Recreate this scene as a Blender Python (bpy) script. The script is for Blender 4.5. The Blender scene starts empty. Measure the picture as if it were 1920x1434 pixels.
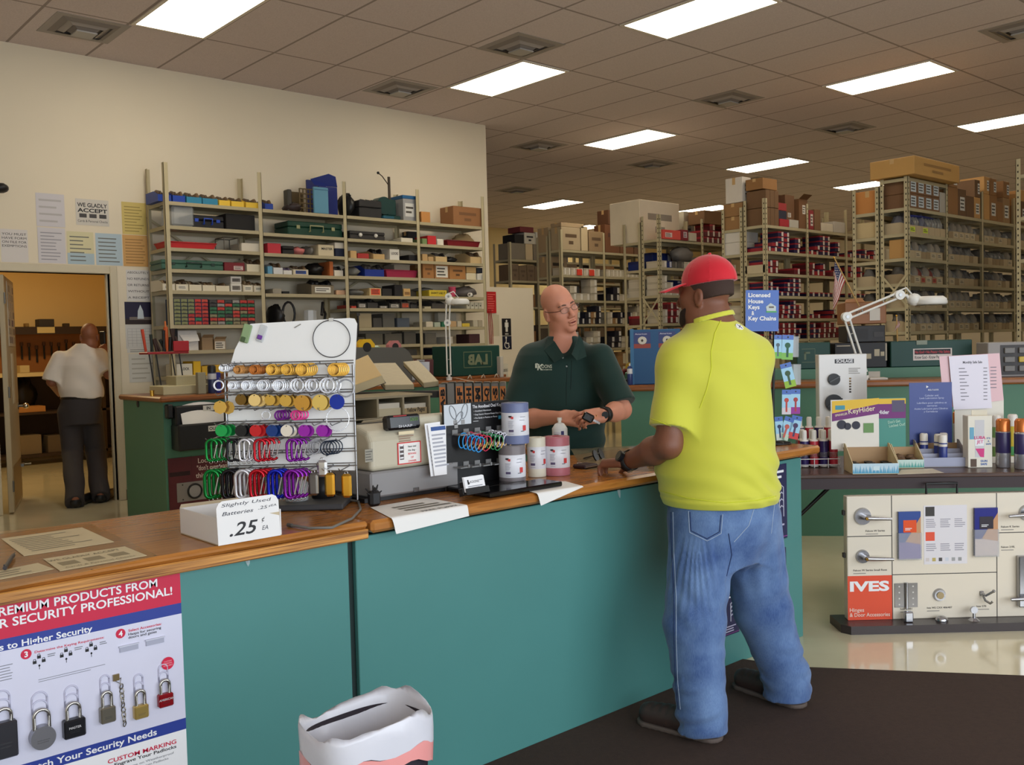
import bpy,math,random
import numpy as np
from mathutils import Matrix,Vector
S = bpy.context.scene
COL = S.collection
# ---------------------------------------------------------------- camera
YAW,PITCH,ROLL,FPX,EYE = 0.846176,-0.040607,-0.025845,1778.55,1.42
_f = Vector((math.cos(PITCH)*math.cos(YAW),math.cos(PITCH)*math.sin(YAW),math.sin(PITCH)))
_r0 = Vector((math.sin(YAW),-math.cos(YAW),0)); _u0 = _r0.cross(_f)
CR = math.cos(ROLL)*_r0 + math.sin(ROLL)*_u0
CU = -math.sin(ROLL)*_r0 + math.cos(ROLL)*_u0
CF = _f
camd = bpy.data.cameras.new('camera'); cam = bpy.data.objects.new('camera',camd); COL.objects.link(cam)
camd.sensor_width = 36; camd.lens = FPX*36/1920; camd.clip_start = .05
cam.matrix_world = Matrix(((CR.x,CU.x,-CF.x,0),(CR.y,CU.y,-CF.y,0),(CR.z,CU.z,-CF.z,EYE),(0,0,0,1)))
S.camera = cam
# ---------------------------------------------------------------- colour management, sky, daylight through the storefront
S.view_settings.view_transform = 'Standard'; S.view_settings.look = 'None'
S.view_settings.gamma = 1; S.view_settings.use_curve_mapping = False
S.view_settings.exposure = 0.0
TUBE = 11.0          # brightness of the ceiling diffusers
DAY = 330.0          # watts of daylight through the storefront glazing
w = bpy.data.worlds.new('sky'); S.world = w; w.use_nodes = True
w.node_tree.nodes['Background'].inputs[0].default_value = (.55,.68,.9,1)
w.node_tree.nodes['Background'].inputs[1].default_value = .2
def area(name,loc,rot,sx,sy,power,col):
    l = bpy.data.lights.new(name,'AREA'); l.shape = 'RECTANGLE'; l.size = sx; l.size_y = sy; l.energy = power; l.color = col
    o = bpy.data.objects.new(name,l); o.location = loc; o.rotation_euler = rot; COL.objects.link(o); return o
area('storefront_daylight',(1.6,-2.75,1.7),(math.radians(90),0,0),8.5,2.6,DAY,(.86,.93,1.0))
area('workroom_lamp',(2.6,11.6,3.05),(0,0,0),1.2,.3,42,(1,.78,.42))

# ---------------------------------------------------------------- pixel -> point on a real surface (1920 x 1434 frame)
def ray(x,y): return CF + CR*((x-960)/FPX) - CU*((y-717)/FPX)
CAM0 = Vector((0,0,EYE))
def onZ(x,y,z=0): d = ray(x,y); return CAM0 + d*((z-EYE)/d.z)
def onY(x,y,Y): d = ray(x,y); return CAM0 + d*(Y/d.y)
def onX(x,y,X): d = ray(x,y); return CAM0 + d*(X/d.x)
def onP(x,y,p0,n): d = ray(x,y); return CAM0 + d*((Vector(p0)-CAM0).dot(n)/d.dot(n))
def J(x,y,depth): return CAM0 + ray(x,y)*depth
# ---------------------------------------------------------------- materials
def lin(c):
    return tuple(((v/255)/12.92 if v/255 <= .04045 else ((v/255+.055)/1.055)**2.4) for v in c)
_M = {}
def M(name,c=(200,200,200),rough=.5,metal=0,emit=0,alpha=1,trans=0,ior=1.45,coat=0,var=0,vs=8,bump=0,bs=60,sheen=0,sss=0):
    if name in _M: return _M[name]
    m = bpy.data.materials.new(name); _M[name] = m; m.use_nodes = True
    nt = m.node_tree; b = nt.nodes['Principled BSDF']
    l = (*lin(c),1)
    b.inputs['Base Color'].default_value = l; b.inputs['Roughness'].default_value = rough; b.inputs['Metallic'].default_value = metal
    b.inputs['IOR'].default_value = ior
    if emit: b.inputs['Emission Color'].default_value = l; b.inputs['Emission Strength'].default_value = emit
    if alpha < 1: b.inputs['Alpha'].default_value = alpha
    if trans: b.inputs['Transmission Weight'].default_value = trans
    if coat: b.inputs['Coat Weight'].default_value = coat; b.inputs['Coat Roughness'].default_value = .08
    if sheen: b.inputs['Sheen Weight'].default_value = sheen
    if sss: b.inputs['Subsurface Weight'].default_value = sss; b.inputs['Subsurface Radius'].default_value = (.012,.005,.003); b.inputs['Subsurface Scale'].default_value = 1
    tc = None
    if var or bump: tc = nt.nodes.new('ShaderNodeTexCoord')
    if var:
        n = nt.nodes.new('ShaderNodeTexNoise'); n.inputs['Scale'].default_value = vs; n.inputs['Detail'].default_value = 5
        nt.links.new(tc.outputs['Object'],n.inputs['Vector'])
        mx = nt.nodes.new('ShaderNodeMix'); mx.data_type = 'RGBA'
        mx.inputs[6].default_value = (*[v*(1-var) for v in l[:3]],1); mx.inputs[7].default_value = (*[min(1,v*(1+var)) for v in l[:3]],1)
        nt.links.new(n.outputs['Fac'],mx.inputs[0]); nt.links.new(mx.outputs[2],b.inputs['Base Color'])
    if bump:
        n = nt.nodes.new('ShaderNodeTexNoise'); n.inputs['Scale'].default_value = bs; n.inputs['Detail'].default_value = 4
        nt.links.new(tc.outputs['Object'],n.inputs['Vector'])
        bp = nt.nodes.new('ShaderNodeBump'); bp.inputs['Strength'].default_value = bump; bp.inputs['Distance'].default_value = .004
        nt.links.new(n.outputs['Fac'],bp.inputs['Height']); nt.links.new(bp.outputs['Normal'],b.inputs['Normal'])
    return m
def C(c,rough=.55,metal=0,**k):
    """plain paint / paper / plastic of one colour"""
    return M('c_%d_%d_%d_%g_%g%s' % (*c,rough,metal,''.join(f'{a}{v}' for a,v in sorted(k.items()))),c,rough,metal,**k)
def wood(name,c1,c2,scale=6,rough=.35,axis='X',stretch=14):
    if name in _M: return _M[name]
    m = M(name,c1,rough); nt = m.node_tree; b = nt.nodes['Principled BSDF']
    tc = nt.nodes.new('ShaderNodeTexCoord'); mp = nt.nodes.new('ShaderNodeMapping')
    sc = [stretch]*3; sc['XYZ'.index(axis)] = 1; mp.inputs['Scale'].default_value = sc
    n = nt.nodes.new('ShaderNodeTexNoise'); n.inputs['Scale'].default_value = scale; n.inputs['Detail'].default_value = 6; n.inputs['Distortion'].default_value = .6
    cr = nt.nodes.new('ShaderNodeValToRGB'); cr.color_ramp.elements[0].position = .3; cr.color_ramp.elements[1].position = .7
    cr.color_ramp.elements[0].color = (*lin(c1),1); cr.color_ramp.elements[1].color = (*lin(c2),1)
    nt.links.new(tc.outputs['Object'],mp.inputs[0]); nt.links.new(mp.outputs[0],n.inputs['Vector'])
    nt.links.new(n.outputs['Fac'],cr.inputs[0]); nt.links.new(cr.outputs[0],b.inputs['Base Color'])
    return m
# ---------------------------------------------------------------- mesh building
I4 = Matrix.Identity(4)
def T(x,y=None,z=None): return Matrix.Translation(Vector(x) if y is None else Vector((x,y,z)))
def Rz(a): return Matrix.Rotation(a,4,'Z')
def Rx(a): return Matrix.Rotation(a,4,'X')
def Ry(a): return Matrix.Rotation(a,4,'Y')
def frame(o,u,v):
    """matrix of a flat thing: origin o, u to the reader's right, v up, normal out of it"""
    o,u,v = Vector(o),Vector(u).normalized(),Vector(v); n = u.cross(v).normalized(); v = n.cross(u)
    return Matrix(((u.x,v.x,n.x,o.x),(u.y,v.y,n.y,o.y),(u.z,v.z,n.z,o.z),(0,0,0,1)))
_fc = bpy.data.curves.new('lettering','FONT'); _fo = bpy.data.objects.new('lettering',_fc); _glyph = {}
def _text(s,bold,shear):
    k = (s,bold,shear)
    if k not in _glyph:
        _fc.body = s; _fc.size = 1; _fc.offset = bold; _fc.shear = shear; _fc.resolution_u = 3
        me = _fo.to_mesh()
        v = [tuple(p.co) for p in me.vertices]; f = [tuple(p.vertices) for p in me.polygons]
        xs = [a[0] for a in v] or [0]
        _glyph[k] = (v,f,min(xs),max(xs)); _fo.to_mesh_clear()
    return _glyph[k]
_ch = {}
class MB:
    def __init__(s,M=None): s.v = []; s.f = []; s.mi = []; s.sm = []; s.mats = []; s.M = M or I4
    def add(s,verts,faces,mat,smooth=False,M=None):
        if mat not in s.mats: s.mats.append(mat)
        k = s.mats.index(mat); b = len(s.v); mm = s.M @ M if M is not None else s.M
        s.v += [mm @ Vector(p) for p in verts]
        s.f += [tuple(b+i for i in q) for q in faces]; s.mi += [k]*len(faces); s.sm += [smooth]*len(faces)
        return s
    def bx(s,x0,x1,y0,y1,z0,z1,mat,M=None,c=0):
        if c <= 0:
            return s.add([(x0,y0,z0),(x1,y0,z0),(x1,y1,z0),(x0,y1,z0),(x0,y0,z1),(x1,y0,z1),(x1,y1,z1),(x0,y1,z1)],
                         [(0,3,2,1),(4,5,6,7),(0,1,5,4),(1,2,6,5),(2,3,7,6),(3,0,4,7)],mat,False,M)
        c = min(c,abs(x1-x0)*.49,abs(y1-y0)*.49,abs(z1-z0)*.49)
        V = []; X = (x0,x1); Y = (y0,y1); Z = (z0,z1)
        for i in (0,1):
            for j in (0,1):
                for k in (0,1):
                    sx,sy,sz = (c if i == 0 else -c),(c if j == 0 else -c),(c if k == 0 else -c)
                    V += [(X[i],Y[j]+sy,Z[k]+sz),(X[i]+sx,Y[j],Z[k]+sz),(X[i]+sx,Y[j]+sy,Z[k])]
        q = lambda i,j,k,a: (i*4+j*2+k)*3+a
        F = []
        for a in range(3):
            for e in (0,1):
                lo = []
                for p,r in ((0,0),(1,0),(1,1),(0,1)):
                    ix = [0,0,0]; ix[a] = e; ix[(a+1) % 3] = p; ix[(a+2) % 3] = r; lo.append(q(*ix,a))
                F.append(tuple(lo) if e else tuple(lo[::-1]))
        for a in range(3):
            b,d = (a+1) % 3,(a+2) % 3
            for p in (0,1):
                for r in (0,1):
                    i0 = [0]*3; i0[b] = p; i0[d] = r; i1 = list(i0); i1[a] = 1
                    f = (q(*i0,b),q(*i1,b),q(*i1,d),q(*i0,d)); F.append(f if (p ^ r) else f[::-1])
        for i in (0,1):
            for j in (0,1):
                for k in (0,1):
                    f = (q(i,j,k,0),q(i,j,k,1),q(i,j,k,2)); F.append(f if (i+j+k) % 2 == 1 else f[::-1])
        return s.add(V,F,mat,False,M)
    def cyl(s,p0,p1,r0,mat,r1=None,n=16,caps=True,smooth=True,M=None):
        p0,p1 = Vector(p0),Vector(p1); r1 = r0 if r1 is None else r1
        d = (p1-p0).normalized(); a = d.orthogonal().normalized(); b = d.cross(a)
        V = []
        for p,r in ((p0,r0),(p1,r1)):
            V += [p + (a*math.cos(2*math.pi*i/n) + b*math.sin(2*math.pi*i/n))*r for i in range(n)]
        s.add(V,[(i,(i+1) % n,n+(i+1) % n,n+i) for i in range(n)],mat,smooth,M)
        if caps: s.add(V,[tuple(range(n-1,-1,-1)),tuple(range(n,2*n))],mat,False,M)
        return s
    def tube(s,pts,r,mat,n=8,closed=False,M=None,caps=True):
        P = [Vector(p) for p in pts]; m = len(P); V = []; a = None
        for i,p in enumerate(P):
            d = (P[(i+1) % m] - P[i-1]) if closed or 0 < i < m-1 else (P[1]-P[0] if i == 0 else P[-1]-P[-2])
            d = d.normalized() if d.length > 1e-9 else Vector((0,0,1))
            a = d.orthogonal().normalized() if a is None else (a - d*a.dot(d)).normalized()
            b = d.cross(a); rr = r[i] if isinstance(r,(list,tuple)) else r
            V += [p + (a*math.cos(2*math.pi*k/n)+b*math.sin(2*math.pi*k/n))*rr for k in range(n)]
        F = []
        for i in range(m if closed else m-1):
            j = (i+1) % m
            F += [(i*n+k,i*n+(k+1) % n,j*n+(k+1) % n,j*n+k) for k in range(n)]
        s.add(V,F,mat,True,M)
        if caps and not closed: s.add(V,[tuple(range(n-1,-1,-1)),tuple(range((m-1)*n,m*n))],mat,False,M)
        return s
    def lathe(s,prof,mat,n=24,M=None,smooth=True,arc=None):
        V = []; m = len(prof); a0,a1 = arc or (0,2*math.pi); cl = arc is None; nn = n if cl else n+1
        for r,z in prof: V += [(r*math.cos(a0+(a1-a0)*i/n),r*math.sin(a0+(a1-a0)*i/n),z) for i in range(nn)]
        F = []
        for j in range(m-1):
            F += [(j*nn+i,j*nn+(i+1) % nn,(j+1)*nn+(i+1) % nn,(j+1)*nn+i) for i in range(n)]
        return s.add(V,F,mat,smooth,M)
    def ball(s,c,r,mat,n=16,M=None):
        rr = r if isinstance(r,(tuple,list)) else (r,r,r)
        pr = [(math.sin(math.pi*i/(n//2)),-math.cos(math.pi*i/(n//2))) for i in range(n//2+1)]
        mm = T(c) @ Matrix.Diagonal((*rr,1))
        return s.lathe(pr,mat,n,M @ mm if M is not None else mm)
    def poly(s,pts,mat,M=None): return s.add(pts,[tuple(range(len(pts)))],mat,False,M)
    def prism(s,pts,z0,z1,mat,M=None):
        n = len(pts); V = [(x,y,z0) for x,y in pts] + [(x,y,z1) for x,y in pts]
        return s.add(V,[tuple(range(n-1,-1,-1)),tuple(range(n,2*n))] + [(i,(i+1) % n,n+(i+1) % n,n+i) for i in range(n)],mat,False,M)
    def rect(s,x0,x1,y0,y1,mat,z=0,M=None): return s.add([(x0,y0,z),(x1,y0,z),(x1,y1,z),(x0,y1,z)],[(0,1,2,3)],mat,False,M)
    def disc(s,x,y,r,mat,z=0,n=24,M=None): return s.add([(x+r*math.cos(2*math.pi*i/n),y+r*math.sin(2*math.pi*i/n),z) for i in range(n)],[tuple(range(n))],mat,False,M)
    def grid(s,fn,nu,nv,mat,smooth=True,M=None):
        V = [fn(i/nu,j/nv) for j in range(nv+1) for i in range(nu+1)]
        return s.add(V,[(j*(nu+1)+i,j*(nu+1)+i+1,(j+1)*(nu+1)+i+1,(j+1)*(nu+1)+i) for j in range(nv) for i in range(nu)],mat,smooth,M)
    def text(s,t,x,y,h,mat,z=.0006,al='l',bold=0.0,shear=0.0,w=None,M=None,rot=0):
        """letters with cap height h; w squeezes the line to that width"""
        v,f,a,b = _text(t,bold,shear); k = h/.70; sx = k if w is None else w/max(1e-6,b-a)
        off = {'l': a,'c': (a+b)/2,'r': b}[al]
        mm = T(x,y,z) @ Rz(rot) @ Matrix.Diagonal((sx,k,1,1)) @ T(-off,0,0)
        return s.add(v,f,mat,False,M @ mm if M is not None else mm)
    def build(s,name,parent=None,smooth_angle=None):
        me = bpy.data.meshes.new(name); me.from_pydata(s.v,[],s.f)
        for m in s.mats: me.materials.append(m)
        me.polygons.foreach_set('material_index',s.mi); me.polygons.foreach_set('use_smooth',s.sm)
        if smooth_angle: me.set_sharp_from_angle(angle=math.radians(smooth_angle))
        me.update(); o = bpy.data.objects.new(name,me); COL.objects.link(o)
        if parent is not None: o.parent = parent; _ch.setdefault(parent.name,[]).append(o)
        return o
def tag(o,label=None,cat=None,group=None,kind=None):
    if label: o['label'] = label
    if cat: o['category'] = cat
    if group: o['group'] = group
    if kind: o['kind'] = kind
    return o
def thing(name,label,cat,M=None,group=None):
    o = bpy.data.objects.new(name,None); o.empty_display_size = .05; COL.objects.link(o)
    if M is not None: o.matrix_world = M
    return tag(o,label,cat,group)
def struct(mb,name): return tag(mb.build(name),kind='structure')
def dup(o,M,label,group=None):
    """copy of a thing with copies of its parts and sub-parts"""
    def cp(a,parent):
        c = a.copy(); COL.objects.link(c)
        if parent is not None: c.parent = parent; _ch.setdefault(parent.name,[]).append(c)
        for k in list(_ch.get(a.name,[])): cp(k,c)
        return c
    c = cp(o,None); c.matrix_world = M; c['label'] = label
    if group: c['group'] = group
    return c
ORD = ['first','second','third','fourth','fifth','sixth','seventh','eighth','ninth','tenth','eleventh','twelfth','thirteenth','fourteenth','fifteenth','sixteenth','seventeenth','eighteenth','nineteenth','twentieth']
rng = random.Random(7)
def lines(mb,x0,x1,y0,y1,n,mat,z=.0006,fill=.45,rag=.3,seed=1,M=None):
    """rows of print too small to read"""
    r = random.Random(seed); h = (y1-y0)/n
    for i in range(n):
        a = y1-h*(i+.5); mb.rect(x0,x1-(x1-x0)*rag*r.random(),a-h*fill/2,a+h*fill/2,mat,z,M)
# ================================================================ THE ROOM
YW,CEIL = 9.40,4.237            # wall behind the shelving, ceiling height
XL,XR,YF,YB = -3.2,24.0,-3.0,17.5
m_wall = M('wall paint',(226,214,190),.6,var=.03,vs=1.5,bump=.05,bs=120)
m_yel = M('workroom wall paint',(236,204,140),.6,var=.03,vs=2)
m_trim = M('cream door paint',(205,194,168),.4)
def m_floor_():
    m = M('vinyl floor',(222,211,178),.12,coat=.5); nt = m.node_tree; b = nt.nodes['Principled BSDF']
    tc = nt.nodes.new('ShaderNodeTexCoord'); n = nt.nodes.new('ShaderNodeTexNoise'); n.inputs['Scale'].default_value = 3; n.inputs['Detail'].default_value = 8
    cr = nt.nodes.new('ShaderNodeValToRGB'); cr.color_ramp.elements[0].position = .35; cr.color_ramp.elements[1].position = .75
    cr.color_ramp.elements[0].color = (*lin((216,205,172)),1); cr.color_ramp.elements[1].color = (*lin((224,214,182)),1)
    nt.links.new(tc.outputs['Object'],n.inputs['Vector']); nt.links.new(n.outputs['Fac'],cr.inputs[0]); nt.links.new(cr.outputs[0],b.inputs['Base Color'])
    return m
m_floor = m_floor_()
GX,GY,PX,PY = 6.475-.022,7.035-.03,.6785,1.262     # ceiling grid origin and module
def m_ceil_():
    m = M('acoustic ceiling tile',(196,184,170),.9); nt = m.node_tree; b = nt.nodes['Principled BSDF']
    tc = nt.nodes.new('ShaderNodeTexCoord'); sp = nt.nodes.new('ShaderNodeSeparateXYZ'); nt.links.new(tc.outputs['Object'],sp.inputs[0])
    mx = None
    for ax,g,p in ((0,GX,PX),(1,GY,PY)):
        a = nt.nodes.new('ShaderNodeMath'); a.operation = 'SUBTRACT'; a.inputs[1].default_value = g; nt.links.new(sp.outputs[ax],a.inputs[0])
        q = nt.nodes.new('ShaderNodeMath'); q.operation = 'PINGPONG'; q.inputs[1].default_value = p/2; nt.links.new(a.outputs[0],q.inputs[0])
        l = nt.nodes.new('ShaderNodeMath'); l.operation = 'LESS_THAN'; l.inputs[1].default_value = .012; nt.links.new(q.outputs[0],l.inputs[0])
        if mx is None: mx = l
        else:
            t = nt.nodes.new('ShaderNodeMath'); t.operation = 'MAXIMUM'; nt.links.new(mx.outputs[0],t.inputs[0]); nt.links.new(l.outputs[0],t.inputs[1]); mx = t
    n = nt.nodes.new('ShaderNodeTexNoise'); n.inputs['Scale'].default_value = 90; n.inputs['Detail'].default_value = 3; nt.links.new(tc.outputs['Object'],n.inputs['Vector'])
    a = nt.nodes.new('ShaderNodeMix'); a.data_type = 'RGBA'; a.inputs[6].default_value = (*lin((188,174,171)),1); a.inputs[7].default_value = (*lin((222,208,205)),1); nt.links.new(n.outputs['Fac'],a.inputs[0])
    c = nt.nodes.new('ShaderNodeMix'); c.data_type = 'RGBA'; c.inputs[7].default_value = (*lin((150,136,130)),1)  # shadow gap along the tile grid, painted into the colour as darker lines
    nt.links.new(mx.outputs[0],c.inputs[0]); nt.links.new(a.outputs[2],c.inputs[6]); nt.links.new(c.outputs[2],b.inputs['Base Color'])
    return m
m_ceil = m_ceil_()
struct(MB().bx(XL-.1,XR+.1,YF-.1,YB+.1,-.1,0,m_floor),'floor')
struct(MB().bx(XL-.1,XR+.1,YF-.1,YB+.1,CEIL,CEIL+.1,m_ceil),'ceiling')
# back wall with the workroom doorway, and its lower end past the shelving
DX0,DX1,DZ = 2.17,3.19,2.19
WX1,WX2,WZ2 = 7.98,8.74,2.165
mb = MB()
mb.bx(XL,DX0,YW,YW+.13,0,CEIL,m_wall).bx(DX0,DX1,YW,YW+.13,DZ,CEIL,m_wall).bx(DX1,WX1,YW,YW+.13,0,CEIL,m_wall).bx(WX1,WX2,YW,YW+.13,0,WZ2,m_wall)
struct(mb,'wall_back')
struct(MB().bx(XL-.12,XL,YF,YB,0,CEIL,m_wall),'wall_left')
struct(MB().bx(XR,XR+.12,YF,YB,0,CEIL,m_wall),'wall_right')
struct(MB().bx(WX1+.0,XR,YB,YB+.12,0,CEIL,M('far wall paint',(228,206,150),.6)),'wall_far')
# storefront behind the camera: low sill wall, head, mullions, glass
mb = MB().bx(XL,XR,YF-.12,YF,0,.45,m_wall).bx(XL,XR,YF-.12,YF,3.0,CEIL,m_wall).bx(8,XR,YF-.12,YF,.45,3.0,m_wall)
struct(mb,'wall_front')
m_al = M('anodised aluminium',(120,118,112),.35,.9)
mb = MB()
for i in range(7): mb.bx(XL+i*1.86-.03,XL+i*1.86+.03,YF-.1,YF-.02,.45,3.0,m_al)
mb.bx(XL,8,YF-.1,YF-.02,.45,.51,m_al).bx(XL,8,YF-.1,YF-.02,2.94,3.0,m_al)
struct(mb,'window_1')
# workroom beyond the doorway
mb = MB().bx(1,6,13.99,14.1,0,3.1,m_yel).bx(.9,1,YW+.131,14.1,0,3.1,m_yel).bx(5.9,6,YW+.131,13.99,0,3.1,m_yel).bx(.9,6,YW+.131,14.1,3.1,3.2,m_yel)
struct(mb,'wall_workroom')
mb = MB()
mb.bx(DX1,DX1+.07,YW-.022,YW+.14,0,DZ+.075,m_trim,c=.006).bx(DX0-.07,DX0,YW-.022,YW+.14,0,DZ+.075,m_trim,c=.006).bx(DX0,DX1,YW-.022,YW+.14,DZ,DZ+.075,m_trim,c=.006)
mb.bx(DX1-.016,DX1,YW+.05,YW+.09,0,DZ,m_trim)
struct(mb,'trim_1')
m_base = C((92,80,66),.5)
struct(MB().bx(DX1+.07,WX2,YW-.012,YW,0,.1,m_base).bx(XL,DX0-.07,YW-.012,YW,0,.1,m_base),'baseboard_back')
# the open workroom door, hinged on the near jamb, with notices, knob and kick plate
hx,hy = DX0+.035,YW+.12
dr = bpy.data.objects.new('door_1',None); COL.objects.link(dr); tag(dr,kind='structure')
p0 = Vector((2.265,9.40,0)); dv = (Vector((2.60,10.42,0))-p0).normalized()
dr.matrix_world = frame(p0,dv,(0,0,1))            # u along the leaf, v up, normal to the room's right
L = 1.02
m_door = M('beige door paint',(176,160,128),.45,var=.06,vs=3)
def st(mb,n,p): o = mb.build(n,p); o['kind'] = 'structure'; return o
st(MB().bx(0,L,0.01,2.16,-.045,0,m_door,c=.004),'leaf',dr)
st(MB().bx(.06,L-.06,.05,.42,0,.004,M('brushed brass plate',(150,128,92),.4,.7)),'kick_plate',dr)
mb = MB().cyl((L-.07,.93,0),(L-.07,.93,.05),.012,m_al).ball((L-.07,.93,.07),.03,M('polished steel',(210,205,195),.15,1)).cyl((L-.07,.93,0),(L-.07,.93,.006),.034,m_al)
st(mb,'door_knob',dr)
for i,z in enumerate((.25,1.1,1.95)):
    st(MB().cyl((0.0,z-.05,.004),(0.0,z+.05,.004),.008,m_al),'hinge',dr)
mb = MB().bx(L-.12,L-.02,.33,.36,0,.03,m_al).cyl((L-.03,.345,.03),(L-.03,.345,.09),.008,m_al); st(mb,'door_stop',dr)
mb = MB(); mb.bx(.25,.9,1.52,2.12,0,.004,C((196,186,166)))
r = random.Random(3)
for i in range(6):
    for j in range(7): mb.bx(.27+i*.105,.36+i*.105,1.55+j*.08,1.61+j*.08,.004,.006,C(r.choice([(170,160,140),(150,140,120),(120,108,112),(190,180,160)])))
st(mb,'notice_board',dr)
mb = MB().bx(.4,.62,.98,1.45,0,.003,C((200,190,165))); st(mb,'notice_strip',dr)

# ---------------------------------------------------------------- ceiling fittings
m_tube = M('lit acrylic diffuser',(255,243,220),.4,emit=TUBE)
m_lf = C((215,205,190),.4)
def light_():
    t = thing('ceiling_light','','ceiling light')
    mb = MB()
    a,b = PX/2-.012,PY/2-.012
    mb.bx(-a,a,-b,-b+.03,-.012,0,m_lf).bx(-a,a,b-.03,b,-.012,0,m_lf).bx(-a,-a+.03,-b+.03,b-.03,-.012,0,m_lf).bx(a-.03,a,-b+.03,b-.03,-.012,0,m_lf)
    mb.build('light_frame',t)
    MB().bx(-a+.03,a-.03,-b+.03,b-.03,-.010,-.002,m_tube).build('diffuser',t)
    return t
L0 = light_()
def gc(i,j): return (GX+PX*(i+.5),GY+PY*(j+.5),CEIL)
lights = [(-5,0,'long ceiling light over the white wall, above the pinned notices'),
          (0,0,'ceiling light just before the free end of the white wall'),
          (0,-2,'large ceiling light at the top above the man in the red cap'),
          (5,-2,'ceiling light above the white crate and lamp, close to the upper corner vent'),
          (10,-2,'ceiling light cut off by the picture edge above the long carton'),
          (5,1,'ceiling light right past the end of the white wall'),
          (10,1,'ceiling light above the white carton stack, middle of the warehouse'),
          (15,1,'ceiling light whose end is hidden by the long carton on the tall rack'),
          (10,5,'ceiling light above the printer boxes, beyond the white wall'),
          (15,4,'ceiling light touching the tall white crate on the warehouse rack'),
          (15,7,'far ceiling light half hidden by tan cartons above the bald clerk'),
          (20,4,'ceiling light deep in the warehouse behind the long carton'),
          (5,-5,'ceiling light over the customer floor, out past the red cap'),
          (0,-5,'ceiling light over the entrance mat'),(-5,-3,'ceiling light over the near service counter'),(10,-5,'ceiling light over the display table')]
for k,(i,j,lab) in enumerate(lights):
    Mx = T(gc(i,j))
    if k == 0: L0.matrix_world = Mx; L0['label'] = lab; L0['group'] = 'ceiling lights in the tile grid'
    else: dup(L0,Mx,lab,'ceiling lights in the tile grid')
m_vent = M('grey vent metal',(156,147,141),.6); m_vd = C((128,119,113),.7)
def vent_():
    t = thing('ceiling_vent','','vent'); a = .30
    mb = MB()
    mb.bx(-a,a,-a,a,-.004,0,m_vent); mb.build('vent_plate',t)
    mb = MB()
    for k,(q,z,mt) in enumerate(((.235,-.02,m_vd),(.175,-.03,m_vent),(.125,-.045,m_vd))):
        q2 = q-.05
        V = [(-q,-q,-.004),(q,-q,-.004),(q,q,-.004),(-q,q,-.004),(-q2,-q2,z),(q2,-q2,z),(q2,q2,z),(-q2,q2,z)]
        mb.add(V,[(0,1,5,4),(1,2,6,5),(2,3,7,6),(3,0,4,7)],mt)
    mb.build('cone',t)
    MB().bx(-.085,.085,-.085,.085,-.06,-.048,M('pale vent core',(170,165,160),.5)).build('core',t)
    return t
V0 = vent_()
vents = [((2.80,8.62),'square vent at the ceiling edge over the workroom door'),((6.11,8.62),'square vent next to the wall, before the second long light'),
         ((6.17,6.72),'square vent between the two nearest ceiling lights'),((9.47,6.72),'square vent over the middle of the warehouse front'),
         ((12.1,6.70),'square vent in line with the middle vent, one row farther'),((9.42,9.93),'square vent just past the wall end beside a ceiling light'),
         ((11.9,9.92),'dim square vent above the white crate'),((9.6,3.5),'square vent cut by the upper corner of the picture'),
         ((11.75,13.0),'dim square vent above the light over the printer boxes'),((14.7,9.92),'faint square vent over the navy box rack'),((13.2,4.0),'faint square vent over the long carton')]
for k,((x,y),lab) in enumerate(vents):
    Mx = T(x,y,CEIL)
    if k == 0: V0.matrix_world = Mx; V0['label'] = lab; V0['group'] = 'square ceiling vents'
    else: dup(V0,Mx,lab,'square ceiling vents')
# ---------------------------------------------------------------- entrance mat
m_mat = M('brown ribbed carpet',(62,46,38),.95,var=.25,vs=60,bump=.6,bs=400)
a = Vector((4.09,1.50)); b = Vector((3.545,2.215))
d = (a-b).normalized()
pts = [(-1.2,2.434),(3.47,2.434),(b.x,b.y),(b.x+d.x*3.2,b.y+d.y*3.2),(b.x+d.x*3.2-3,b.y+d.y*3.2-2),(-1.2,.1)]
tag(MB().prism(pts,.0005,.009,m_mat).build('entrance_mat'),'dark brown carpet mat on the floor along the teal service counter','mat')
# ================================================================ SHELVING
m_post = M('beige rack post paint',(182,170,136),.45,var=.08,vs=5)
m_shelf = M('beige rack shelf paint',(172,160,128),.45,var=.08,vs=4)
m_hole = C((58,52,40),.9)
def angle_post(mb,x,y,h,sx,sy,holes=False,wdt=.042):
    t = .004
    x0,x1 = (x,x+wdt) if sx > 0 else (x-wdt,x); y0,y1 = (y,y+wdt) if sy > 0 else (y-wdt,y)
    mb.bx(x0,x1,*((y,y+t) if sy > 0 else (y-t,y)),0,h,m_post)
    mb.bx(*((x,x+t) if sx > 0 else (x-t,x)),y0,y1,0,h,m_post)
    if holes:
        for k in range(int(h/.06)):
            z = .04+k*.06
            mb.bx(x+sx*.014,x+sx*.026,*sorted((y-sy*.0008,y+sy*.001)),z,z+.018,m_hole)
            mb.bx(*sorted((x-sx*.0008,x+sx*.001)),y+sy*.014,y+sy*.026,z,z+.018,m_hole)
def shelf_mb(x0,x1,y0,y1,z):
    """sheet steel shelf whose top is at z, lips turned down"""
    mb = MB(); mb.bx(x0,x1,y0,y1,z-.004,z,m_shelf)
    mb.bx(x0,x1,y0,y0+.004,z-.034,z-.004,m_shelf).bx(x0,x1,y1-.004,y1,z-.034,z-.004,m_shelf)
    mb.bx(x0,x0+.004,y0+.004,y1-.004,z-.034,z-.004,m_shelf).bx(x1-.004,x1,y0+.004,y1-.004,z-.034,z-.004,m_shelf)
    return mb
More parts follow.
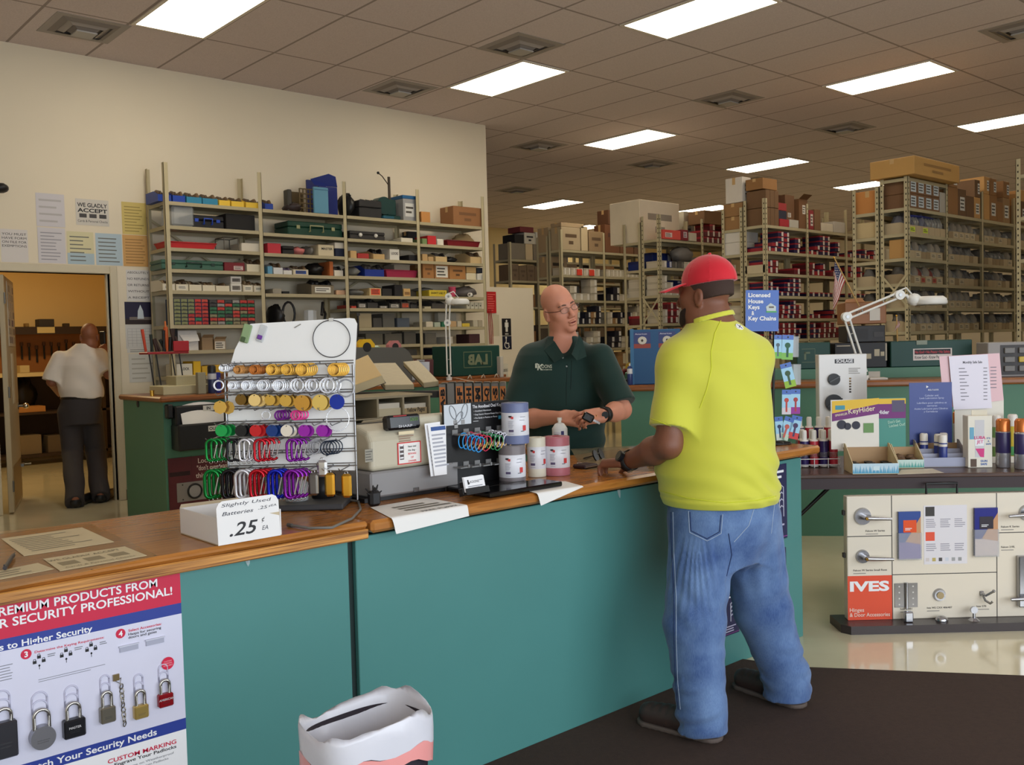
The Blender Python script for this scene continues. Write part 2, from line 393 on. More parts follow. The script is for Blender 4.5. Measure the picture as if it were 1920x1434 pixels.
def strap(mb,a,b,w=.022):
    a,b = Vector(a),Vector(b); d = (b-a).normalized(); n = Vector((0,1,0)) if abs(d.y) < .5 else Vector((1,0,0)); s = d.cross(n).normalized()*w/2; n = n*.002
    V = [a-s-n,a+s-n,b+s-n,b-s-n,a-s+n,a+s+n,b+s+n,b-s+n]
    mb.add(V,[(0,1,2,3),(7,6,5,4),(0,4,5,1),(1,5,6,2),(2,6,7,3),(3,7,4,0)],m_post)
def rack(name,label,xs,y0,y1,h,zs,group=None,holes=False,braces=(),end_x=()):
    """free-standing rack: xs = post positions, zs[bay] = shelf heights"""
    t = thing(name,label,'shelving rack',T(xs[0],y0,0),group); ox = Vector((xs[0],y0,0)); Mi = T(-ox)
    for i,x in enumerate(xs):
        s = 1 if i == 0 else -1
        for y,sy in ((y0,1),(y1,-1)):
            mb = MB(Mi); angle_post(mb,x,y,h,s,sy,holes and i < 2); mb.build('post',t)
    for b in range(len(xs)-1):
        for z in zs[b]:
            mb = shelf_mb(xs[b]+.005,xs[b+1]-.005,y0+.005,y1-.005,z); mb.M = I4; mb.v = [Mi @ v for v in mb.v]; mb.build('shelf',t)
    for b,z0,z1 in braces:
        mb = MB(Mi); strap(mb,(xs[b],y1+.002,z0),(xs[b+1],y1+.002,z1)); strap(mb,(xs[b],y1+.004,z1),(xs[b+1],y1+.004,z0)); mb.build('cross_brace',t)
    for z0,z1 in end_x:
        mb = MB(Mi); strap(mb,(xs[0]-.004,y0,z0),(xs[0]-.004,y1,z1)); strap(mb,(xs[0]-.008,y0,z1),(xs[0]-.008,y1,z0)); mb.build('end_brace',t)
    return t
# ---------------------------------------------------------------- boxes, bins and what else stands on shelves (front faces -Y)
m_tape = C((196,160,108),.3)
def carton(name,label,cat,x0,x1,y0,y1,z0,z1,c,paper=None,print_=None,group=None,open_=False,text=None,tape=True):
    w,d,h = x1-x0,y1-y0,z1-z0
    t = thing(name,label,cat,T((x0+x1)/2,(y0+y1)/2,z0),group); m = M('card_%d_%d_%d' % c,c,.7,var=.07,vs=6)
    mb = MB()
    if open_:
        k = .006
        mb.bx(-w/2,w/2,-d/2,-d/2+k,0,h,m).bx(-w/2,w/2,d/2-k,d/2,0,h,m).bx(-w/2,-w/2+k,-d/2+k,d/2-k,0,h,m).bx(w/2-k,w/2,-d/2+k,d/2-k,0,h,m).bx(-w/2+k,w/2-k,-d/2+k,d/2-k,0,k,m)
        mb.build('carton_walls',t)
        mb = MB(); fl = min(.1,h*.5)
        mb.add([(-w/2,-d/2,h),(w/2,-d/2,h),(w/2,-d/2-fl*.7,h+fl*.5),(-w/2,-d/2-fl*.7,h+fl*.5)],[(0,1,2,3)],m).build('flap',t)
        mb = MB().add([(-w/2,d/2,h),(w/2,d/2,h),(w/2,d/2+fl*.2,h+fl*.9),(-w/2,d/2+fl*.2,h+fl*.9)],[(0,1,2,3)],m)
        mb.build('flap',t)
    else:
        mb.bx(-w/2,w/2,-d/2,d/2,0,h,m,c=.004); mb.build('carton_body',t)
        if tape:
            mb = MB(); mb.bx(-w/2-.001,w/2+.001,-.022,.022,h*.72,h+.001,m_tape); mb.build('tape',t)
    F = frame((0,-d/2-.001,0),(1,0,0),(0,0,1))
    if paper:
        pc,u0,u1,v0,v1 = paper; mb = MB(F); mb.rect(-w/2+u0*w,-w/2+u1*w,v0*h,v1*h,C(pc,.5)); lines(mb,-w/2+(u0+.08*(u1-u0))*w,-w/2+(u1-.08*(u1-u0))*w,(v0+.1*(v1-v0))*h,(v1-.1*(v1-v0))*h,3,C((70,66,60)),seed=len(label)); mb.build('paper_label',t)
    if text:
        tc,s,u,v,hh,ww = text; mb = MB(F); mb.text(s,(-.5+u)*w,v*h,hh*h,C(tc),al='c',bold=.02,w=ww*w,z=.0012); mb.build('lettering',t)
    if print_:
        mb = MB(F); mb.rect(-w*.3,w*.3,h*.55,h*.7,C(print_),.001).rect(-w*.12,w*.12,h*.25,h*.4,C(print_),.001); mb.build('printing',t)
    return t
def lump(mb,c,r,mat,seed=0,n=10,rough=.25):
    rr = random.Random(seed); V = []; F = []; m = n//2
    for j in range(m+1):
        for i in range(n):
            q = 1+rough*(rr.random()-.5)*2 if 0 < j < m else 1; th = math.pi*j/m; ph = 2*math.pi*i/n
            V.append((c[0]+r[0]*q*math.sin(th)*math.cos(ph),c[1]+r[1]*q*math.sin(th)*math.sin(ph),c[2]-r[2]*q*math.cos(th)))
    for j in range(m): F += [(j*n+i,j*n+(i+1) % n,(j+1)*n+(i+1) % n,(j+1)*n+i) for i in range(n)]
    mb.add(V,F,mat,True)
def bin_(name,label,cat,x0,x1,y0,y1,z0,z1,c,fill=None,group=None,paper=None,low=.62,seed=1,lumps=5,rise=.35):
    """open stacking bin with a lower front"""
    w,d,h = x1-x0,y1-y0,z1-z0
    t = thing(name,label,cat,T((x0+x1)/2,(y0+y1)/2,z0),group); m = C(c,.45); hf = h*low; k = .004; mb = MB()
    mb.bx(-w/2,w/2,-d/2,d/2,0,k,m).bx(-w/2,w/2,-d/2,-d/2+k,k,hf,m).bx(-w/2,w/2,d/2-k,d/2,k,h,m)
    for s in (-1,1):
        a,b = sorted((s*w/2,s*(w/2-k)))
        P = [(-d/2+k,k),(d/2-k,k),(d/2-k,h),(-d/2+d*.35,h),(-d/2+k,hf)]
        n = len(P); mb.add([(a,y,z) for y,z in P]+[(b,y,z) for y,z in P],[tuple(range(n))[::-1],tuple(range(n,2*n))]+[(i,(i+1) % n,n+(i+1) % n,n+i) for i in range(n)],m)
    mb.build('bin_body',t)
    if fill:
        mb = MB(); rr = random.Random(seed)
        for i in range(lumps):
            x = -w/2+w*(i+.5)/lumps; lump(mb,(x*.88,-d*.1+rr.uniform(-.1,.1)*d,hf*.9+rr.uniform(-.1,.25)*h),(w/lumps*.75,d*.3,h*rise*rr.uniform(.7,1.2)),rr.choice(fill),seed*7+i)
        mb.v = [Vector((max(-w/2+.004,min(w/2-.004,v.x)),max(-d/2+.004,min(d/2-.006,v.y)),max(.005,v.z))) for v in mb.v]
        mb.build('contents',t)
    if paper:
        F = frame((0,-d/2-.001,0),(1,0,0),(0,0,1)); mb = MB(F); mb.rect(-w*.35,w*.35,hf*.2,hf*.8,C(paper,.5)); lines(mb,-w*.3,w*.3,hf*.3,hf*.7,2,C((70,66,60)),seed=seed); mb.build('paper_label',t)
    return t
def case(name,label,cat,x0,x1,y0,y1,z0,z1,c,group=None,handle=True,hc=(40,60,58)):
    """lidded tool case with latches and a handle on the front"""
    w,d,h = x1-x0,y1-y0,z1-z0; t = thing(name,label,cat,T((x0+x1)/2,(y0+y1)/2,z0),group); m = M('case_%d_%d_%d' % c,c,.4,bump=.1,bs=300)
    MB().bx(-w/2,w/2,-d/2,d/2,0,h*.58,m,c=.008).build('case_base',t); MB().bx(-w/2,w/2,-d/2,d/2,h*.6,h,m,c=.008).build('case_lid',t)
    if handle:
        mb = MB(); a = min(w*.12,.09); mb.tube([(-a,-d/2,h*.3),(-a,-d/2-.022,h*.3),(-a,-d/2-.022,h*.72),(a,-d/2-.022,h*.72),(a,-d/2-.022,h*.3),(a,-d/2,h*.3)],.008,C(hc,.4)); mb.build('handle',t)
        for s in (-1,1): MB().bx(s*w*.32-.02,s*w*.32+.02,-d/2-.008,-d/2,h*.45,h*.72,C(hc,.4),c=.003).build('latch',t)
    return t
def tray(name,label,cat,x0,x1,y0,y1,z0,z1,c,group=None):
    w,d,h = x1-x0,y1-y0,z1-z0; t = thing(name,label,cat,T((x0+x1)/2,(y0+y1)/2,z0),group); m = C(c,.4); k = .006; s = .9
    mb = MB()
    o = [(-w/2,-d/2),(w/2,-d/2),(w/2,d/2),(-w/2,d/2)]
    V = [(x*s,y*s,0) for x,y in o]+[(x,y,h) for x,y in o]+[(x*.97,y*.97,h) for x,y in o]+[(x*s*.97,y*s*.97,k) for x,y in o]
    F = [(3,2,1,0)]+[(i,(i+1) % 4,4+(i+1) % 4,4+i) for i in range(4)]+[(4+i,4+(i+1) % 4,8+(i+1) % 4,8+i) for i in range(4)]+[(8+i,8+(i+1) % 4,12+(i+1) % 4,12+i) for i in range(4)]+[(12,13,14,15)]
    mb.add(V,F,m).build('tray_shell',t); mb = MB()
    mb.tube([(-w/2,-d/2,h),(w/2,-d/2,h),(w/2,d/2,h),(-w/2,d/2,h)],.006,m,closed=True); mb.build('rim',t)
    return t
def bag(name,label,cat,x0,x1,y0,y1,z0,z1,mat,group=None,seed=1,n=16):
    t = thing(name,label,cat,T((x0+x1)/2,(y0+y1)/2,z0),group); mb = MB()
    w,d,h = x1-x0,y1-y0,z1-z0; lump(mb,(0,0,h*.5),(w/2,d/2,h*.5),mat,seed,n,.16)
    mb.v = [Vector((v.x,v.y,max(0,v.z))) for v in mb.v]; mb.build('bag_body',t)
    mb = MB(); lump(mb,(w*.12,0,h*.86),(w*.2,d*.2,h*.2),mat,seed+5,10,.3); mb.build('bag_neck',t)
    return t
m_clear = M('clear plastic',(214,218,220),.12,alpha=.35); m_poly = M('dusty polythene',(120,118,112),.25,var=.3,vs=20)
m_dark = M('black plastic',(24,24,26),.4)

# ---------------------------------------------------------------- the wall shelving behind the clerk
RX = [3.55,4.548,5.538,6.508,7.48]; RY0,RY1 = 8.88,9.33
PYS = [(400,[383.5,427.4,467.4,506.5,545.5,608.8,655.7,703.5]),(565,[397,440,477,515,551,612,655,700]),
       (715,[408.9,450.5,485.9,518.5,554.5,577.8,613.7,646,668]),(850,[420.6,460.5,491.4,523,556,578.6,612.7,644.4,664.5])]
WZ = [[onY(x,y,RY0).z for y in ys] for x,ys in PYS]
rack('shelving_rack','four-bay beige steel shelving rack against the white wall',RX,RY0,RY1,3.215,WZ,braces=((0,2.1,2.75),(3,2.15,2.7),(2,1.95,2.5)))
def W(bay,sh,p0,p1,ptop,yf=RY0+.046,dep=.3):
    z0 = WZ[bay][sh]+.001; x0 = onY(p0,500,yf).x; x1 = onY(p1,500,yf).x
    # correct for the lean of the picture: read x at the item's own height
    ym = (PYS[bay][1][sh]+ptop)/2; x0,x1 = onY(p0,ym,yf).x,onY(p1,ym,yf).x
    z1 = max(z0+.02,onY((p0+p1)/2,ptop,yf).z); return x0,x1,yf,yf+dep,z0,z1
PLB = 'on the wall shelving'
br,dk = [C((110,86,60)),C((84,66,48)),C((150,128,96))],[C((40,38,38)),C((70,64,60))]
g = 'stacking bins on the wall shelving'
def wbin(lab,bay,sh,a,b,t,c,fill=br,**k): bin_('parts_bin',lab,'bin',*W(bay,sh,a,b,t),c,fill,g,**k)
def wbox(lab,bay,sh,a,b,t,c,dep=.26,yf=RY0+.046,**k): return carton('cardboard_box',lab,'box',*W(bay,sh,a,b,t,yf,dep),c,**k)
# top shelf
wbin('blue bin of papers at the post end of the top shelf',0,0,296,321,357,(30,62,150)); wbin('blue bin of parts next to the tall front post, top shelf',0,0,324,347,359,(28,66,165))
wbin('first turquoise bin of parts on the top shelf',0,0,350,378,362,(46,130,165)); wbin('second turquoise bin of parts on the top shelf',0,0,380,408,365,(46,130,165))
wbin('yellow bin beside the turquoise bins, top shelf',0,0,411,431,369,(228,190,62)); wbin('yellow bin in the middle of three, top shelf',0,0,434,457,371,(226,188,60)); wbin('yellow bin nearest the second post, top shelf',0,0,461,485,373,(228,190,64))
wbin('small blue bin just past the second post, top shelf',1,0,497,512,375,(26,60,150))
t = bag('tool_bag','dark heap of tools beside the brown crate, top shelf','tools',*W(1,0,541,571,378,dep=.2),C((48,36,36)),seed=4); MB().bx(-.07,-.02,-.05,.05,.0,.24,C((60,56,50)),c=.01).build('upright_tool',t)
x0,x1,y0,y1,z0,z1 = W(1,0,566,592,353)
t = thing('plastic_crate','brown lattice crate leaning behind the light blue panel, top shelf','crate',T((x0+x1)/2,(y0+y1)/2,z0)); mb = MB(); m = C((92,74,42))
w_,h_ = x1-x0,z1-z0
for i in range(5): mb.bx(-w_/2+i*w_/4-.006,-w_/2+i*w_/4+.006,-.11,-.1,0,h_,m)
for i in range(6): mb.bx(-w_/2,w_/2,-.115,-.105,i*h_/5.2,i*h_/5.2+.012,m)
mb.build('lattice_front',t); MB().bx(-w_/2,w_/2,-.1,.14,0,.01,m).bx(-w_/2,w_/2,.13,.14,.01,h_,m).build('crate_shell',t)
x0,x1,y0,y1,z0,z1 = W(1,0,589,616,351,RY0+.01,.02)
t = thing('plastic_sheet','light blue flat panel standing in front of the big blue box','panel',T((x0+x1)/2,y0,z0)); MB().bx(-(x1-x0)/2,(x1-x0)/2,0,.03,0,z1-z0,C((92,146,172),.5),c=.005).build('panel_sheet',t); MB().bx(-(x1-x0)/2,(x1-x0)/2,-.004,0,z1-z0-.03,z1-z0-.02,C((70,120,150))).build('top_fold',t)
x0,x1,y0,y1,z0,z1 = W(1,0,598,633,336,RY0+.12,.3)
t = thing('blue_box','big dark blue box with raised lids on the top shelf','box',T((x0+x1)/2,y0,z0)); m = C((24,42,118),.45); w_,h_ = x1-x0,z1-z0
MB().bx(-w_/2,w_/2,0,.26,0,h_*.8,m,c=.006).build('box_body',t)
MB().add([(-w_/2-.05,0,h_*.8),(w_/2,0,h_*.8),(w_/2-.03,-.02,h_*1.08),(0,-.02,h_*1.14),(-w_/2-.07,.05,h_*.98)],[(0,1,2,3,4)],m).build('raised_lid',t); MB().bx(-w_/2,w_/2,.24,.27,h_*.8,h_*1.05,m).build('back_lid',t)
t = bag('black_bag','black bag slumped beside the third front post, top shelf','bag',*W(2,0,653,672,361),m_dark,seed=9)
t = case('black_case','charcoal slope-topped machine case on the top shelf','case',*W(2,0,674,716,376),(40,40,42),handle=False)
for i in range(4): MB().tube([(-.13+i*.07,-.12,.13),(-.1+i*.07,-.1,.2),(-.06+i*.07,-.12,.19)],.008,m_dark).build('cable_loop',t)
# bench grinder with lamp arm
x0,x1,y0,y1,z0,z1 = W(2,0,718,752,362,dep=.25)
t = thing('bench_grinder','dark green bench machine with upright post, top shelf','machine',T((x0+x1)/2,y0+.12,z0)); m = M('machine green',(18,58,56),.35)
MB().bx(-.11,.13,-.1,.1,0,.05,m,c=.01).build('machine_base',t); MB().cyl((-.06,-.06,.16),(-.06,.08,.16),.1,m,n=24).build('wheel_guard',t); MB().bx(-.02,.11,-.05,.08,.05,.24,m,c=.015).build('motor_housing',t)
MB().cyl((.05,0,.24),(.05,0,.5),.016,C((70,58,44))).build('post',t); MB().tube([(.05,0,.4),(-.04,0,.5),(-.1,-.01,.53)],.006,C((60,50,40))).build('lamp_arm',t); MB().ball((-.1,-.01,.53),.016,m_dark).build('arm_knob',t)
MB().bx(-.15,.0,-.16,-.1,-.0,.03,C((20,82,104)),c=.006).build('foot_plate',t)
t = bin_('lidded_tub','grey tub with blue rim and printed sheet on the top shelf','tub',*W(2,0,756,780,373),(150,150,150),low=1,paper=(205,204,200)); MB().bx(-.1,.1,-.156,.156,.25,.29,C((30,92,140)),c=.006).build('blue_rim',t)
wbox('small orange card box past the fourth post, top shelf',3,0,790,807,397,(190,132,72),tape=False)
wbox('large brown carton at the wall end of the top shelf',3,0,850,903,388,(150,104,66),print_=(120,84,54))
# second shelf
t = thing('clear_tub','clear plastic tub at the post end of the second shelf','tub',T(3.83,9.05,WZ[0][1]+.001)); MB().bx(-.2,.02,-.14,.14,0,.2,m_clear,c=.02).build('tub_walls',t); MB().bx(-.21,.03,-.15,.15,.2,.215,C((190,194,196)),c=.004).build('lid',t)
case('black_case','slim black case with blue front, second shelf','case',*W(0,1,357,420,404),(26,26,30),hc=(36,70,170))
wbox('matte black box with open lid, second shelf',0,1,424,478,402,(24,22,22),tape=False)
case('green_case','long dark green steel tray on the second shelf','case',*W(1,1,540,642,417,dep=.3),(20,62,48),hc=(150,150,110))
t = case('black_case','low dark case with two round white knobs, second shelf','case',*W(2,1,656,722,434),(52,50,50),handle=False)
for s in (-.1,.1): MB().ball((s,-.16,.05),.022,C((225,222,214))).build('white_knob',t)
wbox('white flat box lying on the second shelf',2,1,752,774,446,(214,206,186),tape=False); wbox('dark small box behind the white flat box',2,1,765,782,434,(50,48,50),yf=RY0+.3,dep=.12)
wbox('green box beside the red box, second shelf',3,1,792,801,447,(120,140,90),tape=False); wbox('red box with white top sheet, second shelf',3,1,802,818,442,(196,44,50),tape=False); wbox('small white box next to the red one, second shelf',3,1,820,832,448,(222,216,200),tape=False)
tray('red_tray','dark red tray under a paper sack, second shelf','tray',*W(3,1,838,900,452,dep=.14),(120,26,34)); bag('paper_sack','tan paper sack lying behind the dark red tray','sack',*W(3,1,858,898,438,RY0+.21,.2),C((186,158,112),.8),seed=12)
# third shelf
tray('red_tray','bright red tray across the third shelf','tray',*W(0,2,312,406,455,dep=.3),(192,44,48))
t = thing('wire_rack','open metal frame beside the white box, third shelf','rack',T(4.225,9.03,WZ[0][2]+.001)); mb = MB(); q = .075
for z in (.004,.13): mb.tube([(-q,-.1,z),(q,-.1,z),(q,.1,z),(-q,.1,z)],.005,C((90,84,74)),closed=True)
for sx in (-q,q):
    for sy in (-.1,.1): mb.cyl((sx,sy,0),(sx,sy,.13),.005,C((90,84,74)),n=6)
mb.build('frame',t)
wbox('plain white box beside the second post, third shelf',0,2,453,488,456,(208,200,184),tape=False)
wbox('red wedge box just past the second post, third shelf',1,2,502,527,456,(186,50,62),tape=False); case('black_case','small black pouch next to the red wedge box','pouch',*W(1,2,530,552,461),(28,26,28),handle=False)
bag('wrapped_parts','red and white wrapped parts on the third shelf','parts',*W(1,2,554,578,461),C((206,120,116)),seed=14); bag('clear_bag','clear bag of parts in the second bay, third shelf','bag',*W(1,2,579,592,460),m_poly,seed=15)
wbox('white box with two lines of black writing, third shelf',1,2,597,626,459,(206,192,160),tape=False,text=((30,30,30),'MASTER',.55,.55,.2,.7)); wbox('dark blue box under a white box, third shelf',1,2,629,648,466,(28,36,60),tape=False)
x0,x1,y0,y1,z0,z1 = W(1,2,628,650,457); carton('cardboard_box','white box lying on the dark blue box, third shelf','box',x0,x1,y0,y1,W(1,2,629,648,466)[5]+.001,z1+.012,(220,212,196),tape=False)
wbox('tan box next to the red box, third bay',2,2,657,669,470,(200,164,110),tape=False); wbox('flat red box in the third bay, third shelf',2,2,671,692,475,(170,50,46),tape=False)
wbin('tan open box of black cables, third shelf',2,2,700,721,470,(196,164,112),fill=[m_dark],rise=.5); wbox('white box marked in black, third bay',2,2,731,749,467,(220,216,206),tape=False,text=((30,30,30),'LOCKS',.5,.5,.22,.7)); wbox('black box by the fourth post, third shelf',2,2,767,782,478,(26,26,30),tape=False)
wbox('tan box at the fourth post, third shelf',3,2,792,802,476,(190,154,104),tape=False); wbox('low tan box beside it at the fourth post',3,2,803,813,481,(186,152,104),tape=False); wbin('open tan box with written front, third shelf',3,2,817,838,475,(206,178,128),fill=dk)
bag('cable_heap','dark heap of cable on the third shelf, fourth bay','cables',*W(3,2,840,864,480),m_dark,seed=21); wbin('tan open box at the wall end, third shelf',3,2,882,903,474,(204,176,128),fill=br)
# fourth shelf
case('green_case','long green tool case with front handle, fourth shelf','case',*W(0,3,303,419,488,dep=.3),(62,100,84),hc=(36,58,52))
wbox('dark red box with white label, fourth shelf',0,3,421,459,492,(116,34,42),paper=((214,190,186),.45,.9,.15,.6),tape=False); wbin('tan open box with written white front, fourth shelf',0,3,463,494,487,(214,204,178),fill=br)
wbox('light blue carton at the second post, fourth shelf',1,3,502,511,499,(96,150,180),tape=False); wbin('white bin with a glossy sleeve, fourth shelf',1,3,513,530,494,(206,206,206)); wbin('white bin with a purple item, fourth shelf',1,3,532,547,502,(214,212,208),fill=[C((110,96,120))]); wbin('white bin with a blue label, fourth shelf',1,3,550,578,499,(200,190,166),paper=(28,66,140))
bag('helmet_bag','round black helmet bag on the fourth shelf','bag',*W(1,3,582,616,492),m_dark,seed=24); wbox('slim orange box beside the black bag',1,3,618,625,490,(176,96,46),tape=False); wbin('white bin with a handwritten front, fourth shelf',1,3,627,643,500,(214,206,190),fill=dk)
bag('clear_bag','clear bag of fittings in the third bay, fourth shelf','bag',*W(2,3,658,682,499),m_poly,seed=25); wbin('open royal blue bin, fourth shelf',2,3,684,720,497,(28,52,140),fill=dk); tray('pink_tray','magenta tray under a grey tray, fourth shelf','tray',*W(2,3,724,783,507,dep=.3),(160,46,76))
x0,x1,y0,y1,z0,z1 = W(2,3,742,772,501); tray('grey_tray','grey tray resting in the magenta tray','tray',x0,x1,y0+.03,y1-.06,z0+.012,z1+.035,(150,142,128))
wbox('brown carton at the fourth post, fourth shelf',3,3,793,814,494,(168,116,66),print_=(120,82,48)); wbox('brown carton with a white printed label, fourth shelf',3,3,815,842,496,(166,116,68),paper=((222,218,206),.1,.9,.1,.9)); wbox('brown carton with a small black print',3,3,843,873,498,(172,120,68),print_=(104,72,44))
for i,(a,b,t0,c,l) in enumerate(((875,893,512,(216,204,172),'cream box under a tan box, fourth shelf'),(895,905,513,(214,210,200),'white box at the wall end, fourth shelf'))): wbox(l,3,3,a,b,t0,c,tape=False)
for a,b,t0,c,l in ((875,893,500,(190,156,104),'tan box on the cream box, fourth shelf'),(895,905,502,(40,46,58),'dark box on the white box, fourth shelf')):
    x0,x1,y0,y1,z0,z1 = W(3,3,a,b,t0); zz = W(3,3,a,b,512)[5]+.002; carton('cardboard_box',l,'box',x0,x1,y0,y1-.05,zz,z1,c,tape=False)
# fifth shelf
for i,(a,b) in enumerate(((305,328),(330,353),(355,378),(380,403),(405,430))): wbin(f'{ORD[i]} cream bin from the post end, fifth shelf',0,4,a,b,524+i*1.3,(212,202,178),paper=(222,216,200) if i < 2 else None,seed=i+3)
for i,(a,b) in enumerate(((456,474),(476,494))): wbin(f'{ORD[i]} cream bin past the picture boxes, fifth shelf',0,4,a,b,527+i,(212,202,180),paper=(220,216,200),seed=i+31)
wbox('lower white picture box among the cream bins',0,4,433,453,531,(214,210,200),paper=((120,112,104),.12,.88,.2,.7),tape=False)
x0,x1,y0,y1,z0,z1 = W(0,4,433,453,518); carton('cardboard_box','upper white picture box among the cream bins','box',x0,x1,y0,y1,W(0,4,433,453,531)[5]+.001,z1,(216,212,204),paper=((110,104,98),.12,.88,.2,.7),tape=False)
wbox('low grey box at the second post, fifth shelf',1,4,512,528,541,(150,142,126),tape=False); wbox('flat black box in the second bay, fifth shelf',1,4,530,543,546,(24,24,26),tape=False)
wbin('grey box with a card marked in black, fifth shelf',1,4,584,626,530,(128,116,94),fill=[m_dark],low=.8,paper=(226,222,210)); wbox('pink flat box by the third post, fifth shelf',1,4,631,650,544,(206,164,130),tape=False)
bag('clear_bag','long clear bag in the third bay, fifth shelf','bag',*W(2,4,662,690,541),m_poly,seed=33); wbox('tan box with an orange-red label, fifth shelf',2,4,693,715,540,(204,178,128),paper=((226,78,48),.12,.88,.15,.9),tape=False); wbox('charcoal box beside the orange label box',2,4,717,735,541,(44,42,42),tape=False); wbox('dark wedge box near the fourth post',2,4,740,755,534,(36,34,36),tape=False); wbox('tan card box with a brown top, fifth shelf',2,4,757,770,541,(206,168,110),paper=((180,130,70),.1,.9,.2,.6),tape=False)
wbox('yellow strip label box under clear tubes',3,4,805,838,544,(212,186,58),text=((40,36,20),"DON'T USE IT",.5,.4,.3,.8),tape=False); bag('clear_bag','roll of clear tubes on the yellow strip box','bag',*[v+o for v,o in zip(W(3,4,800,832,546),(0,0,.12,.1,.066,.055))],m_poly,seed=35)
t = thing('pink_cup','hot pink plastic cup on the fifth shelf','cup',T(W(3,4,849,861,540)[0]+.05,9.0,WZ[3][4]+.001)); MB().lathe([(0,0),(.036,0),(.045,.12),(.041,.12),(.033,.006),(0,.006)],C((228,90,120)),18).build('cup_wall',t); MB().lathe([(.045,.115),(.049,.119),(.045,.124)],C((236,120,140)),18).build('rim',t)
bag('grey_bag','grey padded bag at the wall end, fifth shelf','bag',*W(3,4,864,902,536),C((112,106,102)),seed=36)
t = thing('paper_roll','white roll lying before the grey padded bag','roll',T(W(3,4,875,884,545)[0]+.02,RY0+.02,WZ[3][4]+.027)); MB().cyl((0,0,0),(.03,.01,.0),.026,C((226,224,216)),n=18).build('roll_body',t); MB().cyl((-.002,-.0007,0),(0,0,0),.012,C((120,110,100)),n=12).build('roll_core',t)
# sixth shelf: two small-drawer cabinets, then grey bins
def drawers(label,p0,p1,ptop,nx,ny,cols,frame_c,seed):
    x0,x1,y0,y1,z0,z1 = W(0,5,p0,p1,ptop,RY0+.01,.2); w,h = x1-x0,z1-z0
    t = thing('drawer_cabinet',label,'drawer cabinet',T(x0,y0,z0)); f = C(frame_c,.5)
    mb = MB().bx(0,w,.02,.2,0,h,f,c=.004)
    for i in range(nx+1): mb.bx(i*w/nx-.003 if i else 0,i*w/nx+.003 if i < nx else w,0,.02,0,h,f)
    mb.build('cabinet_frame',t); r = random.Random(seed)
    for j in range(ny):
        for i in range(nx):
            c = cols(i,j,r); mb = MB(); a,b = i*w/nx+.005,(i+1)*w/nx-.005; q,s = j*h/ny+.003,(j+1)*h/ny-.004
            mb.bx(a,b,.0,.02,q,s,C(c,.35)).bx(a+.3*(b-a),b-.3*(b-a),-.008,0,q+.1*(s-q),q+.3*(s-q),C(tuple(int(v*.8) for v in c),.35)); mb.build('drawer',t)
drawers('blue-framed cabinet of green and red small drawers',326,391,560,5,7,lambda i,j,r: (132,134,92) if i < (3 if j > 2 else 2) else ((58,128,96) if (i == 3 and j == 1) else r.choice([(190,62,56),(196,78,64),(176,56,52)])),(34,52,82),5)
drawers('mixed-colour cabinet of small drawers with pale tops',393,478,562,6,7,lambda i,j,r: r.choice([(190,66,58),(140,132,100),(150,146,140),(60,110,80),(196,76,64),(70,66,66),(172,60,54)]),(56,46,46),8)
bag('black_headset','black coiled headset on the sixth shelf behind the display board','headset',*W(1,5,517,540,571),m_dark,seed=41)
t = thing('cable_coil','black cable coil standing beside the headset','cable',T(W(1,5,540,553,571)[0]+.05,9.0,WZ[1][5]+.14)); MB().tube([(.07*math.cos(a*.42),0,.12*math.sin(a*.42)) for a in range(15)],.012,m_dark,closed=True).build('coil',t); MB().bx(-.01,.05,-.02,.02,-.14,-.1,m_dark,c=.005).build('plug',t)
t = thing('microscope','small black microscope on the sixth shelf','microscope',T(W(1,5,612,622,571)[0],9.0,WZ[1][5]+.001)); MB().bx(-.05,.06,-.08,.06,0,.02,m_dark,c=.006).build('foot',t); MB().tube([(.03,.03,.02),(.05,.03,.14),(0,0,.2)],.014,m_dark).build('stand',t); MB().cyl((-.03,-.03,.12),(.01,.01,.26),.016,m_dark).build('eyepiece',t)
t = thing('glass_vase','clear cut glass holder on the sixth shelf','glass',T(W(1,5,588,600,575)[0],9.0,WZ[1][5]+.001)); MB().lathe([(0,0),(.07,0),(.07,.17),(.064,.17),(.064,.008),(0,.008)],m_clear,8,smooth=False).build('glass_wall',t); MB().lathe([(.066,.168),(.072,.172),(.066,.176)],m_clear,8).build('rim',t)
for i,(a,b,t0,c) in enumerate(((659,668,571,(186,66,50)),(671,687,562,(70,68,64)),(689,708,561,(66,64,62)),(711,727,570,(76,72,68)),(730,750,563,(72,70,66)),(752,768,560,(90,78,72)),(770,782,566,(72,70,68)))):
    wbin(f'{ORD[i]} small {"red" if i == 0 else "grey"} bin along the third bay, sixth shelf',2,5,a,b,t0,c,fill=dk,paper=(206,200,190) if i in (1,3,4) else ((220,92,60) if i == 5 else None),seed=50+i)
for i,(a,b,t0,c) in enumerate(((796,808,572,(190,180,150)),(810,834,563,(78,74,70)))): wbin(f'{"low cream" if i == 0 else "dark grey"} bin in the fourth bay, sixth shelf',3,5,a,b,t0,c,fill=dk,seed=60+i)
for i in range(4): wbox(f'{ORD[i]} cream file box past the bench lamp, sixth shelf',3,5,875+i*7.5,881.5+i*7.5,566+i*.4,(204,198,176),tape=False,dep=.3,paper=((120,112,96),.3,.7,.4,.6))
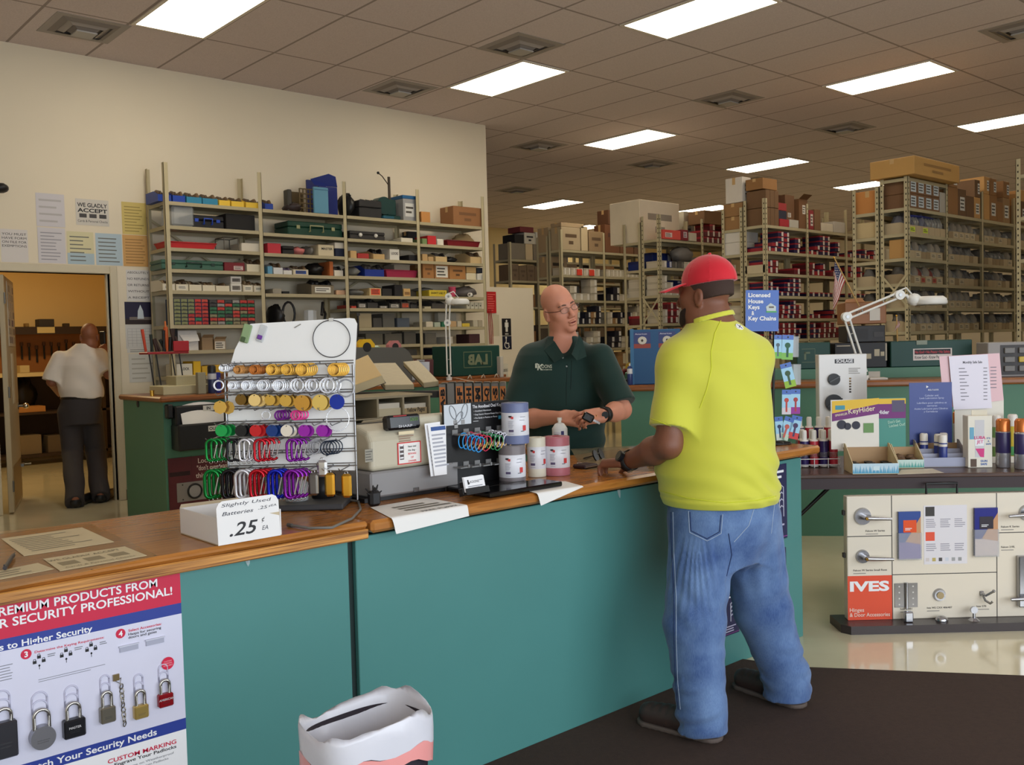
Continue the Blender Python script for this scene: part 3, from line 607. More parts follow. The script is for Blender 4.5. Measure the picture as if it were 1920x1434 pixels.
# seventh shelf
t = thing('paper_bag','crumpled white paper bag on the seventh shelf','bag',T(W(0,6,336,368,618)[0]+.1,9.02,WZ[0][6]+.001)); mb = MB(); r = random.Random(6)
V = []
for z,k in ((0,1),(.08,.97),(.15,.9),(.19,.8)): V += [(sx*.11*k+r.uniform(-.01,.01),sy*.07*k+r.uniform(-.01,.01),z) for sx,sy in ((-1,-1),(0,-1.1),(1,-1),(1,1),(0,1.1),(-1,1))]
mb.add(V,[(j*6+i,j*6+(i+1) % 6,j*6+6+(i+1) % 6,j*6+6+i) for j in range(3) for i in range(6)]+[(18,19,20,21,22,23)],C((214,210,204),.8)); mb.build('bag_paper',t); MB().add([(-.09,-.08,.15),(.09,-.08,.15),(.1,-.1,.09),(-.05,-.1,.08)],[(0,1,2,3)],C((224,220,214),.8)).build('folded_flap',t)
wbox('tall dark box behind the paper bag',0,6,326,334,616,(30,30,32),tape=False); wbox('tall open brown box of packs, seventh shelf',0,6,379,399,633,(150,124,92),open_=True); wbox('shorter open brown box of packs, seventh shelf',0,6,402,423,636,(160,134,100),open_=True,paper=((214,206,190),.05,.95,.05,.8))
for i,(bay,a,b,t0,c,l) in enumerate(((2,672,697,587,(166,152,120),'tan file box in the third bay, seventh shelf'),(2,700,716,596,(70,68,64),'charcoal low box in the third bay, seventh shelf'),(2,718,740,588,(92,90,84),'pale grey drawer box, seventh shelf'),(2,745,768,596,(76,84,96),'slate blue tin of keys, seventh shelf'),(3,799,812,603,(206,196,172),'cream box at the fourth post, seventh shelf'),
        (3,815,826,604,(170,180,160),'white-green framed box, seventh shelf'),(3,828,837,603,(40,104,76),'small green box beside the lamp pole'),(3,843,856,602,(190,156,112),'tan box behind the lamp pole, seventh shelf'),(3,858,866,602,(196,186,162),'narrow cream box near the lamp, seventh shelf'),(3,867,881,606,(212,184,64),'low yellow box, seventh shelf'),(3,888,896,600,(196,186,162),'cream box by the yellow box, seventh shelf'),(3,897,905,600,(176,164,140),'last beige box at the wall end, seventh shelf'))):
    wbox(l,bay,6,a,b,t0,c,tape=False)
wbox('big white sheet box standing behind the small boxes',3,6,822,856,586,(206,200,184),tape=False,yf=RY0+.32,dep=.08)
# eighth shelf and below
wbox('white box with a dark logo on the lowest open shelf',0,7,331,361,682,(216,210,192),text=((40,40,40),'LOCK',.55,.5,.2,.5),tape=False); wbox('bright yellow carton, lowest open shelf',0,7,363,377,677,(222,178,40),tape=False); wbox('mustard carton behind the spray can',0,7,379,398,686,(206,164,50),tape=False); wbox('amber carton beside the display board',0,7,400,420,684,(210,166,48),tape=False)
for i,(bay,a,b,t0,c,l) in enumerate(((2,668,684,632,(80,76,68),'dark clear-lid box, eighth shelf'),(2,686,718,625,(96,92,80),'wide smoky clear drawer, eighth shelf'),(2,722,754,625,(92,88,78),'second smoky clear drawer, eighth shelf'),(2,758,780,622,(86,82,74),'smoky clear drawer by the fourth post'),(3,797,818,624,(100,96,86),'smoky clear box past the fourth post, eighth shelf'),(3,843,849,631,(200,194,180),'slim white box, eighth shelf'),(3,880,900,626,(70,40,44),'maroon box at the wall end, eighth shelf'))):
    wbox(l,bay,7,a,b,t0,c,tape=False)
wbox('navy box on the lowest shelf behind the green case',3,8,812,838,652,(36,44,64),tape=False); wbox('grey tin on the lowest shelf beside the lamp pole',2,8,760,782,655,(80,78,74),tape=False)
# ================================================================ WAREHOUSE RACKS
X0 = 9.66; BP = .935
def zs_at(px,Y,ys): return [onY(px,y,Y).z for y in ys]
ROWS = {
 'A': dict(y=4.655,d=.305,n=5,z=zs_at(1703,4.655,[332,388,436,482.5,530,576,621])+[1.05,.6],nm='long-carton rack',lab='tall warehouse rack with a long tan carton on top'),
 'B': dict(y=6.365,d=.305,n=3,z=zs_at(1429,6.365,[420,469,511,553.5,597,637])+[1.0,.55],nm='navy-box rack',lab='warehouse rack filled with navy and red boxes'),
 'C': dict(y=7.96,d=.305,n=3,z=zs_at(1222,7.96,[446,500,552.5,606,655])+[.8],nm='white-crate rack',lab='warehouse rack carrying the big white carton at its end'),
 'D': dict(y=9.78,d=.25,n=3,z=zs_at(1054,9.78,[467.6,515,562.5,608,655])+[.85],nm='bald-clerk rack',lab='warehouse rack directly behind the bald clerk'),
 'E': dict(y=11.4,d=.4,n=5,z=zs_at(950,11.4,[485,525,575])+[1.42,.95,.45],nm='farthest rack',lab='farthest warehouse rack with grey cartons, past the white wall'),
 'F': dict(y=2.98,d=.305,n=3,z=[2.9,2.5,2.1,1.7,1.3,.9],nm='edge rack',lab='warehouse rack of which only a post shows at the picture edge'),
}
for k,R in ROWS.items():
    xs = [X0+(.45 if k == 'E' else 0)+BP*i for i in range(R['n']+1)]; R['x'] = xs
    hh = 3.05 if k != 'A' else R['z'][0]+.006
    R['o'] = rack('warehouse_rack',R['lab'],xs,R['y'],R['y']+R['d'],3.05,[R['z'] if k != 'A' or b_ == 0 else R['z'][1:] for b_ in range(R['n'])],'warehouse racks',holes=k in 'ABCF',end_x=((R['z'][5],R['z'][5]+.36),) if k == 'A' else (((R['z'][3]-.02,R['z'][3]+.36),) if k == 'C' else ()))
    # the rack standing back to back with it
    if k in 'ABCD': R['o2'] = rack('warehouse_rack',R['lab'].replace('warehouse rack','rack') + ', its back-to-back twin',xs[:3],R['y']+R['d']+.012,R['y']+2*R['d']+.012,2.98,[[z-.012 for z in (R['z'][1:] if k == 'A' else R['z'])]]*2,'warehouse racks',holes=k in 'AB')
    if k == 'F': R['o2'] = rack('warehouse_rack','rack whose perforated posts show at the picture edge',xs,3.297,3.602,3.05,[R['z']]*3,'warehouse racks',holes=True)
BAYN = ['end bay','second bay','third bay','fourth bay','fifth bay']
SHN = ['top shelf','second shelf','third shelf','fourth shelf','fifth shelf','sixth shelf','seventh shelf','eighth shelf','ninth shelf']
bank = {}
def stock(kind,cat,R,bay,sh,items,desc,make,group,rear=False):
    """items: list of (dx, dy, dz, tier, i) placed on shelf sh of that bay, copies of one source"""
    for (x,y,z,tier,i,key,word) in items:
        Mx = T(R['x'][bay]+x,y,R['z'][sh]-(.012 if rear else 0)+.001+z)
        lab = f"{word} {desc}, {ORD[i]} along{', ' + ORD[tier] + ' up' if tier else ''}, {SHN[sh]}, {BAYN[bay]}, {R['nm']}{' rear' if rear else ''}"
        if (kind,key) not in bank:
            o = make(key); o.matrix_world = Mx; o['label'] = lab; o['group'] = group; bank[(kind,key)] = o
        else: dup(bank[(kind,key)],Mx,lab,group)
# --- a lock box: 13 cm wide, navy with a red band and white end label; variants
def lockbox(key,kind='lock_box'):
    w,h,d,a,b,lb = key; t = thing(kind,'','box'); mb = MB(); A,B_,L_ = C(a,.45),C(b,.45),C(lb,.5)
    mb.bx(0,w,0,d,0,h,A,c=.003); mb.build('box_body',t)
    mb = MB().bx(-.0005,w+.0005,-.0008,d*.999,h*.72,h+.0006,B_); mb.build('lid_band',t)
    MB().bx(w*.60,w*.92,-.0022,-.0008,h*.12,h*.9,L_).build('end_label',t)
    return t
NAVY,RED,WHT,MAR = (34,26,62),(150,34,44),(206,198,186),(96,28,34)
def fill_lock(rk,bay,sh,cols,tiers,w=.118,h=.078,x0=.05,x1=.88,key=None,word='navy',skip=.12,rear=False,desc='lock box',dmax=.27):
    R = ROWS[rk]; its = []; n = int((x1-x0)/(w+.004)); y = R['y']+.02 if not rear else R['y']+R['d']+.03
    for i in range(n):
        m = tiers[i % len(tiers)] if not isinstance(tiers,int) else rng.randint(max(1,tiers-1),tiers)
        c = rng.choice(cols)
        for k in range(m):
            its.append((x0+i*(w+.004),y+rng.uniform(0,.02)*(k == 0),k*(h+.001),k,i,(w,h,dmax-.02,*c[:3]),c[3]))
    stock('lock_box' if rk == 'B' else 'stock_box','box',R,bay,sh,its,desc if rk == 'B' else desc.replace('lock','stock'),lambda key: lockbox(key,'lock_box' if rk == 'B' else 'stock_box'),f'boxes on the {R["nm"]}',rear)
nr = (NAVY,RED,WHT,'navy'); rr_ = (MAR,RED,WHT,'maroon'); rn = (RED,NAVY,WHT,'red')
for bay in range(3):
    fill_lock('B',bay,1,[nr,rn],[1,2,4,4,0,3,4] if bay < 2 else [1,0,1,2,1,2,1],h=.060)
    fill_lock('B',bay,2,[rr_,rn],[2,2,0,0,0,1,1] if bay == 0 else [2,1,2,0,1,1,1])
    fill_lock('B',bay,3,[nr],[3,2,1,3,4,4,4] if bay == 0 else [1,1,1,1,1,1,1],h=.054)
    fill_lock('B',bay,4,[nr,rn,rr_],[3,3,3,3,4,3,3] if bay == 0 else [1,1,0,0,2,0,1],h=.054)
    fill_lock('B',bay,5,[rr_,nr],[3,2,3,3,3,2,2] if bay < 2 else 2,h=.064)
# --- parts bins with polythene bags
def pbin(key):
    w,h,d,c,f,tg = key
    t = bin_('parts_bin','','bin',0,w,0,d,0,h,c,[m_poly,C(f),m_poly],low=.72,seed=int(w*1000)+f[0],lumps=3,rise=.9,paper=tg); return t
CRM,CR2 = (178,160,128),(150,130,100)
def fill_bin(rk,bay,sh,keys,x0=.05,x1=.9,rear=False,desc='parts bin'):
    R = ROWS[rk]; its = []; x = x0; i = 0; y = R['y']+.012 if not rear else R['y']+R['d']+.03
    while True:
        k = rng.choice(keys); w = k[0][0]
        if x+w > x1: break
        its.append((x+w/2,y+k[0][2]/2,0,0,i,k[0],k[1])); x += w+.006; i += 1
    stock('parts_bin','bin',R,bay,sh,its,desc,lambda key: (lambda t: (setattr(t,'matrix_world',I4),t)[1])(pbin(key)),f'parts bins on the {R["nm"]}',rear)
kA = [((.12,.11,.27,CRM,(96,92,88),None),'cream'),((.10,.10,.27,CR2,(70,66,62),None),'tan'),((.14,.11,.27,CRM,(130,120,104),(190,178,150)),'labelled cream')]
kL = [((.15,.12,.27,CRM,(90,90,100),(196,214,60)),'lime-tagged'),((.13,.12,.27,CRM,(150,140,120),None),'cream')]
kR = [((.13,.10,.27,(168,120,80),(170,60,50),None),'brown'),((.11,.1,.27,CR2,(120,60,50),(180,70,60)),'red-tagged')]
for bay in range(5):
    for sh in (2,3,4,5,6): fill_bin('A',bay,sh,kL if (bay == 0 and sh == 2) else (kR+kA if (sh == 4 and bay == 0) or (sh == 6 and bay == 1) else kA))
for sh in (4,5): fill_bin('A',0,sh,kA,rear=True)
# --- white and coloured small boxes, row C and D
wb = ((196,186,166),(180,170,150),(222,216,204),'white'); bb = ((26,44,104),(22,34,84),(190,190,196),'blue'); tb = ((158,120,78),(140,104,66),(206,196,170),'tan'); gb = ((92,86,78),(80,74,68),(120,114,104),'grey'); kb = ((30,28,40),(26,24,34),(200,196,190),'black')
for bay in range(2):
    fill_lock('C',bay,0,[rr_],[0,0,0,0,0,1,1] if bay == 0 else [2,3,2,2,3,3,3],h=.085)
    fill_lock('C',bay,1,[bb,wb,gb],[1,1,1,1,1,1,1] if bay == 0 else [2,1,2,1,2,1,1],h=.09)
    fill_lock('C',bay,2,[bb,wb,tb],[3,2,1,1,2,1,1],h=.085)
    fill_lock('C',bay,3,[wb,rr_,wb],[2,3,3,3,3,2,3],h=.09,w=.115)
    fill_lock('C',bay,4,[bb,kb],[2,2,1,2,1,2,2],h=.09)
    fill_lock('D',bay,1,[wb],1,h=.11,w=.085,desc='small box',dmax=.22)
    fill_lock('D',bay,2,[wb,kb,tb,wb],[1,2,1,1,3,3,2],h=.105,w=.14,dmax=.22)
    fill_lock('D',bay,4,[wb,gb,kb],[2,3,2,2,3],h=.085,w=.15,dmax=.22); fill_lock('D',bay,5,[tb,wb],[1,2,1,2],h=.2,w=.2,dmax=.22)
    fill_lock('D',bay,3,[wb,kb,tb],[2,1,2,1,2,2,3],h=.09,w=.11,dmax=.22)
for sh in (1,2,3): fill_lock('C',0,sh,[bb,rr_,wb] if sh != 3 else [rr_],2,h=.12,w=.2,rear=True)
for sh in (3,4): fill_lock('B',0,sh,[wb,rr_],2,h=.09,rear=True)
for sh in (2,): fill_lock('D',0,sh,[gb,tb],2,h=.12,w=.2,rear=True,dmax=.22)
# --- single cartons one can pick out
def WC(rk,bay,sh,label,x0,x1,z,h,c,yo=.01,d=.28,rear=False,**k):
    R = ROWS[rk]; y = R['y']+yo+(R['d']+.012 if rear else 0); zz = R['z'][sh]-(.012 if rear else 0)+.001+z
    return carton('warehouse_carton',label,'carton',R['x'][0]+BP*bay+x0,R['x'][0]+BP*bay+x1,y,y+d,zz,zz+h,c,**k)
TAN,BRN,DBR,CWH = (186,142,86),(142,102,62),(104,76,50),(206,194,172)
WC('A',0,0,'long tan carton lying on top of the tall warehouse rack',-.06,1.0,.014,.185,(188,146,84),yo=-.1,d=.48,print_=(150,112,62))
blue_lb = dict(paper=((190,200,206),.15,.85,.12,.85),tape=False)
for j in range(2):
    for i in range(4): WC('A',0,1,f'brown carton with blue-white label, {ORD[i]} along, {"upper" if j else "lower"} tier under the long carton',.06+i*.175,.06+i*.175+.17,j*.152,.15,(118,84,56),**blue_lb)
WC('A',0,1,'clear wrapped white carton at the end of the labelled cartons',.77,.9,0,.22,(170,164,152),tape=False)
WC('A',0,1,'orange-tan carton at the rack end below the long carton',.04,.4,0,.24,(196,132,70),rear=True); WC('A',0,1,'red box beside the orange-tan carton at the rack end',.42,.7,0,.25,(150,30,40),rear=True,d=.27)
WC('A',0,2,'long cream bin-side carton at the rack end, third shelf',.04,.8,0,.17,(196,174,130),rear=True,tape=False); WC('A',0,3,'plain tan carton at the rack end, fourth shelf',.046,.1,0,.2,(186,142,84),tape=False,yo=.03,d=.2)
for bay in range(1,5):
    x = .04; i = 0
    while x < .8:
        w_ = rng.choice((.16,.2,.24)); h_ = rng.choice((.18,.24,.3)); c = rng.choice((BRN,TAN,CWH,DBR,(150,118,80)))
        WC('A',bay,1,f'{ORD[i]} lower carton on the top shelf, {BAYN[bay]}, long-carton rack',x,min(x+w_,.9),0,h_,c,paper=((206,206,200),.2,.8,.2,.7) if i % 2 else None,tape=i % 3 > 0)
        if rng.random() < .6: WC('A',bay,1,f'{ORD[i]} upper carton on the top shelf, {BAYN[bay]}, long-carton rack',x+.01,min(x+w_-.01,.89),h_+.002,rng.choice((.14,.2)),rng.choice((BRN,TAN,DBR)),paper=((204,206,204),.55,.95,.2,.8),tape=False)
        x += w_+.012; i += 1
t = bag('polythene_bag','royal blue plastic bag above the lime-tagged bins','bag',X0+.1,X0+.85,4.68,4.9,ROWS['A']['z'][2]+.175,ROWS['A']['z'][2]+.215,C((22,34,110),.3),seed=71)
# row B top
WC('B',0,0,'white carton on tan cartons at the end of the navy-box rack',.02,.2,.32,.3,(214,206,194),paper=((190,190,186),.3,.8,.2,.8),rear=True,d=.24)
for j in range(2):
    for i in range(2): WC('B',0,0,f'{"upper" if j else "lower"} tan carton, {ORD[i]} along, rear end of the navy-box rack',.02+i*.3,.31+i*.3,j*.16,.155,(150,112,70),rear=True)
for j in range(2):
    for i in range(3): WC('B',0,0,f'{"upper" if j else "lower"} narrow brown carton {ORD[i]} from the post, navy-box rack top',-.0+.05+i*.09,.135+i*.09,j*.21,.205,(112,82,54),yo=.02,d=.27,tape=False)
WC('B',0,0,'brown carton bridging the stack on top of the navy-box rack',.05,.35,.43,.13,(150,108,64),yo=.06,d=.24)
WC('B',0,0,'red flat box with white lid on top of the navy-box rack',.32,.52,0,.09,(160,36,44),tape=False); WC('B',0,0,'navy flat box on the red box, navy-box rack',.32,.5,.092,.1,(40,40,56),tape=False,yo=.03,d=.24); WC('B',0,0,'red bag-topped box on the navy flat box',.32,.5,.194,.09,(150,48,48),tape=False,yo=.03,d=.24)
WC('B',0,0,'square brown carton with one white sticker, navy-box rack top',.52,.72,.1,.3,(106,74,48),paper=((206,200,190),.25,.6,.1,.28),tape=False,yo=.06,d=.22); WC('B',0,0,'white tray of parts under the square brown carton',.53,.73,0,.095,(176,170,156),tape=False)
WC('B',0,0,'open-flapped brown carton beside the second post, navy-box rack top',.74,.93,0,.36,(112,76,46),open_=True,paper=((206,200,190),.4,.75,.5,.8))
for i,(a,b,h_,c) in enumerate(((.03,.14,.24,(140,40,46)),(.16,.3,.26,(120,88,58)),(.32,.6,.1,CWH),(.62,.9,.14,(180,172,160)))): WC('B',1,0,f'{ORD[i]} box on the top shelf past the open-flapped carton',a,b,0,h_,c,tape=False,paper=((206,200,190),.3,.8,.2,.8) if i == 0 else None)
for j in range(2): WC('B',0,1,f'{"upper" if j else "lower"} white drawer carton at the rear end of the navy-box rack',.02,.34,j*.15,.148,(206,200,190),rear=True,tape=False)
WC('B',0,2,'low cream carton at the end post, third shelf, navy-box rack',.0,.045,0,.1,(190,176,146),tape=False)
# row C: the big white crate and its neighbours
R = ROWS['C']; carton('white_carton','big plain white carton overhanging the end of the warehouse rack','carton',X0+.05,X0+.885,R['y']+.367,R['y']+.90,R['z'][0]-.008,R['z'][0]+.56,(222,208,182),tape=False,print_=(150,140,124))
carton('white_carton','second tall pale carton right behind the big white carton','carton',X0+.99,X0+1.22,R['y']+.37,R['y']+.6,R['z'][0]-.008,R['z'][0]+.47,(196,186,164),paper=((150,146,130),.2,.7,.1,.6),tape=False)
WC('C',0,0,'salmon red flat box under the big white carton',.06,.42,0,.12,(206,78,66),tape=False,yo=-.02,d=.1,paper=((220,190,180),.1,.5,.2,.7)); WC('C',0,0,'maroon box with white picture label by the salmon box',.43,.58,0,.14,(126,34,42),tape=False,yo=-.02,d=.11,paper=((200,176,180),.3,.8,.25,.8)); WC('C',0,0,'small white box before the second pale carton',.60,.76,0,.11,(190,180,160),tape=False,yo=-.02,d=.1)
WC('C',1,0,'brown carton lying over the maroon boxes, white-crate rack',.05,.5,.262,.18,(118,84,52)); WC('C',1,0,'pale box beside the brown carton over maroon boxes',.52,.72,.262,.14,(196,184,156),tape=False)
bag('grey_bag','grey sack sprawled on the second shelf of the white-crate rack','bag',X0+.42,X0+.86,R['y']+.03,R['y']+.25,R['z'][1]+.092,R['z'][1]+.3,C((110,104,98)),seed=81)
# row D
R = ROWS['D']
for i,(a,b,z,h_,c,l) in enumerate(((.03,.42,0,.33,(176,156,124),'pale tan carton at the end post behind the clerk'),(.44,.58,0,.36,(196,176,140),'tall slim carton beside the pale tan carton'),(.60,.92,0,.30,(150,124,92),'square carton with dark stripe behind the clerk'),(.03,.5,.332,.06,(170,146,112),'flat carton lid on the pale tan carton'))): WC('D',0,0,l,a,b,z,h_,c,d=.22,print_=(96,74,52) if i in (0,2) else None)
for i,(a,b,z,h_,c,l) in enumerate(((.02,.34,0,.42,(112,70,42),'dark brown carton with printed marks, second bay behind the clerk'),(.36,.66,0,.4,(116,76,46),'dark brown carton in the middle of the second bay'),(.1,.5,.425,.22,(96,62,40),'dark brown carton stacked highest behind the clerk'),(.68,.92,0,.3,(100,70,46),'brown carton at the far post of the second bay'))): WC('D',1,0,l,a,b,z,h_,c,d=.23,print_=(80,46,30))
for i,x in enumerate((.32,.58)): WC('D',0,1,f'{"first" if i == 0 else "second"} bright red-orange tag card on the bins behind the clerk',x,x+.11,.0,.09,(214,62,40),d=.012,yo=-.0075,tape=False)
WC('D',0,0,'tan carton at the rear end of the rack behind the clerk',.02,.4,0,.36,(170,146,112),rear=True,d=.23); WC('D',0,1,'stack carton with black printing at the rear end, second shelf',.02,.4,0,.3,(160,136,104),rear=True,d=.23,print_=(60,50,40))
# row E
for i,(a,b,z,h_,c,l) in enumerate(((-.42,-.1,0,.26,(132,122,106),'grey carton at the wall end of the farthest rack'),(-.09,.07,0,.26,(206,186,150),'pale tan carton between two grey cartons'),(.08,.42,0,.26,(130,120,104),'grey carton past the pale tan one, farthest rack'),(-.32,-.12,.262,.14,(26,24,24),'black box with red side on the grey cartons'),(-.11,.13,.262,.18,(200,196,184),'white printer carton on the pale tan carton'),(.14,.42,.262,.2,(206,202,190),'white printer carton with dark band, farthest rack'),(-.2,.1,.444,.09,(110,40,44),'dark red-banded white carton on top of the farthest rack'),(.54,.88,0,.3,(70,80,110),'blue printed carton behind the first rack post'))): WC('E',0,0,l,a+.45,b+.45,z,h_,c,d=.3,tape=False,print_=(40,36,40) if i in (4,5) else None)
for i in range(5): WC('E',0,1,f'{ORD[i]} mottled tan carton on the second shelf, farthest rack',.03+i*.175,.2+i*.175,0,.26-.02*(i % 2),(118,98,76),d=.3,tape=False,print_=(96,78,60))
for bay in range(5):
    for sh in (1,2,3,4):
        if (bay,sh) == (0,1): continue
        for i in range(3): WC('E',bay,sh,f'{ORD[i]} plain carton on the {SHN[sh]}, {BAYN[bay]}, farthest rack',.04+i*.29,.04+i*.29+rng.choice((.22,.26,.28)),0,rng.choice((.2,.26,.3)),rng.choice((BRN,DBR,(118,98,76),(150,140,122),(96,84,70))),d=.3,tape=False)
# ================================================================ SERVICE COUNTER (front face Y = 2.435)
CY0,CY1,CZ = 2.435,3.06,.905
m_teal = M('teal laminate',(76,134,130),.42,var=.05,vs=3)
m_teald = M('dark groove',(26,44,42),.7)
m_top = wood('honey oak worktop',(150,92,38),(186,122,54),5,.26,'X',12); m_top.node_tree.nodes['Principled BSDF'].inputs['Coat Weight'].default_value = .15
m_ply = wood('plywood edge',(120,70,26),(206,146,72),9,.4,'X',10)
def ply_edge():
    m = M('layered plywood edge',(190,130,60),.4); nt = m.node_tree; b = nt.nodes['Principled BSDF']
    tc = nt.nodes.new('ShaderNodeTexCoord'); mp = nt.nodes.new('ShaderNodeMapping'); mp.inputs['Scale'].default_value = (3,8,190)
    n = nt.nodes.new('ShaderNodeTexNoise'); n.inputs['Scale'].default_value = 1; n.inputs['Detail'].default_value = 4; n.inputs['Distortion'].default_value = .4
    cr = nt.nodes.new('ShaderNodeValToRGB'); cr.color_ramp.elements[0].position = .36; cr.color_ramp.elements[1].position = .62
    cr.color_ramp.elements[0].color = (*lin((112,62,22)),1); cr.color_ramp.elements[1].color = (*lin((214,152,76)),1)
    nt.links.new(tc.outputs['Object'],mp.inputs[0]); nt.links.new(mp.outputs[0],n.inputs['Vector']); nt.links.new(n.outputs['Fac'],cr.inputs[0]); nt.links.new(cr.outputs[0],b.inputs['Base Color'])
    return m
m_pe = ply_edge()
GL,GR = onY(655,1100,CY0).x,onY(669,1100,CY0).x
ER = onY(1503.5,1000,CY0).x
t = thing('service_counter','teal service counter unit carrying the padlock poster','counter',T(0,CY0,0))
MB().bx(-1.6,GL,0,.02,0,CZ-.054,m_teal,c=.002).build('front_panel',t); MB().bx(-1.6,GL,.55,.57,0,CZ-.054,m_teal).build('rear_panel',t); MB().bx(GL-.02,GL,.02,.55,0,CZ-.054,m_teal).build('end_panel',t)
t = thing('service_counter','teal service counter unit the man in the red cap leans on','counter',T(0,CY0,0))
MB().bx(GR,ER,0,.02,0,CZ-.054,m_teal,c=.002).build('front_panel',t); MB().bx(GR,ER,.55,.57,0,CZ-.054,m_teal).build('rear_panel',t); MB().bx(ER-.02,ER,.02,.55,0,CZ-.054,m_teal).build('end_panel',t); MB().bx(GL+.001,GR,.02,.06,0,CZ-.054,m_teald).build('joint_strip',t)
TLX = onY(692.5,985,2.385).x
t = thing('worktop','thick plywood-edged wooden worktop with papers under clear film','worktop',T(0,0,CZ))
mb = MB(); mb.bx(-1.6,TLX,2.387,3.065,-.022,0,m_top,c=.008).build('top_board',t)
MB().bx(-1.6,TLX-.002,2.385,3.06,-.052,-.0225,m_pe,c=.003).build('plywood_edge',t)
TRX = onY(1537,838,2.385).x
t = thing('worktop','smooth honey wooden worktop under the cash register and tape rolls','worktop',T(0,0,CZ))
MB().bx(TLX+.006,TRX,2.38,3.065,-.038,0,m_top,c=.009).build('top_board',t)
# little torn tape scraps under the lips
for px,py,l in ((463,1048,'scrap of clear tape under the lip of the plywood-edged worktop'),(1160,924,'scrap of clear tape under the lip by the red cap man')):
    p = onY(px,py,CY0-.002); tag(MB(T(p)).add([(-.008,0,.012),(.01,0,.012),(.006,-.004,-.012),(0,-.006,-.02),(-.005,-.003,-.008)],[(0,1,2,3,4)],m_clear).build('tape_scrap'),l,'tape scrap')
# ---------------------------------------------------------------- plane helper: photograph pixels to the coordinates of a flat thing
class Pl:
    def __init__(s,Mx): s.M = Mx; s.I = Mx.inverted(); s.o = Mx.translation.copy(); s.n = Vector((Mx[0][2],Mx[1][2],Mx[2][2]))
    def p(s,x,y): q = s.I @ onP(x,y,s.o,s.n); return q.x,q.y
    def box(s,x0,y0,x1,y1):
        ym,xm = (y0+y1)/2,(x0+x1)/2
        return s.p(x0,ym)[0],s.p(x1,ym)[0],s.p(xm,y1)[1],s.p(xm,y0)[1]
    def rect(s,mb,x0,y0,x1,y1,mat,z=0): a,b,c,d = s.box(x0,y0,x1,y1); return mb.rect(a,b,c,d,mat,z)
    def quad(s,mb,pts,mat,z=0): return mb.poly([(*s.p(*q),z) for q in pts],mat)
    def text(s,mb,t,x0,y0,x1,y1,cap,mat,z=.0006,bold=.0,shear=0,rot=None):
        a,b = s.p(x0,y0),s.p(x1,y1); w = math.hypot(b[0]-a[0],b[1]-a[1]); h = abs(s.p(x0,y0-cap)[1]-a[1])
        return mb.text(t,a[0],a[1],h,mat,z,'l',bold,shear,w,rot=math.atan2(b[1]-a[1],b[0]-a[0]) if rot is None else rot)
K = C((30,30,34)); WHITE = C((238,238,240),.5); GR_ = C((120,122,130))
PX0 = onY(338,1066,CY0).x
# ---------------------------------------------------------------- the padlock poster
P = Pl(frame((0,CY0-.002,0),(1,0,0),(0,0,1)))
t = thing('padlock_poster','red, white and blue padlock display poster on the teal counter front','poster',P.M)
def pz(y): return P.p(338,y)[1]
xl,xr = -.35,P.p(339.5,1130)[0]
mR,mB,mL = C((202,40,72),.35),C((48,66,148),.35),M('lavender poster sheet',(214,214,232),.35,var=.05,vs=4)
mb = MB().bx(xl,xr,.08,min(pz(1063),CZ-.055),-.0015,0,WHITE); mb.rect(xl,xr,pz(1130),min(pz(1063),CZ-.055),mR,.0003).rect(xl,xr,pz(1150),pz(1130),mB,.0003).rect(xl,xr,pz(1348),pz(1150),mL,.0003).rect(xl,xr,pz(1369),pz(1348),mB,.0003); mb.build('sheet',t)
def zq(x,y): return x/2.868,934+y/2.868
mb = MB()
def ptx(s,xr_,yr_,xl_,cap,mat,bold=.018,**k): # right-end baseline in zoomed pixels, left end x; the line runs level on the poster
    a = P.p(*zq(xr_,yr_)); x0 = P.p(*zq(xl_,yr_+(xr_-xl_)*.21))[0]; h = .78*cap/2.868*(P.p(300,1100)[1]-P.p(300,1101)[1]); mb.text(s,x0,a[1],h,mat,.0009,'l',bold,0,a[0]-x0)
ptx('PREMIUM PRODUCTS FROM',846,474,-48,54,WHITE); ptx('YOUR SECURITY PROFESSIONAL!',926,516,-190,54,WHITE)
ptx('Steps to Higher Security',497,714,-120,40,WHITE); ptx('Locks to Match Your Security Needs',843,1270,-160,42,WHITE)
ptx('Determine the Keying Requirements:',560,752,186,15,mR,.015); ptx('Select Accessories:',868,680,690,17,mR,.02); ptx('Hasps for securing',866,700,690,17,K,.015); ptx('doors and gates',842,722,690,17,K,.015)
ptx('CUSTOM MARKING',948,1316,578,28,mR,.02); ptx('Laser Engrave Your Padlocks',948,1340,520,22,K,.015); ptx('Logo or Name on Weatherproof',935,1372,580,15,GR_,.0); ptx('Padlocks or Aluminium Padlocks',905,1402,590,15,GR_,.0)
for n,x,y in (('3',140,838),('4',648,727)):
    a = P.p(*zq(x,y)); mb.disc(*a,.012,mR,.0008); mb.text(n,a[0],a[1]-.0065,.013,WHITE,.0011,'c',.03)
a = P.p(*zq(900,886)); mb.disc(*a,.0165,C((212,40,72),.35),.003,n=28)
for i,s in enumerate(('CUSTOM','MARKING','AVAILABLE')): mb.text(s,a[0],a[1]+.004-.0055*i,.0035,C((240,190,200)),.0034,'c')
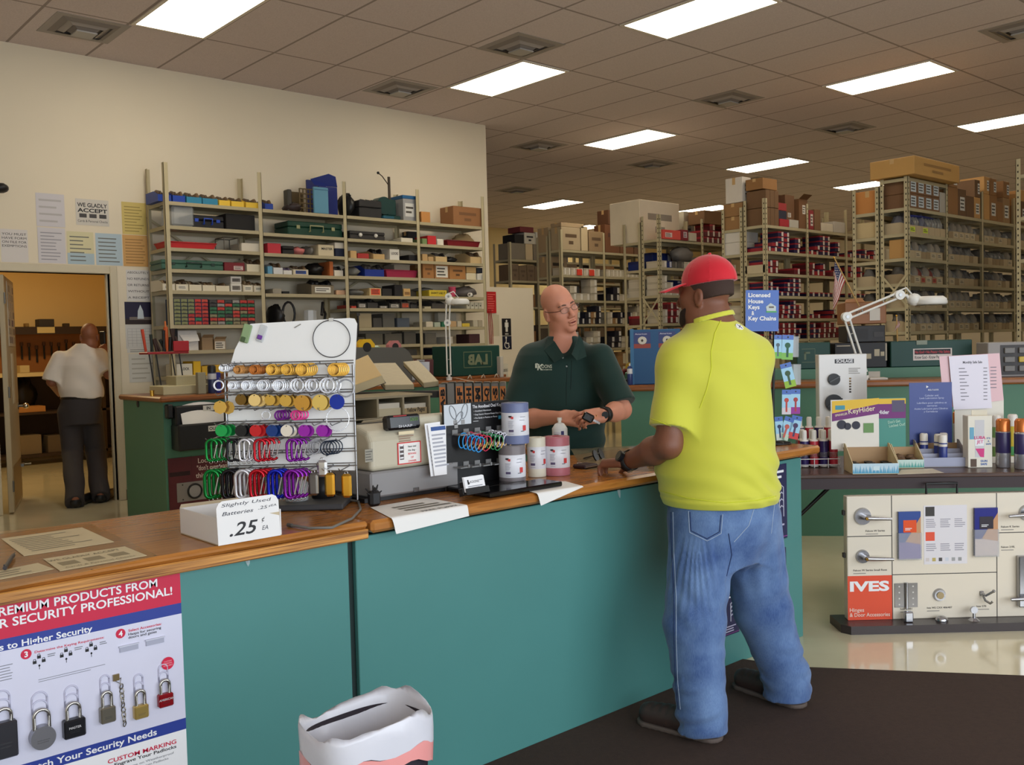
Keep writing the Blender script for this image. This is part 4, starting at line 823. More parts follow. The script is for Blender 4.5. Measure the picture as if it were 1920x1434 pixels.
for x,y in ((210,870),(355,835),(490,805)):
    a = P.p(*zq(x,y))
    for dx,dy in ((0,.009),(-.010,-.002),(.010,-.002)):
        mb.rect(a[0]+dx-.0042,a[0]+dx+.0042,a[1]+dy-.005,a[1]+dy+.002,K,.0008); mb.tube([(a[0]+dx-.0026,a[1]+dy+.002,.0008),(a[0]+dx-.002,a[1]+dy+.006,.0008),(a[0]+dx+.002,a[1]+dy+.006,.0008),(a[0]+dx+.0026,a[1]+dy+.002,.0008)],.0007,K,5)
    mb.rect(a[0]-.0006,a[0]+.0006,a[1]-.022,a[1]-.010,K,.0008); mb.disc(a[0],a[1]-.013,.0024,K,.0008,10)
    q = P.p(*zq(x+45,y-30)); lines(mb,q[0],q[0]+.02,q[1]-.007,q[1]+.002,2,GR_,.0008,seed=x)
for x0_,y0_,x1_,y1_,n in ((205,905,580,960,2),(0,870,70,990,6)):
    a,b = P.p(*zq(x0_,y1_)),P.p(*zq(x1_,y0_)); lines(mb,a[0],b[0],min(a[1],b[1]),max(a[1],b[1])-.005,n,GR_,.0008,.25)
mb.build('lettering',t)
mb = MB(); sv = C((170,172,190),.4)
for x,y in ((690,810),(830,775)):
    a = P.p(*zq(x,y)); mb.bx(a[0]-.022,a[0]+.024,a[1]-.004,a[1]+.009,.0003,.004,sv).bx(a[0]-.024,a[0]+.026,a[1]+.009,a[1]+.012,.0003,.006,C((200,202,216),.4))
mb.build('hasp_picture',t)
def padlock(x,y,w,h,d,c,metal=.7,round_=False,tag_=None,shk=(190,188,182),sh=.034):
    a = P.p(*zq(x,y)); o = Vector((*a,.0005)); mt = C(c,.3,metal)
    mb = MB(T(o))
    if round_: mb.cyl((0,-.0,0),(0,0,d),w/2,mt,n=32)
    else: mb.bx(-w/2,w/2,-h/2,h/2,0,d,mt,c=.003)
    b = mb.build('padlock',t)
    r = w*.30; top = h*.45 if not round_ else w*.42
    pts = [(-r,top-.01,d/2),(-r,top+sh*.55,d/2)]+[(r*math.cos(math.pi-k*math.pi/8),top+sh*.55+r*math.sin(math.pi*k/8),d/2) for k in range(9)]+[(r,top+sh*.55,d/2),(r,top-.01,d/2)]
    MB(T(o)).tube(pts,.0042,C(shk,.2,.9),10).build('shackle',b)
    mb = MB(T(o))
    for k in (1,2): mb.tube([(p[0]*1.0,p[1]+.02*k,.0008) for p in pts],.0022,C((196,196,218),.3),6)
    mb.build('shackle_outline',b)
    mb = MB(T(o))
    if tag_: mb.text(tag_,0,.001,.0055,C((200,198,200)),d+.0004,'c',.01)
    lines(mb,-w*.25,w*.25,-h*.22,-.002,2,C(tuple(int(v*.6) for v in c)),d+.0004,rag=.1); mb.build('engraving',b)
padlock(20,1290,.052,.085,.02,(74,74,80)); padlock(220,1275,.056,.056,.022,(150,150,156),round_=True,sh=.046); padlock(390,1225,.05,.045,.022,(34,34,38),.3,tag_='MASTER',sh=.046)
padlock(570,1155,.036,.04,.02,(136,130,116),sh=.05); padlock(750,1140,.036,.034,.018,(200,172,100),sh=.05); padlock(882,1078,.038,.034,.018,(150,20,30),.4,tag_='AMERICAN',sh=.045)
mb = MB(); mch = C((150,144,130),.25,.9); a,b = P.p(*zq(650,1010)),P.p(*zq(670,1235))
for k in range(9):
    f = k/9; mb.tube([(a[0]+(b[0]-a[0])*f+.004*math.cos(q),a[1]+(b[1]-a[1])*f+.008*math.sin(q),.004+.003*math.sin(q*1+k*1.5)) for q in [i*math.pi/4 for i in range(8)]],.0014,mch,5,True)
a = P.p(*zq(625,965)); mb.bx(a[0]-.009,a[0]+.006,a[1]-.006,a[1]+.010,.001,.006,C((150,130,90),.3,.6)); mb.tube([(a[0]-.004,a[1]-.006,.004),(a[0]+.008,a[1]-.016,.004),(a[0]+.010,a[1]-.002,.004)],.0015,mch,6,True); mb.build('key_chain',t)
# ---------------------------------------------------------------- papers under film on the near worktop
def sheet(name,label,pts,z,mat,n=0,ink=(150,140,118),draw=None,cat='paper'):
    q = [onZ(*p,z) for p in pts]; o = q[3]; u = (q[2]-q[3]).normalized(); v0 = q[0]-q[3]; fr = frame(o,u,v0); I = fr.inverted()
    t = thing(name,label,cat,fr); L = [I @ p for p in q]; mb = MB(); mb.add([(p.x,p.y,.0008) for p in L]+[(p.x,p.y,0) for p in L],[(3,2,1,0)] if False else [(0,3,2,1),(0,1,5,4),(1,2,6,5),(2,3,7,6),(3,0,4,7)],mat); mb.build('paper_sheet',t)
    w = min(L[2].x,L[1].x); h = min(L[0].y,L[1].y); mb = MB()
    if n: lines(mb,w*.14,w*.86,h*.12,h*.9,n,C(ink),.0014,.3,.4,len(label)); mb.build('lettering',t)
    return t,w,h
m_pap = M('aged paper',(216,200,160),.35,var=.04,vs=6)
t,w_,h_ = sheet('film_sheet','clear plastic film taped over the papers on the near worktop',[(-150,1010),(169,981),(296,1042),(-60,1120)],CZ+.0004,M('yellowed clear film',(190,150,100),.12,alpha=.45),cat='film')
for i,(x,y) in enumerate(((.01,.01),(.99,.01),(.99,.98),(.62,.01))): MB().disc(x*w_,y*h_,.003,C((50,40,30)),.0012,8).build('tack',t)
sheet('paper_notice','large typed notice under the clear film on the near worktop',[(2,1010),(154,989),(214,1016),(45,1042.5)],CZ+.0016,m_pap,9)
t,w_,h_ = sheet('card_notice','notice with three card symbols under the film near the worktop edge',[(80.6,1048),(234,1024.7),(275.6,1041.6),(112.5,1070.6)],CZ+.0018,m_pap)
mb = MB(); mb.text('WE GLADLY ACCEPT',w_*.08,h_*.76,h_*.13,C((130,118,92)),.0014,w=w_*.84)
for i in range(3): mb.bx(w_*(.12+.29*i),w_*(.32+.29*i),h_*.32,h_*.6,.001,.0014,C((150,136,104)))
mb.text('Cards & Personal Checks',w_*.1,h_*.1,h_*.1,C((150,138,108)),.0014,w=w_*.8,shear=.3); mb.build('symbols',t)
sheet('paper_slip','long paper slip at the very front of the near worktop',[(-60,1082),(71,1055.6),(101,1066.9),(-30,1092)],CZ+.0016,m_pap,3)
a,b = onZ(9,1065,CZ+.009),onZ(28,1036,CZ+.009); t = thing('pen','dark pen lying on the papers at the picture edge','pen',T(a)); b = b-a; MB().cyl((0,0,0),b*.82,.005,C((46,42,44),.3),n=10).build('barrel',t); MB().cyl(b*.82,b,.0045,C((120,116,116),.2,.8),.0015,n=10).build('tip',t); MB().bx(-.0015,.0015,.004,.006,.004,.008,K).build('clip',t)
# ---------------------------------------------------------------- white battery box with its hand-lettered sign
t = thing('battery_box','white card box with handwritten battery price sign on the worktop edge','box',T(1.062,2.392,CZ+.001)); mw = M('white card',(232,230,228),.6); mi = M('inside of card',(196,180,150),.7)
bw,bd,bh,k = .186,.245,.073,.003
mb = MB(); mb.bx(0,bw,0,bd,0,k,mi).bx(0,k,0,bd,k,bh,mw).bx(bw-k,bw,0,bd,k,bh,mw).bx(k,bw-k,bd-k,bd,k,bh,mw).bx(k,bw-k,k,k*2,k,bh*.9,mi); mb.add([(0,bd,bh),(bw,bd,bh),(bw*.96,bd+.01,bh+.006),(bw*.05,bd+.012,bh+.008)],[(0,1,2,3)],mi); mb.build('box_tray',t)
P = Pl(frame((1.062,2.388,CZ+.001),(1,.02,0),(0,.06,1)))
hs = P.p(428,938)[1]; mb = MB(t.matrix_world.inverted() @ P.M); c_ = .018; wS = P.p(526,1000)[0]
mb.prism([(0,0),(wS,0),(wS,hs-c_),(wS-c_*.4,hs-c_*.3),(wS-c_,hs),(c_,hs),(c_*.4,hs-c_*.3),(0,hs-c_)],-.002,0,mw); mb.build('price_card',t)
mb = MB(t.matrix_world.inverted() @ P.M); nb = C((60,60,70))
def sx(f): return f*wS
mb.text('Slightly Used',sx(.08),hs*.86,hs*.075,nb,.0006,shear=.2,w=sx(.8)).text('Batteries',sx(.08),hs*.66,hs*.085,nb,.0006,bold=.005,shear=.3,w=sx(.5)).text('.25',sx(.66),hs*.69,hs*.075,nb,.0006,shear=.2,w=sx(.15)).text('¢EA',sx(.83),hs*.72,hs*.05,nb,.0006,shear=.2,w=sx(.13))
mb.text('.25',sx(.18),hs*.17,hs*.30,K,.0006,bold=.012,shear=.3,w=sx(.46)).text('¢',sx(.70),hs*.40,hs*.12,K,.0006,shear=.2).text('EA',sx(.70),hs*.20,hs*.1,nb,.0006,shear=.3); mb.build('lettering',t)
# ================================================================ THINGS ON THE SERVICE COUNTER
m_wire = M('bright wire',(150,150,152),.25,.9); m_gold = M('brass',(206,160,70),.22,.95); m_sil = M('nickel',(205,205,208),.16,.95); m_wboard = M('white display board',(236,236,234),.3)
# ---- white key-ring display with hooks
o = onZ(546,957,CZ); ur = Vector((CR.x,CR.y,0)).normalized()
D0 = frame(o-ur*.2,ur,(0,0,1)); P = Pl(D0)
t = thing('key_ring_display','white board display stand hung with carabiners, rings and brass tags','display stand',D0); key_disp = t
a = [P.p(*q) for q in ((427,879),(665,882),(665,690),(669,607),(664,597),(655,596),(470,607),(462,612),(440,655),(427,700))]
MB().prism([a[0],a[1],a[2],a[3],a[4],a[5],a[6],a[7],a[8],a[9]],-.012,-.002,m_wboard).build('board',t)
xA,xB = P.p(426,800)[0],P.p(666,800)[0]
mb = MB()
for x in (xA-.001,xB): mb.tube([(x,.03,.002),(x,P.p(660,683)[1],.002)],.0035,m_wire,6)
mb.build('side_wires',t)
wy = [683,709,737,764,792,820,848,875]
for i,y in enumerate(wy):
    z = P.p(546,y)[1]; MB().tube([(xA-.004,z,.004),(xB+.002,z,.004)],.0022,m_wire,6).tube([(xA-.004,z+.008,.002),(xB+.002,z+.008,.002)],.0018,m_wire,6).build('cross_wire',t)
MB().bx(.03,.37,.001,.02,-.16,.02,C((60,60,62)),c=.004).build('stand_base',t)
def hook(x,y,L=.075):
    """a display hook: out of the board, tip turned up"""
    mb = MB(); mb.tube([(x,y+.008,.002),(x+.002,y+.004,.008),(x-L*.25,y-.004,L*.8),(x-L*.28,y+.004,L)],.0017,m_wire,6); mb.build('hook',key_disp)
def on_disp(name,label,cat,px,py,z=.03,group=None): x,y = P.p(px,py); return thing(name,label,cat,D0 @ T(x,y,z),group)
k = 1/610     # metres per pixel on the display
for y,xs in ((683,(440,452,481,510,540,570,600,631)),(709,(437,466,496,526,556,586,615,645)),(737,(430,452,482,511,541,571,601,631)),(764,(470,498,527,557,588,617)),(792,(428,462,489,519,546,575,607,640)),(820,(412,450,472,503,540,563,596,622,650)),(848,(530,560,596,630)),(875,(412,450,474,503,534,563,594,625,655))):
    for x in xs: q = P.p(x,y); hook(q[0],q[1])
def torus(mb,c,R,r,mat,n=26,tilt=0,M_=None): mb.tube([(c[0]+R*math.cos(2*math.pi*i/n)*math.cos(tilt),c[1]+R*math.sin(2*math.pi*i/n),c[2]+R*math.cos(2*math.pi*i/n)*math.sin(tilt)) for i in range(n)],r,mat,6,True,M_)
def rings(lab,px,py,w,h,mat,n,row,r=.0016):
    """n split rings hanging one behind the other on a hook"""
    R = h*k/2; src = None
    for i in range(n):
        off = (i-(n-1)/2)*(w-h*.75)*k/max(1,n-1) if n > 1 else 0; x,y = P.p(px,py); Mx = D0 @ T(x+off,y,.055-.04*i/max(1,n)) @ Ry(.5)
        l = f'{ORD[i]} {lab} on its hook, {row}' if n > 1 else f'{lab}, {row}'
        if src is None:
            src = thing('split_ring',l,'key ring',Mx,'key rings on the white display'); mb = MB(); torus(mb,(0,0,0),R,r,mat); mb.build('outer_coil',src); mb = MB(); torus(mb,(0,0,.002),R-r*1.6,r*.8,mat); mb.build('inner_coil',src)
        else: dup(src,Mx,l)
top = 'top hook row'; sec = 'second hook row'
rings('small silver ring coil',432,689,20,13,m_sil,5,top)
for lab,px,w,h,m in (('bronze ring',460,22,15,M('bronze',(170,120,66),.25,.9)),('copper-brown ring',490,24,17,M('copper',(168,100,44),.25,.9)),('pale brass ring',522,26,20,m_gold),('brass ring of the long coil',552,30,20,m_gold),('bright brass ring',580,32,24,m_gold),('brass ring by the board edge',639,32,24,m_gold)): rings(lab,px,692,w,h,m,6,top)
rings('single clear silver ring',420,721,20,19,m_sil,1,sec)
for lab,px,w,h,n in (('small silver ring',450,24,15,6),('silver ring of the dense coil',476,26,18,6),('silver ring, medium',506,27,20,5),('silver ring of the longest coil',537,32,22,6),('wide silver ring',568,28,26,3),('wider silver ring',594,26,24,3),('big bright silver ring',624,32,29,3)): rings(lab,px,721,w,h,m_sil,n,sec)
rings('open grey ring at the board edge',654,726,22,34,m_wire,1,sec)
rings('thin silver ring on its own',507,776,16,17,m_sil,1,'half-empty fourth row',.001); rings('purple ring',537,776,25,18,M('purple anodised',(104,26,120),.25,.8),4,'fourth row'); rings('pink ring',567,776,26,18,M('pink anodised',(206,60,130),.25,.8),4,'fourth row')
rings('large thin silver hoop hanging over the blue tag',639,783,44,46,m_sil,1,'board edge',.0011); rings('grey-white ring',599,835,30,26,m_wire,4,'sixth row',.0012); rings('black and blue ring',626,836,34,27,M('black anodised',(30,40,56),.3,.8),4,'sixth row',.0012)
# round tags: several on a hook
def tags(lab,px,py,r,c,n,row,metal=.8,spread=9,oct_=False):
    m = M('tag_%d_%d_%d' % c,c,.22,metal); src = None
    for i in range(n):
        x,y = P.p(px+i*spread,py+(i % 2)); Mx = D0 @ T(x,y,.062-.012*i) @ Ry(-.10*i)
        l = f'{ORD[i]} {lab} round tag on its hook, {row}' if n > 1 else f'{lab} round tag, {row}'
        if oct_: l = l.replace('round','eight-sided')
        if src is None:
            src = thing('key_tag',l,'key tag',Mx,'metal tags on the white display'); mb = MB(); mb.cyl((0,0,0),(0,0,.0016),r*k,m,n=8 if oct_ else 28,smooth=False); mb.build('tag_disc',src); MB().cyl((0,r*k*.78,-.0003),(0,r*k*.78,.0021),.0018,C((40,36,30)),n=10).build('tag_hole',src)
        else: dup(src,Mx,l)
br_ = (206,170,84)
tags('bright yellow brass',424,761,13,(216,180,96),2,'third row',spread=13,oct_=True); tags('dull bronze',462,747,10.5,(120,94,46),3,'third row',spread=7); tags('glaring pale brass',487,748,11.5,(240,214,150),3,'third row'); tags('smallest brass',515.6,748,10,br_,3,'third row'); tags('middling brass',544,749,11.3,br_,3,'third row',spread=6); tags('large tan brass',574,753,15,(196,150,70),2,'third row',spread=5); tags('large polished brass',607,752,15,(216,190,110),2,'third row',spread=4); tags('royal blue',638.6,751,14.5,(20,50,160),1,'third row',.4)
for lab,px,c,mt,n in (('green',426,(40,170,90),.6,3),('black',462,(26,28,32),.3,3),('red',489,(196,34,40),.3,3),('dark blue',519,(24,60,130),.4,3),('mirror silver',546,(232,232,236),.95,3),('violet',578,(150,36,170),.4,2),('violet, nearer the edge',611,(150,36,170),.4,2)): tags(lab,px,804,11.3,c,n,'fifth row',mt,spread=7)
# carabiners with split rings
def carabiner_(h,c,metal=.6):
    t = thing('carabiner','','carabiner',None,'carabiners on the white display'); m = M('anodised_%d_%d_%d' % c,c,.25,metal); w = h*.52; R = w/2; b = R*.8
    pts = [(R*math.cos(q),-R*.0+R*math.sin(q),0) for q in [math.pi*i/8 for i in range(9)]]+[(-R,-h*.55,0)]+[(-b*.0-R+ b*(1-math.cos(q)),-h*.62-b*math.sin(q)*.9,0) for q in [math.pi*i/8 for i in range(1,8)]]
    MB().tube(pts,h*.068,m,8).build('carabiner_frame',t)
    MB().cyl((R,0,0),(-R+b*1.7,-h*.62-b*.35,0),h*.036,m_sil,n=8).build('gate',t)
    mb = MB(); torus(mb,(-R*.2,-h*.86,0),h*.10,.0009,m_sil,14,.6); mb.build('split_ring',t); return t
def carabs(lab,px,py,hpx,c,n,row,spread=7):
    src = None
    for i in range(n):
        x,y = P.p(px+i*spread,py+hpx*.26-hpx*.5); Mx = D0 @ T(x,y,.078-.012*i) @ Ry(.18)
        l = f'{ORD[i]} {lab} carabiner on its hook, {row}'
        if src is None: src = carabiner_(hpx*k,c); src.matrix_world = Mx; src['label'] = l
        else: dup(src,Mx,l)
GRN,BLK,SIL,RD,PUR,BLU = (10,120,50),(28,26,30),(206,206,210),(180,20,36),(118,24,140),(20,34,170)
ur_,lr_ = 'upper carabiner row','lower carabiner row'
for lab,px,c in (('green',411,GRN),('black',449,BLK),('silver',471,SIL),('red',499,RD),('purple',558,PUR)): carabs(lab,px,838,38,c,4 if lab != 'black' else 2,ur_,7 if lab != 'black' else 10)
for lab,px,c,n in (('green',411,GRN,4),('black',443,BLK,3),('silver',467,SIL,4),('red',494,RD,4),('blue',527,BLU,3),('purple',557,PUR,4)): carabs(lab,px,900,49,c,n,lr_,6)
# whistles / key tubes at the lower corner
for lab,px,py,h,c in (('dull grey key tube on the lowest hooks',594,903,44,(140,138,134)),('bright silver key tube above the others',610,874,32,(220,220,222)),('gold key tube beside the grey one',624,904,46,(216,164,60)),('gold key tube at the board corner',655,906,46,(210,160,60))):
    t2 = on_disp('key_tube',lab,'key holder',px,py,.05); m = M('tube_%d_%d_%d' % c,c,.2,.9); MB().bx(-.016,.016,-h*k/2,h*k/2,-.008,.008,m,c=.007).build('tube_body',t2); mb = MB(); torus(mb,(0,h*k/2+.003,0),.005,.001,m_sil,12); mb.build('loop',t2)
# header: wire hoop, packets, pin
t2 = on_disp('wire_hoop','large thin black wire hoop on the white header board','ring',622,635,.004); mb = MB(); torus(mb,(0,0,0),36*k,.0014,C((60,60,64),.4,.6),48); mb.build('hoop',t2); MB().bx(-.006,.008,34*k,40*k,-.004,.004,C((200,198,190))).build('clasp',t2)
t2 = on_disp('ring_packet','green-tinted plastic packet taped to the header board','packet',462,625,.003); MB(Rz(-.3)).bx(-.014,.014,-.03,.03,-.003,.006,M('green packet film',(150,176,130),.15,alpha=.75),c=.003).build('packet_film',t2); MB(Rz(-.3)).bx(-.010,.004,-.028,-.012,.006,.009,C((70,90,60),.2),c=.002).build('packet_ring',t2)
t2 = on_disp('ring_packet','clear packet with a purple end taped to the header board','packet',491,625,.003); MB(Rz(-.35)).bx(-.012,.012,-.028,.028,-.003,.004,m_clear,c=.003).build('packet_film',t2); MB(Rz(-.35)).bx(-.009,.007,-.02,-.006,.004,.008,C((110,60,150),.2),c=.002).build('purple_ring',t2)
t2 = on_disp('tape_strip','short strip of tape on the header board','tape',558,611,0); tag(MB(Rz(.5)).bx(-.012,.012,-.0015,.0015,0,.0006,C((140,136,128))).build('strip',t2))
# behind and under the display: jar, cup, cable
p = onZ(556,958,CZ); t2 = thing('glass_jar','small glass jar with green pieces beside the white display','jar',T(p+Vector((.05,.09,.001)))); MB().lathe([(0,0),(.038,0),(.04,.01),(.04,.075),(.033,.085),(.031,.085),(.037,.073),(.037,.006),(0,.006)],m_clear,20).build('jar_glass',t2)
mb = MB()
for i in range(5): lump(mb,(.02*math.cos(i*1.3),.02*math.sin(i*1.3),.02+.011*i),(.014,.014,.012),C((120,150,70)),i,8)
mb.build('green_pieces',t2)
p = onZ(612,955,CZ); t2 = thing('black_cup','black plastic cup behind the gold key tubes','cup',T(p+Vector((.06,.12,.001)))); MB().lathe([(0,0),(.037,0),(.042,.095),(.038,.095),(.033,.006),(0,.006)],m_dark,20).build('cup_wall',t2); MB().lathe([(.0405,.088),(.0445,.092),(.0405,.097)],C((40,40,44)),20).build('rim',t2)
pts = [(660,905),(668,925),(655,945),(620,962),(560,975)]; Q = [onZ(x,y,CZ+.006) for x,y in ((548,985),(580,990),(622,989),(660,972),(676,955),(672,940))]+[Vector((1.66,2.76,CZ+.012)),Vector((1.64,2.90,CZ+.05))]
t2 = thing('grey_cable','grey cable trailing over the worktop by the register','cable'); MB().tube(Q,.004,C((110,106,100),.5),8).build('cable_sheath',t2); MB().cyl(Q[0],Q[0]*1.0+(Q[0]-Q[1]).normalized()*.02,.0055,C((80,78,74)),n=8).build('cable_end',t2)
# ---------------------------------------------------------------- cash register
m_reg = M('beige register plastic',(190,182,160),.45); m_regd = M('grey drawer paint',(136,134,134),.5)
X0r,X1r,Y0r = 1.715,2.085,2.655
t = thing('cash_register','beige and grey cash register with black customer display','cash register',T(X0r,Y0r,CZ+.001)); w_ = X1r-X0r
P = Pl(frame((X0r,Y0r,CZ+.001),(1,0,0),(0,0,1)))
zd = P.p(701,886)[1]; zt = P.p(760,812)[1]
MB().bx(-.02,w_+.02,.01,.40,0,.014,m_dark).build('feet',t)
MB().bx(0,w_,0,.42,.014,zd,m_regd,c=.006).build('cash_drawer',t); MB().bx(w_*.46,w_*.52,-.004,0,.016,.03,m_wire).build('drawer_lock',t)
prof = [(.012,zd),(.40,zd),(.40,zd+.035),(.33,zd+.06),(.16,zt+.02),(.12,zt+.035),(.03,zt+.01),(.012,zt-.02)]
def xprism(mb,pr,x0,x1,mat): n = len(pr); return mb.add([(x0,y,z) for y,z in pr]+[(x1,y,z) for y,z in pr],[tuple(range(n)),tuple(range(2*n-1,n-1,-1))]+[(i,n+i,n+(i+1) % n,(i+1) % n) for i in range(n)],mat)
bod = xprism(MB(),prof,.01,w_*.80,m_reg).build('register_body',t); bv = bod.modifiers.new('bevel','BEVEL'); bv.width = .018; bv.segments = 4; bv.limit_method = 'ANGLE'; bv.angle_limit = .6
pr2 = [(.03,zd),(.38,zd),(.38,zt+.02),(.06,zt+.055),(.03,zt+.05)]
b2 = xprism(MB(),pr2,w_*.56,w_*.99,m_reg).build('printer_cover',t); bv = b2.modifiers.new('bevel','BEVEL'); bv.width = .01; bv.segments = 3
mb = MB(); F = Matrix(((1,0,0,.10),(0,1,0,.16),(0,0,1,zt+.012),(0,0,0,1)))
sl = math.atan2(zt+.02-zd-.06,.33-.16)
kb = T(0,.165,zt+.022) @ Rx(-sl)
mb = MB(kb).bx(.03,w_*.55,.0,.22,-.002,.012,m_dark,c=.004)
for i in range(8):
    for j in range(6): mb.bx(.04+i*.022,.058+i*.022,.02+j*.03,.042+j*.03,.012,.018,C((170,168,160)),c=.002)
mb.build('keypad',t)
# display pod
q = P.box(727,776,789,808); zp0,zp1 = P.p(757,806)[1],P.p(757,778)[1]; pod = T((q[0]+q[1])/2+.01,.02,zp0) @ Rx(-.12)
pw = (q[1]-q[0])
MB(pod).bx(-pw/2,pw/2,-.012,.03,0,zp1-zp0,M('black display plastic',(22,22,26),.12),c=.008).build('display_pod',t)
mb = MB(pod @ frame((0,-.0126,0),(1,0,0),(0,0,1))); hh = zp1-zp0
mb.text('2650',pw*.40,hh*.52,hh*.24,M('green digits',(70,110,40),.5,emit=.6),.0004,'r').text('SHARP',0,hh*.14,hh*.16,C((190,190,196)),.0004,'c',.02,w=pw*.42); mb.rect(-pw*.34,pw*.06,hh*.88,hh*.96,C((150,30,34)),.0004); mb.build('lettering',t)
mb = MB(P.M.inverted() @ P.M @ T(0,0,0))
Pf = Pl(frame((X0r,Y0r+.011,CZ+.001),(1,0,0),(0,0,1))); loc = t.matrix_world.inverted() @ Pf.M
mb = MB(loc); Pf.rect(mb,745,828,789,869,C((206,44,48)),.0015); Pf.rect(mb,747,830,787,867,C((232,228,224)),.002); x,y = Pf.p(770,838); c_ = .0085
for i,(s,col) in enumerate((('Never mind',K),('the dog -',K),('BEWARE',C((206,44,48))),('OF',C((206,44,48))),('OWNER',C((206,44,48))))): mb.text(s,x+.004,y-.0125*i,c_*.75,col,.0026,'c',.015,w=.034 if len(s) > 3 else None)
a_ = Pf.box(748,832,757,864); mb.rect(a_[0]+.002,a_[1]-.001,a_[2]+.004,a_[3]-.004,C((90,80,80)),.0024)
for i in range(4): mb.rect(a_[0]+.003,a_[1]-.003,a_[2]+.008+i*.014,a_[2]+.013+i*.014,WHITE,.0027)
mb.build('warning_sticker',t)
mb = MB(loc); Pf.rect(mb,747,808,776,814,C((222,206,170)),.0015); lines(mb,*[v for v in Pf.box(748,815,776,828)],3,C((150,120,100)),.0018); mb.build('label_strip',t)
mb = MB(loc); Pf.rect(mb,684,842,699,866,C((150,146,132)),.0015); lines(mb,*Pf.box(685,844,698,864),4,C((100,96,88)),.0018); mb.build('data_plate',t)
t = thing('rubber_bone','small black spiky figure at the register corner','figure',T(1.69,2.60,CZ+.001)); MB().bx(-.02,.02,-.015,.015,0,.05,m_dark,c=.008).build('body',t)
mb = MB()
for i in range(6): mb.cyl((0,0,.03),(.03*math.cos(i),.02*math.sin(i*2),.045+.012*(i % 3)),.006,m_dark,.002,8)
mb.build('spikes',t)
# leaflets leaning beside the register
P = Pl(frame((2.10,2.62,CZ+.001),(1,.12,0),(-.06,.12,1)))
def leaf(label,quad,hdr,z):
    t = thing('leaflet',label,'leaflet',P.M @ T(0,0,z)); pts = [P.p(*q) for q in quad]; MB().prism(pts,-.0015,0,WHITE).build('paper_sheet',t); mb = MB()
    x0 = pts[3][0]; x1 = pts[2][0]; y1 = pts[3][1]; mb.rect(x0+.012,x1-.004,y1-.022,y1-.008,hdr,.0004)
    lines(mb,x0+.012,x1-.006,y1-.15,y1-.03,9,C((170,172,182)),.0004); mb.build('lettering',t)
leaf('white leaflet with a blue heading leaning by the register',[(815,893),(836,890),(833,796),(803,794)][0:4][::1] if False else [(815,892),(838,889),(836,796),(802,797)],C((60,90,150)),0)
leaf('plain white leaflet tucked behind the blue-headed one',[(811,893),(830,890),(828,790),(799,794)],C((196,198,206)),-.008)
# ---------------------------------------------------------------- black oval key ring display
Yk = 2.66
P = Pl(frame((0,Yk,CZ+.001),(1,0,0),(0,0,1))); xk0,xk1 = P.p(834,850)[0],P.p(957,840)[0]; hk = P.p(890,754)[1]
t = thing('oval_ring_display','black card display of oval key rings with a business card tray','display stand',P.M); md = M('black card',(16,16,18),.35)
MB().bx(xk0,xk1,0,hk,-.012,0,md,c=.002).build('backing_board',t)
mb = MB(); qy = P.p(892,793)[1]; hx = xk0+(xk1-xk0)*.40
mb.rect(xk0+.001,hx,qy,hk-.002,C((200,206,212),.4),.0004).build('photo_panel',t)
mb = MB()
for cx,cy,a,s in ((.13,.6,.4,1),(.22,.35,-.7,.9),(.30,.62,-.3,1.05)):
    W_ = xk1-xk0; H_ = hk-qy; pts = []
    for i in range(20):
        q = 2*math.pi*i/20; ex,ey = .012*s*math.cos(q),.026*s*math.sin(q); pts.append((xk0+cx*W_+ex*math.cos(a)-ey*math.sin(a),qy+cy*H_+ex*math.sin(a)+ey*math.cos(a),.001))
    mb.tube(pts,.0016,C((120,124,128),.4),5,True); mb.bx(pts[15][0]-.008,pts[15][0]+.008,pts[15][1]-.02,pts[15][1]-.004,.0006,.0018,C((150,150,150)))
mb.build('ring_picture',t)
mb = MB(); W_ = xk1-hx; H_ = hk-qy; w8 = C((224,224,228))
mb.text('The Anodized Oval Key Ring',hx+W_*.04,qy+H_*.72,H_*.15,w8,.0006,'l',.015,w=W_*.90)
for i,s in enumerate(('• Anodized Aluminum','• Snap Secure Closure Keeps Keys Secure','• Fits Easily in Pocket or Purse')): mb.text(s,hx+W_*.07,qy+H_*(.54-.17*i),H_*.075,w8,.0006,'l',.006,w=W_*(.44,.78,.6)[i])
mb.rect(hx+W_*.70,hx+W_*.80,qy+H_*.09,qy+H_*.26,C((70,170,210)),.0006).rect(hx+W_*.82,hx+W_*.90,qy+H_*.12,qy+H_*.18,C((70,140,180)),.0006).rect(hx+W_*.05,hx+W_*.18,qy+H_*.08,qy+H_*.10,w8,.0006); mb.build('lettering',t)
MB().bx(xk0-.005,xk1+.02,.004,.03,0,.24,md,c=.004).build('tray',t) if False else MB().bx(xk0,xk1-.04,.001,.018,.001,.125,M('gloss black tray',(14,14,16),.12),c=.004).bx(xk0,xk1+.03,.001,.018,.125,.245,M('gloss black tray',(14,14,16),.12),c=.004).build('tray',t)
for i in range(5):
    for yy,nm in ((813,'display_hook'),(868,'display_clip')):
        x,y = P.p(852+i*21,yy-i*2.2+(5 if nm == 'display_clip' else -1)); mb = MB(); mc = m_clear if nm == 'display_clip' else m_wire
        mb.bx(x-.012,x+.012,y-.006,y+.012,0,.004,M('milky clip',(150,150,150),.2,alpha=.7)).bx(x-.010,x+.028,y-.006,y-.002,.004,.05,M('milky clip',(150,150,150),.2,alpha=.7)).bx(x+.022,x+.028,y-.006,y+.006,.05,.053,M('milky clip',(150,150,150),.2,alpha=.7)); mb.build(nm,t)
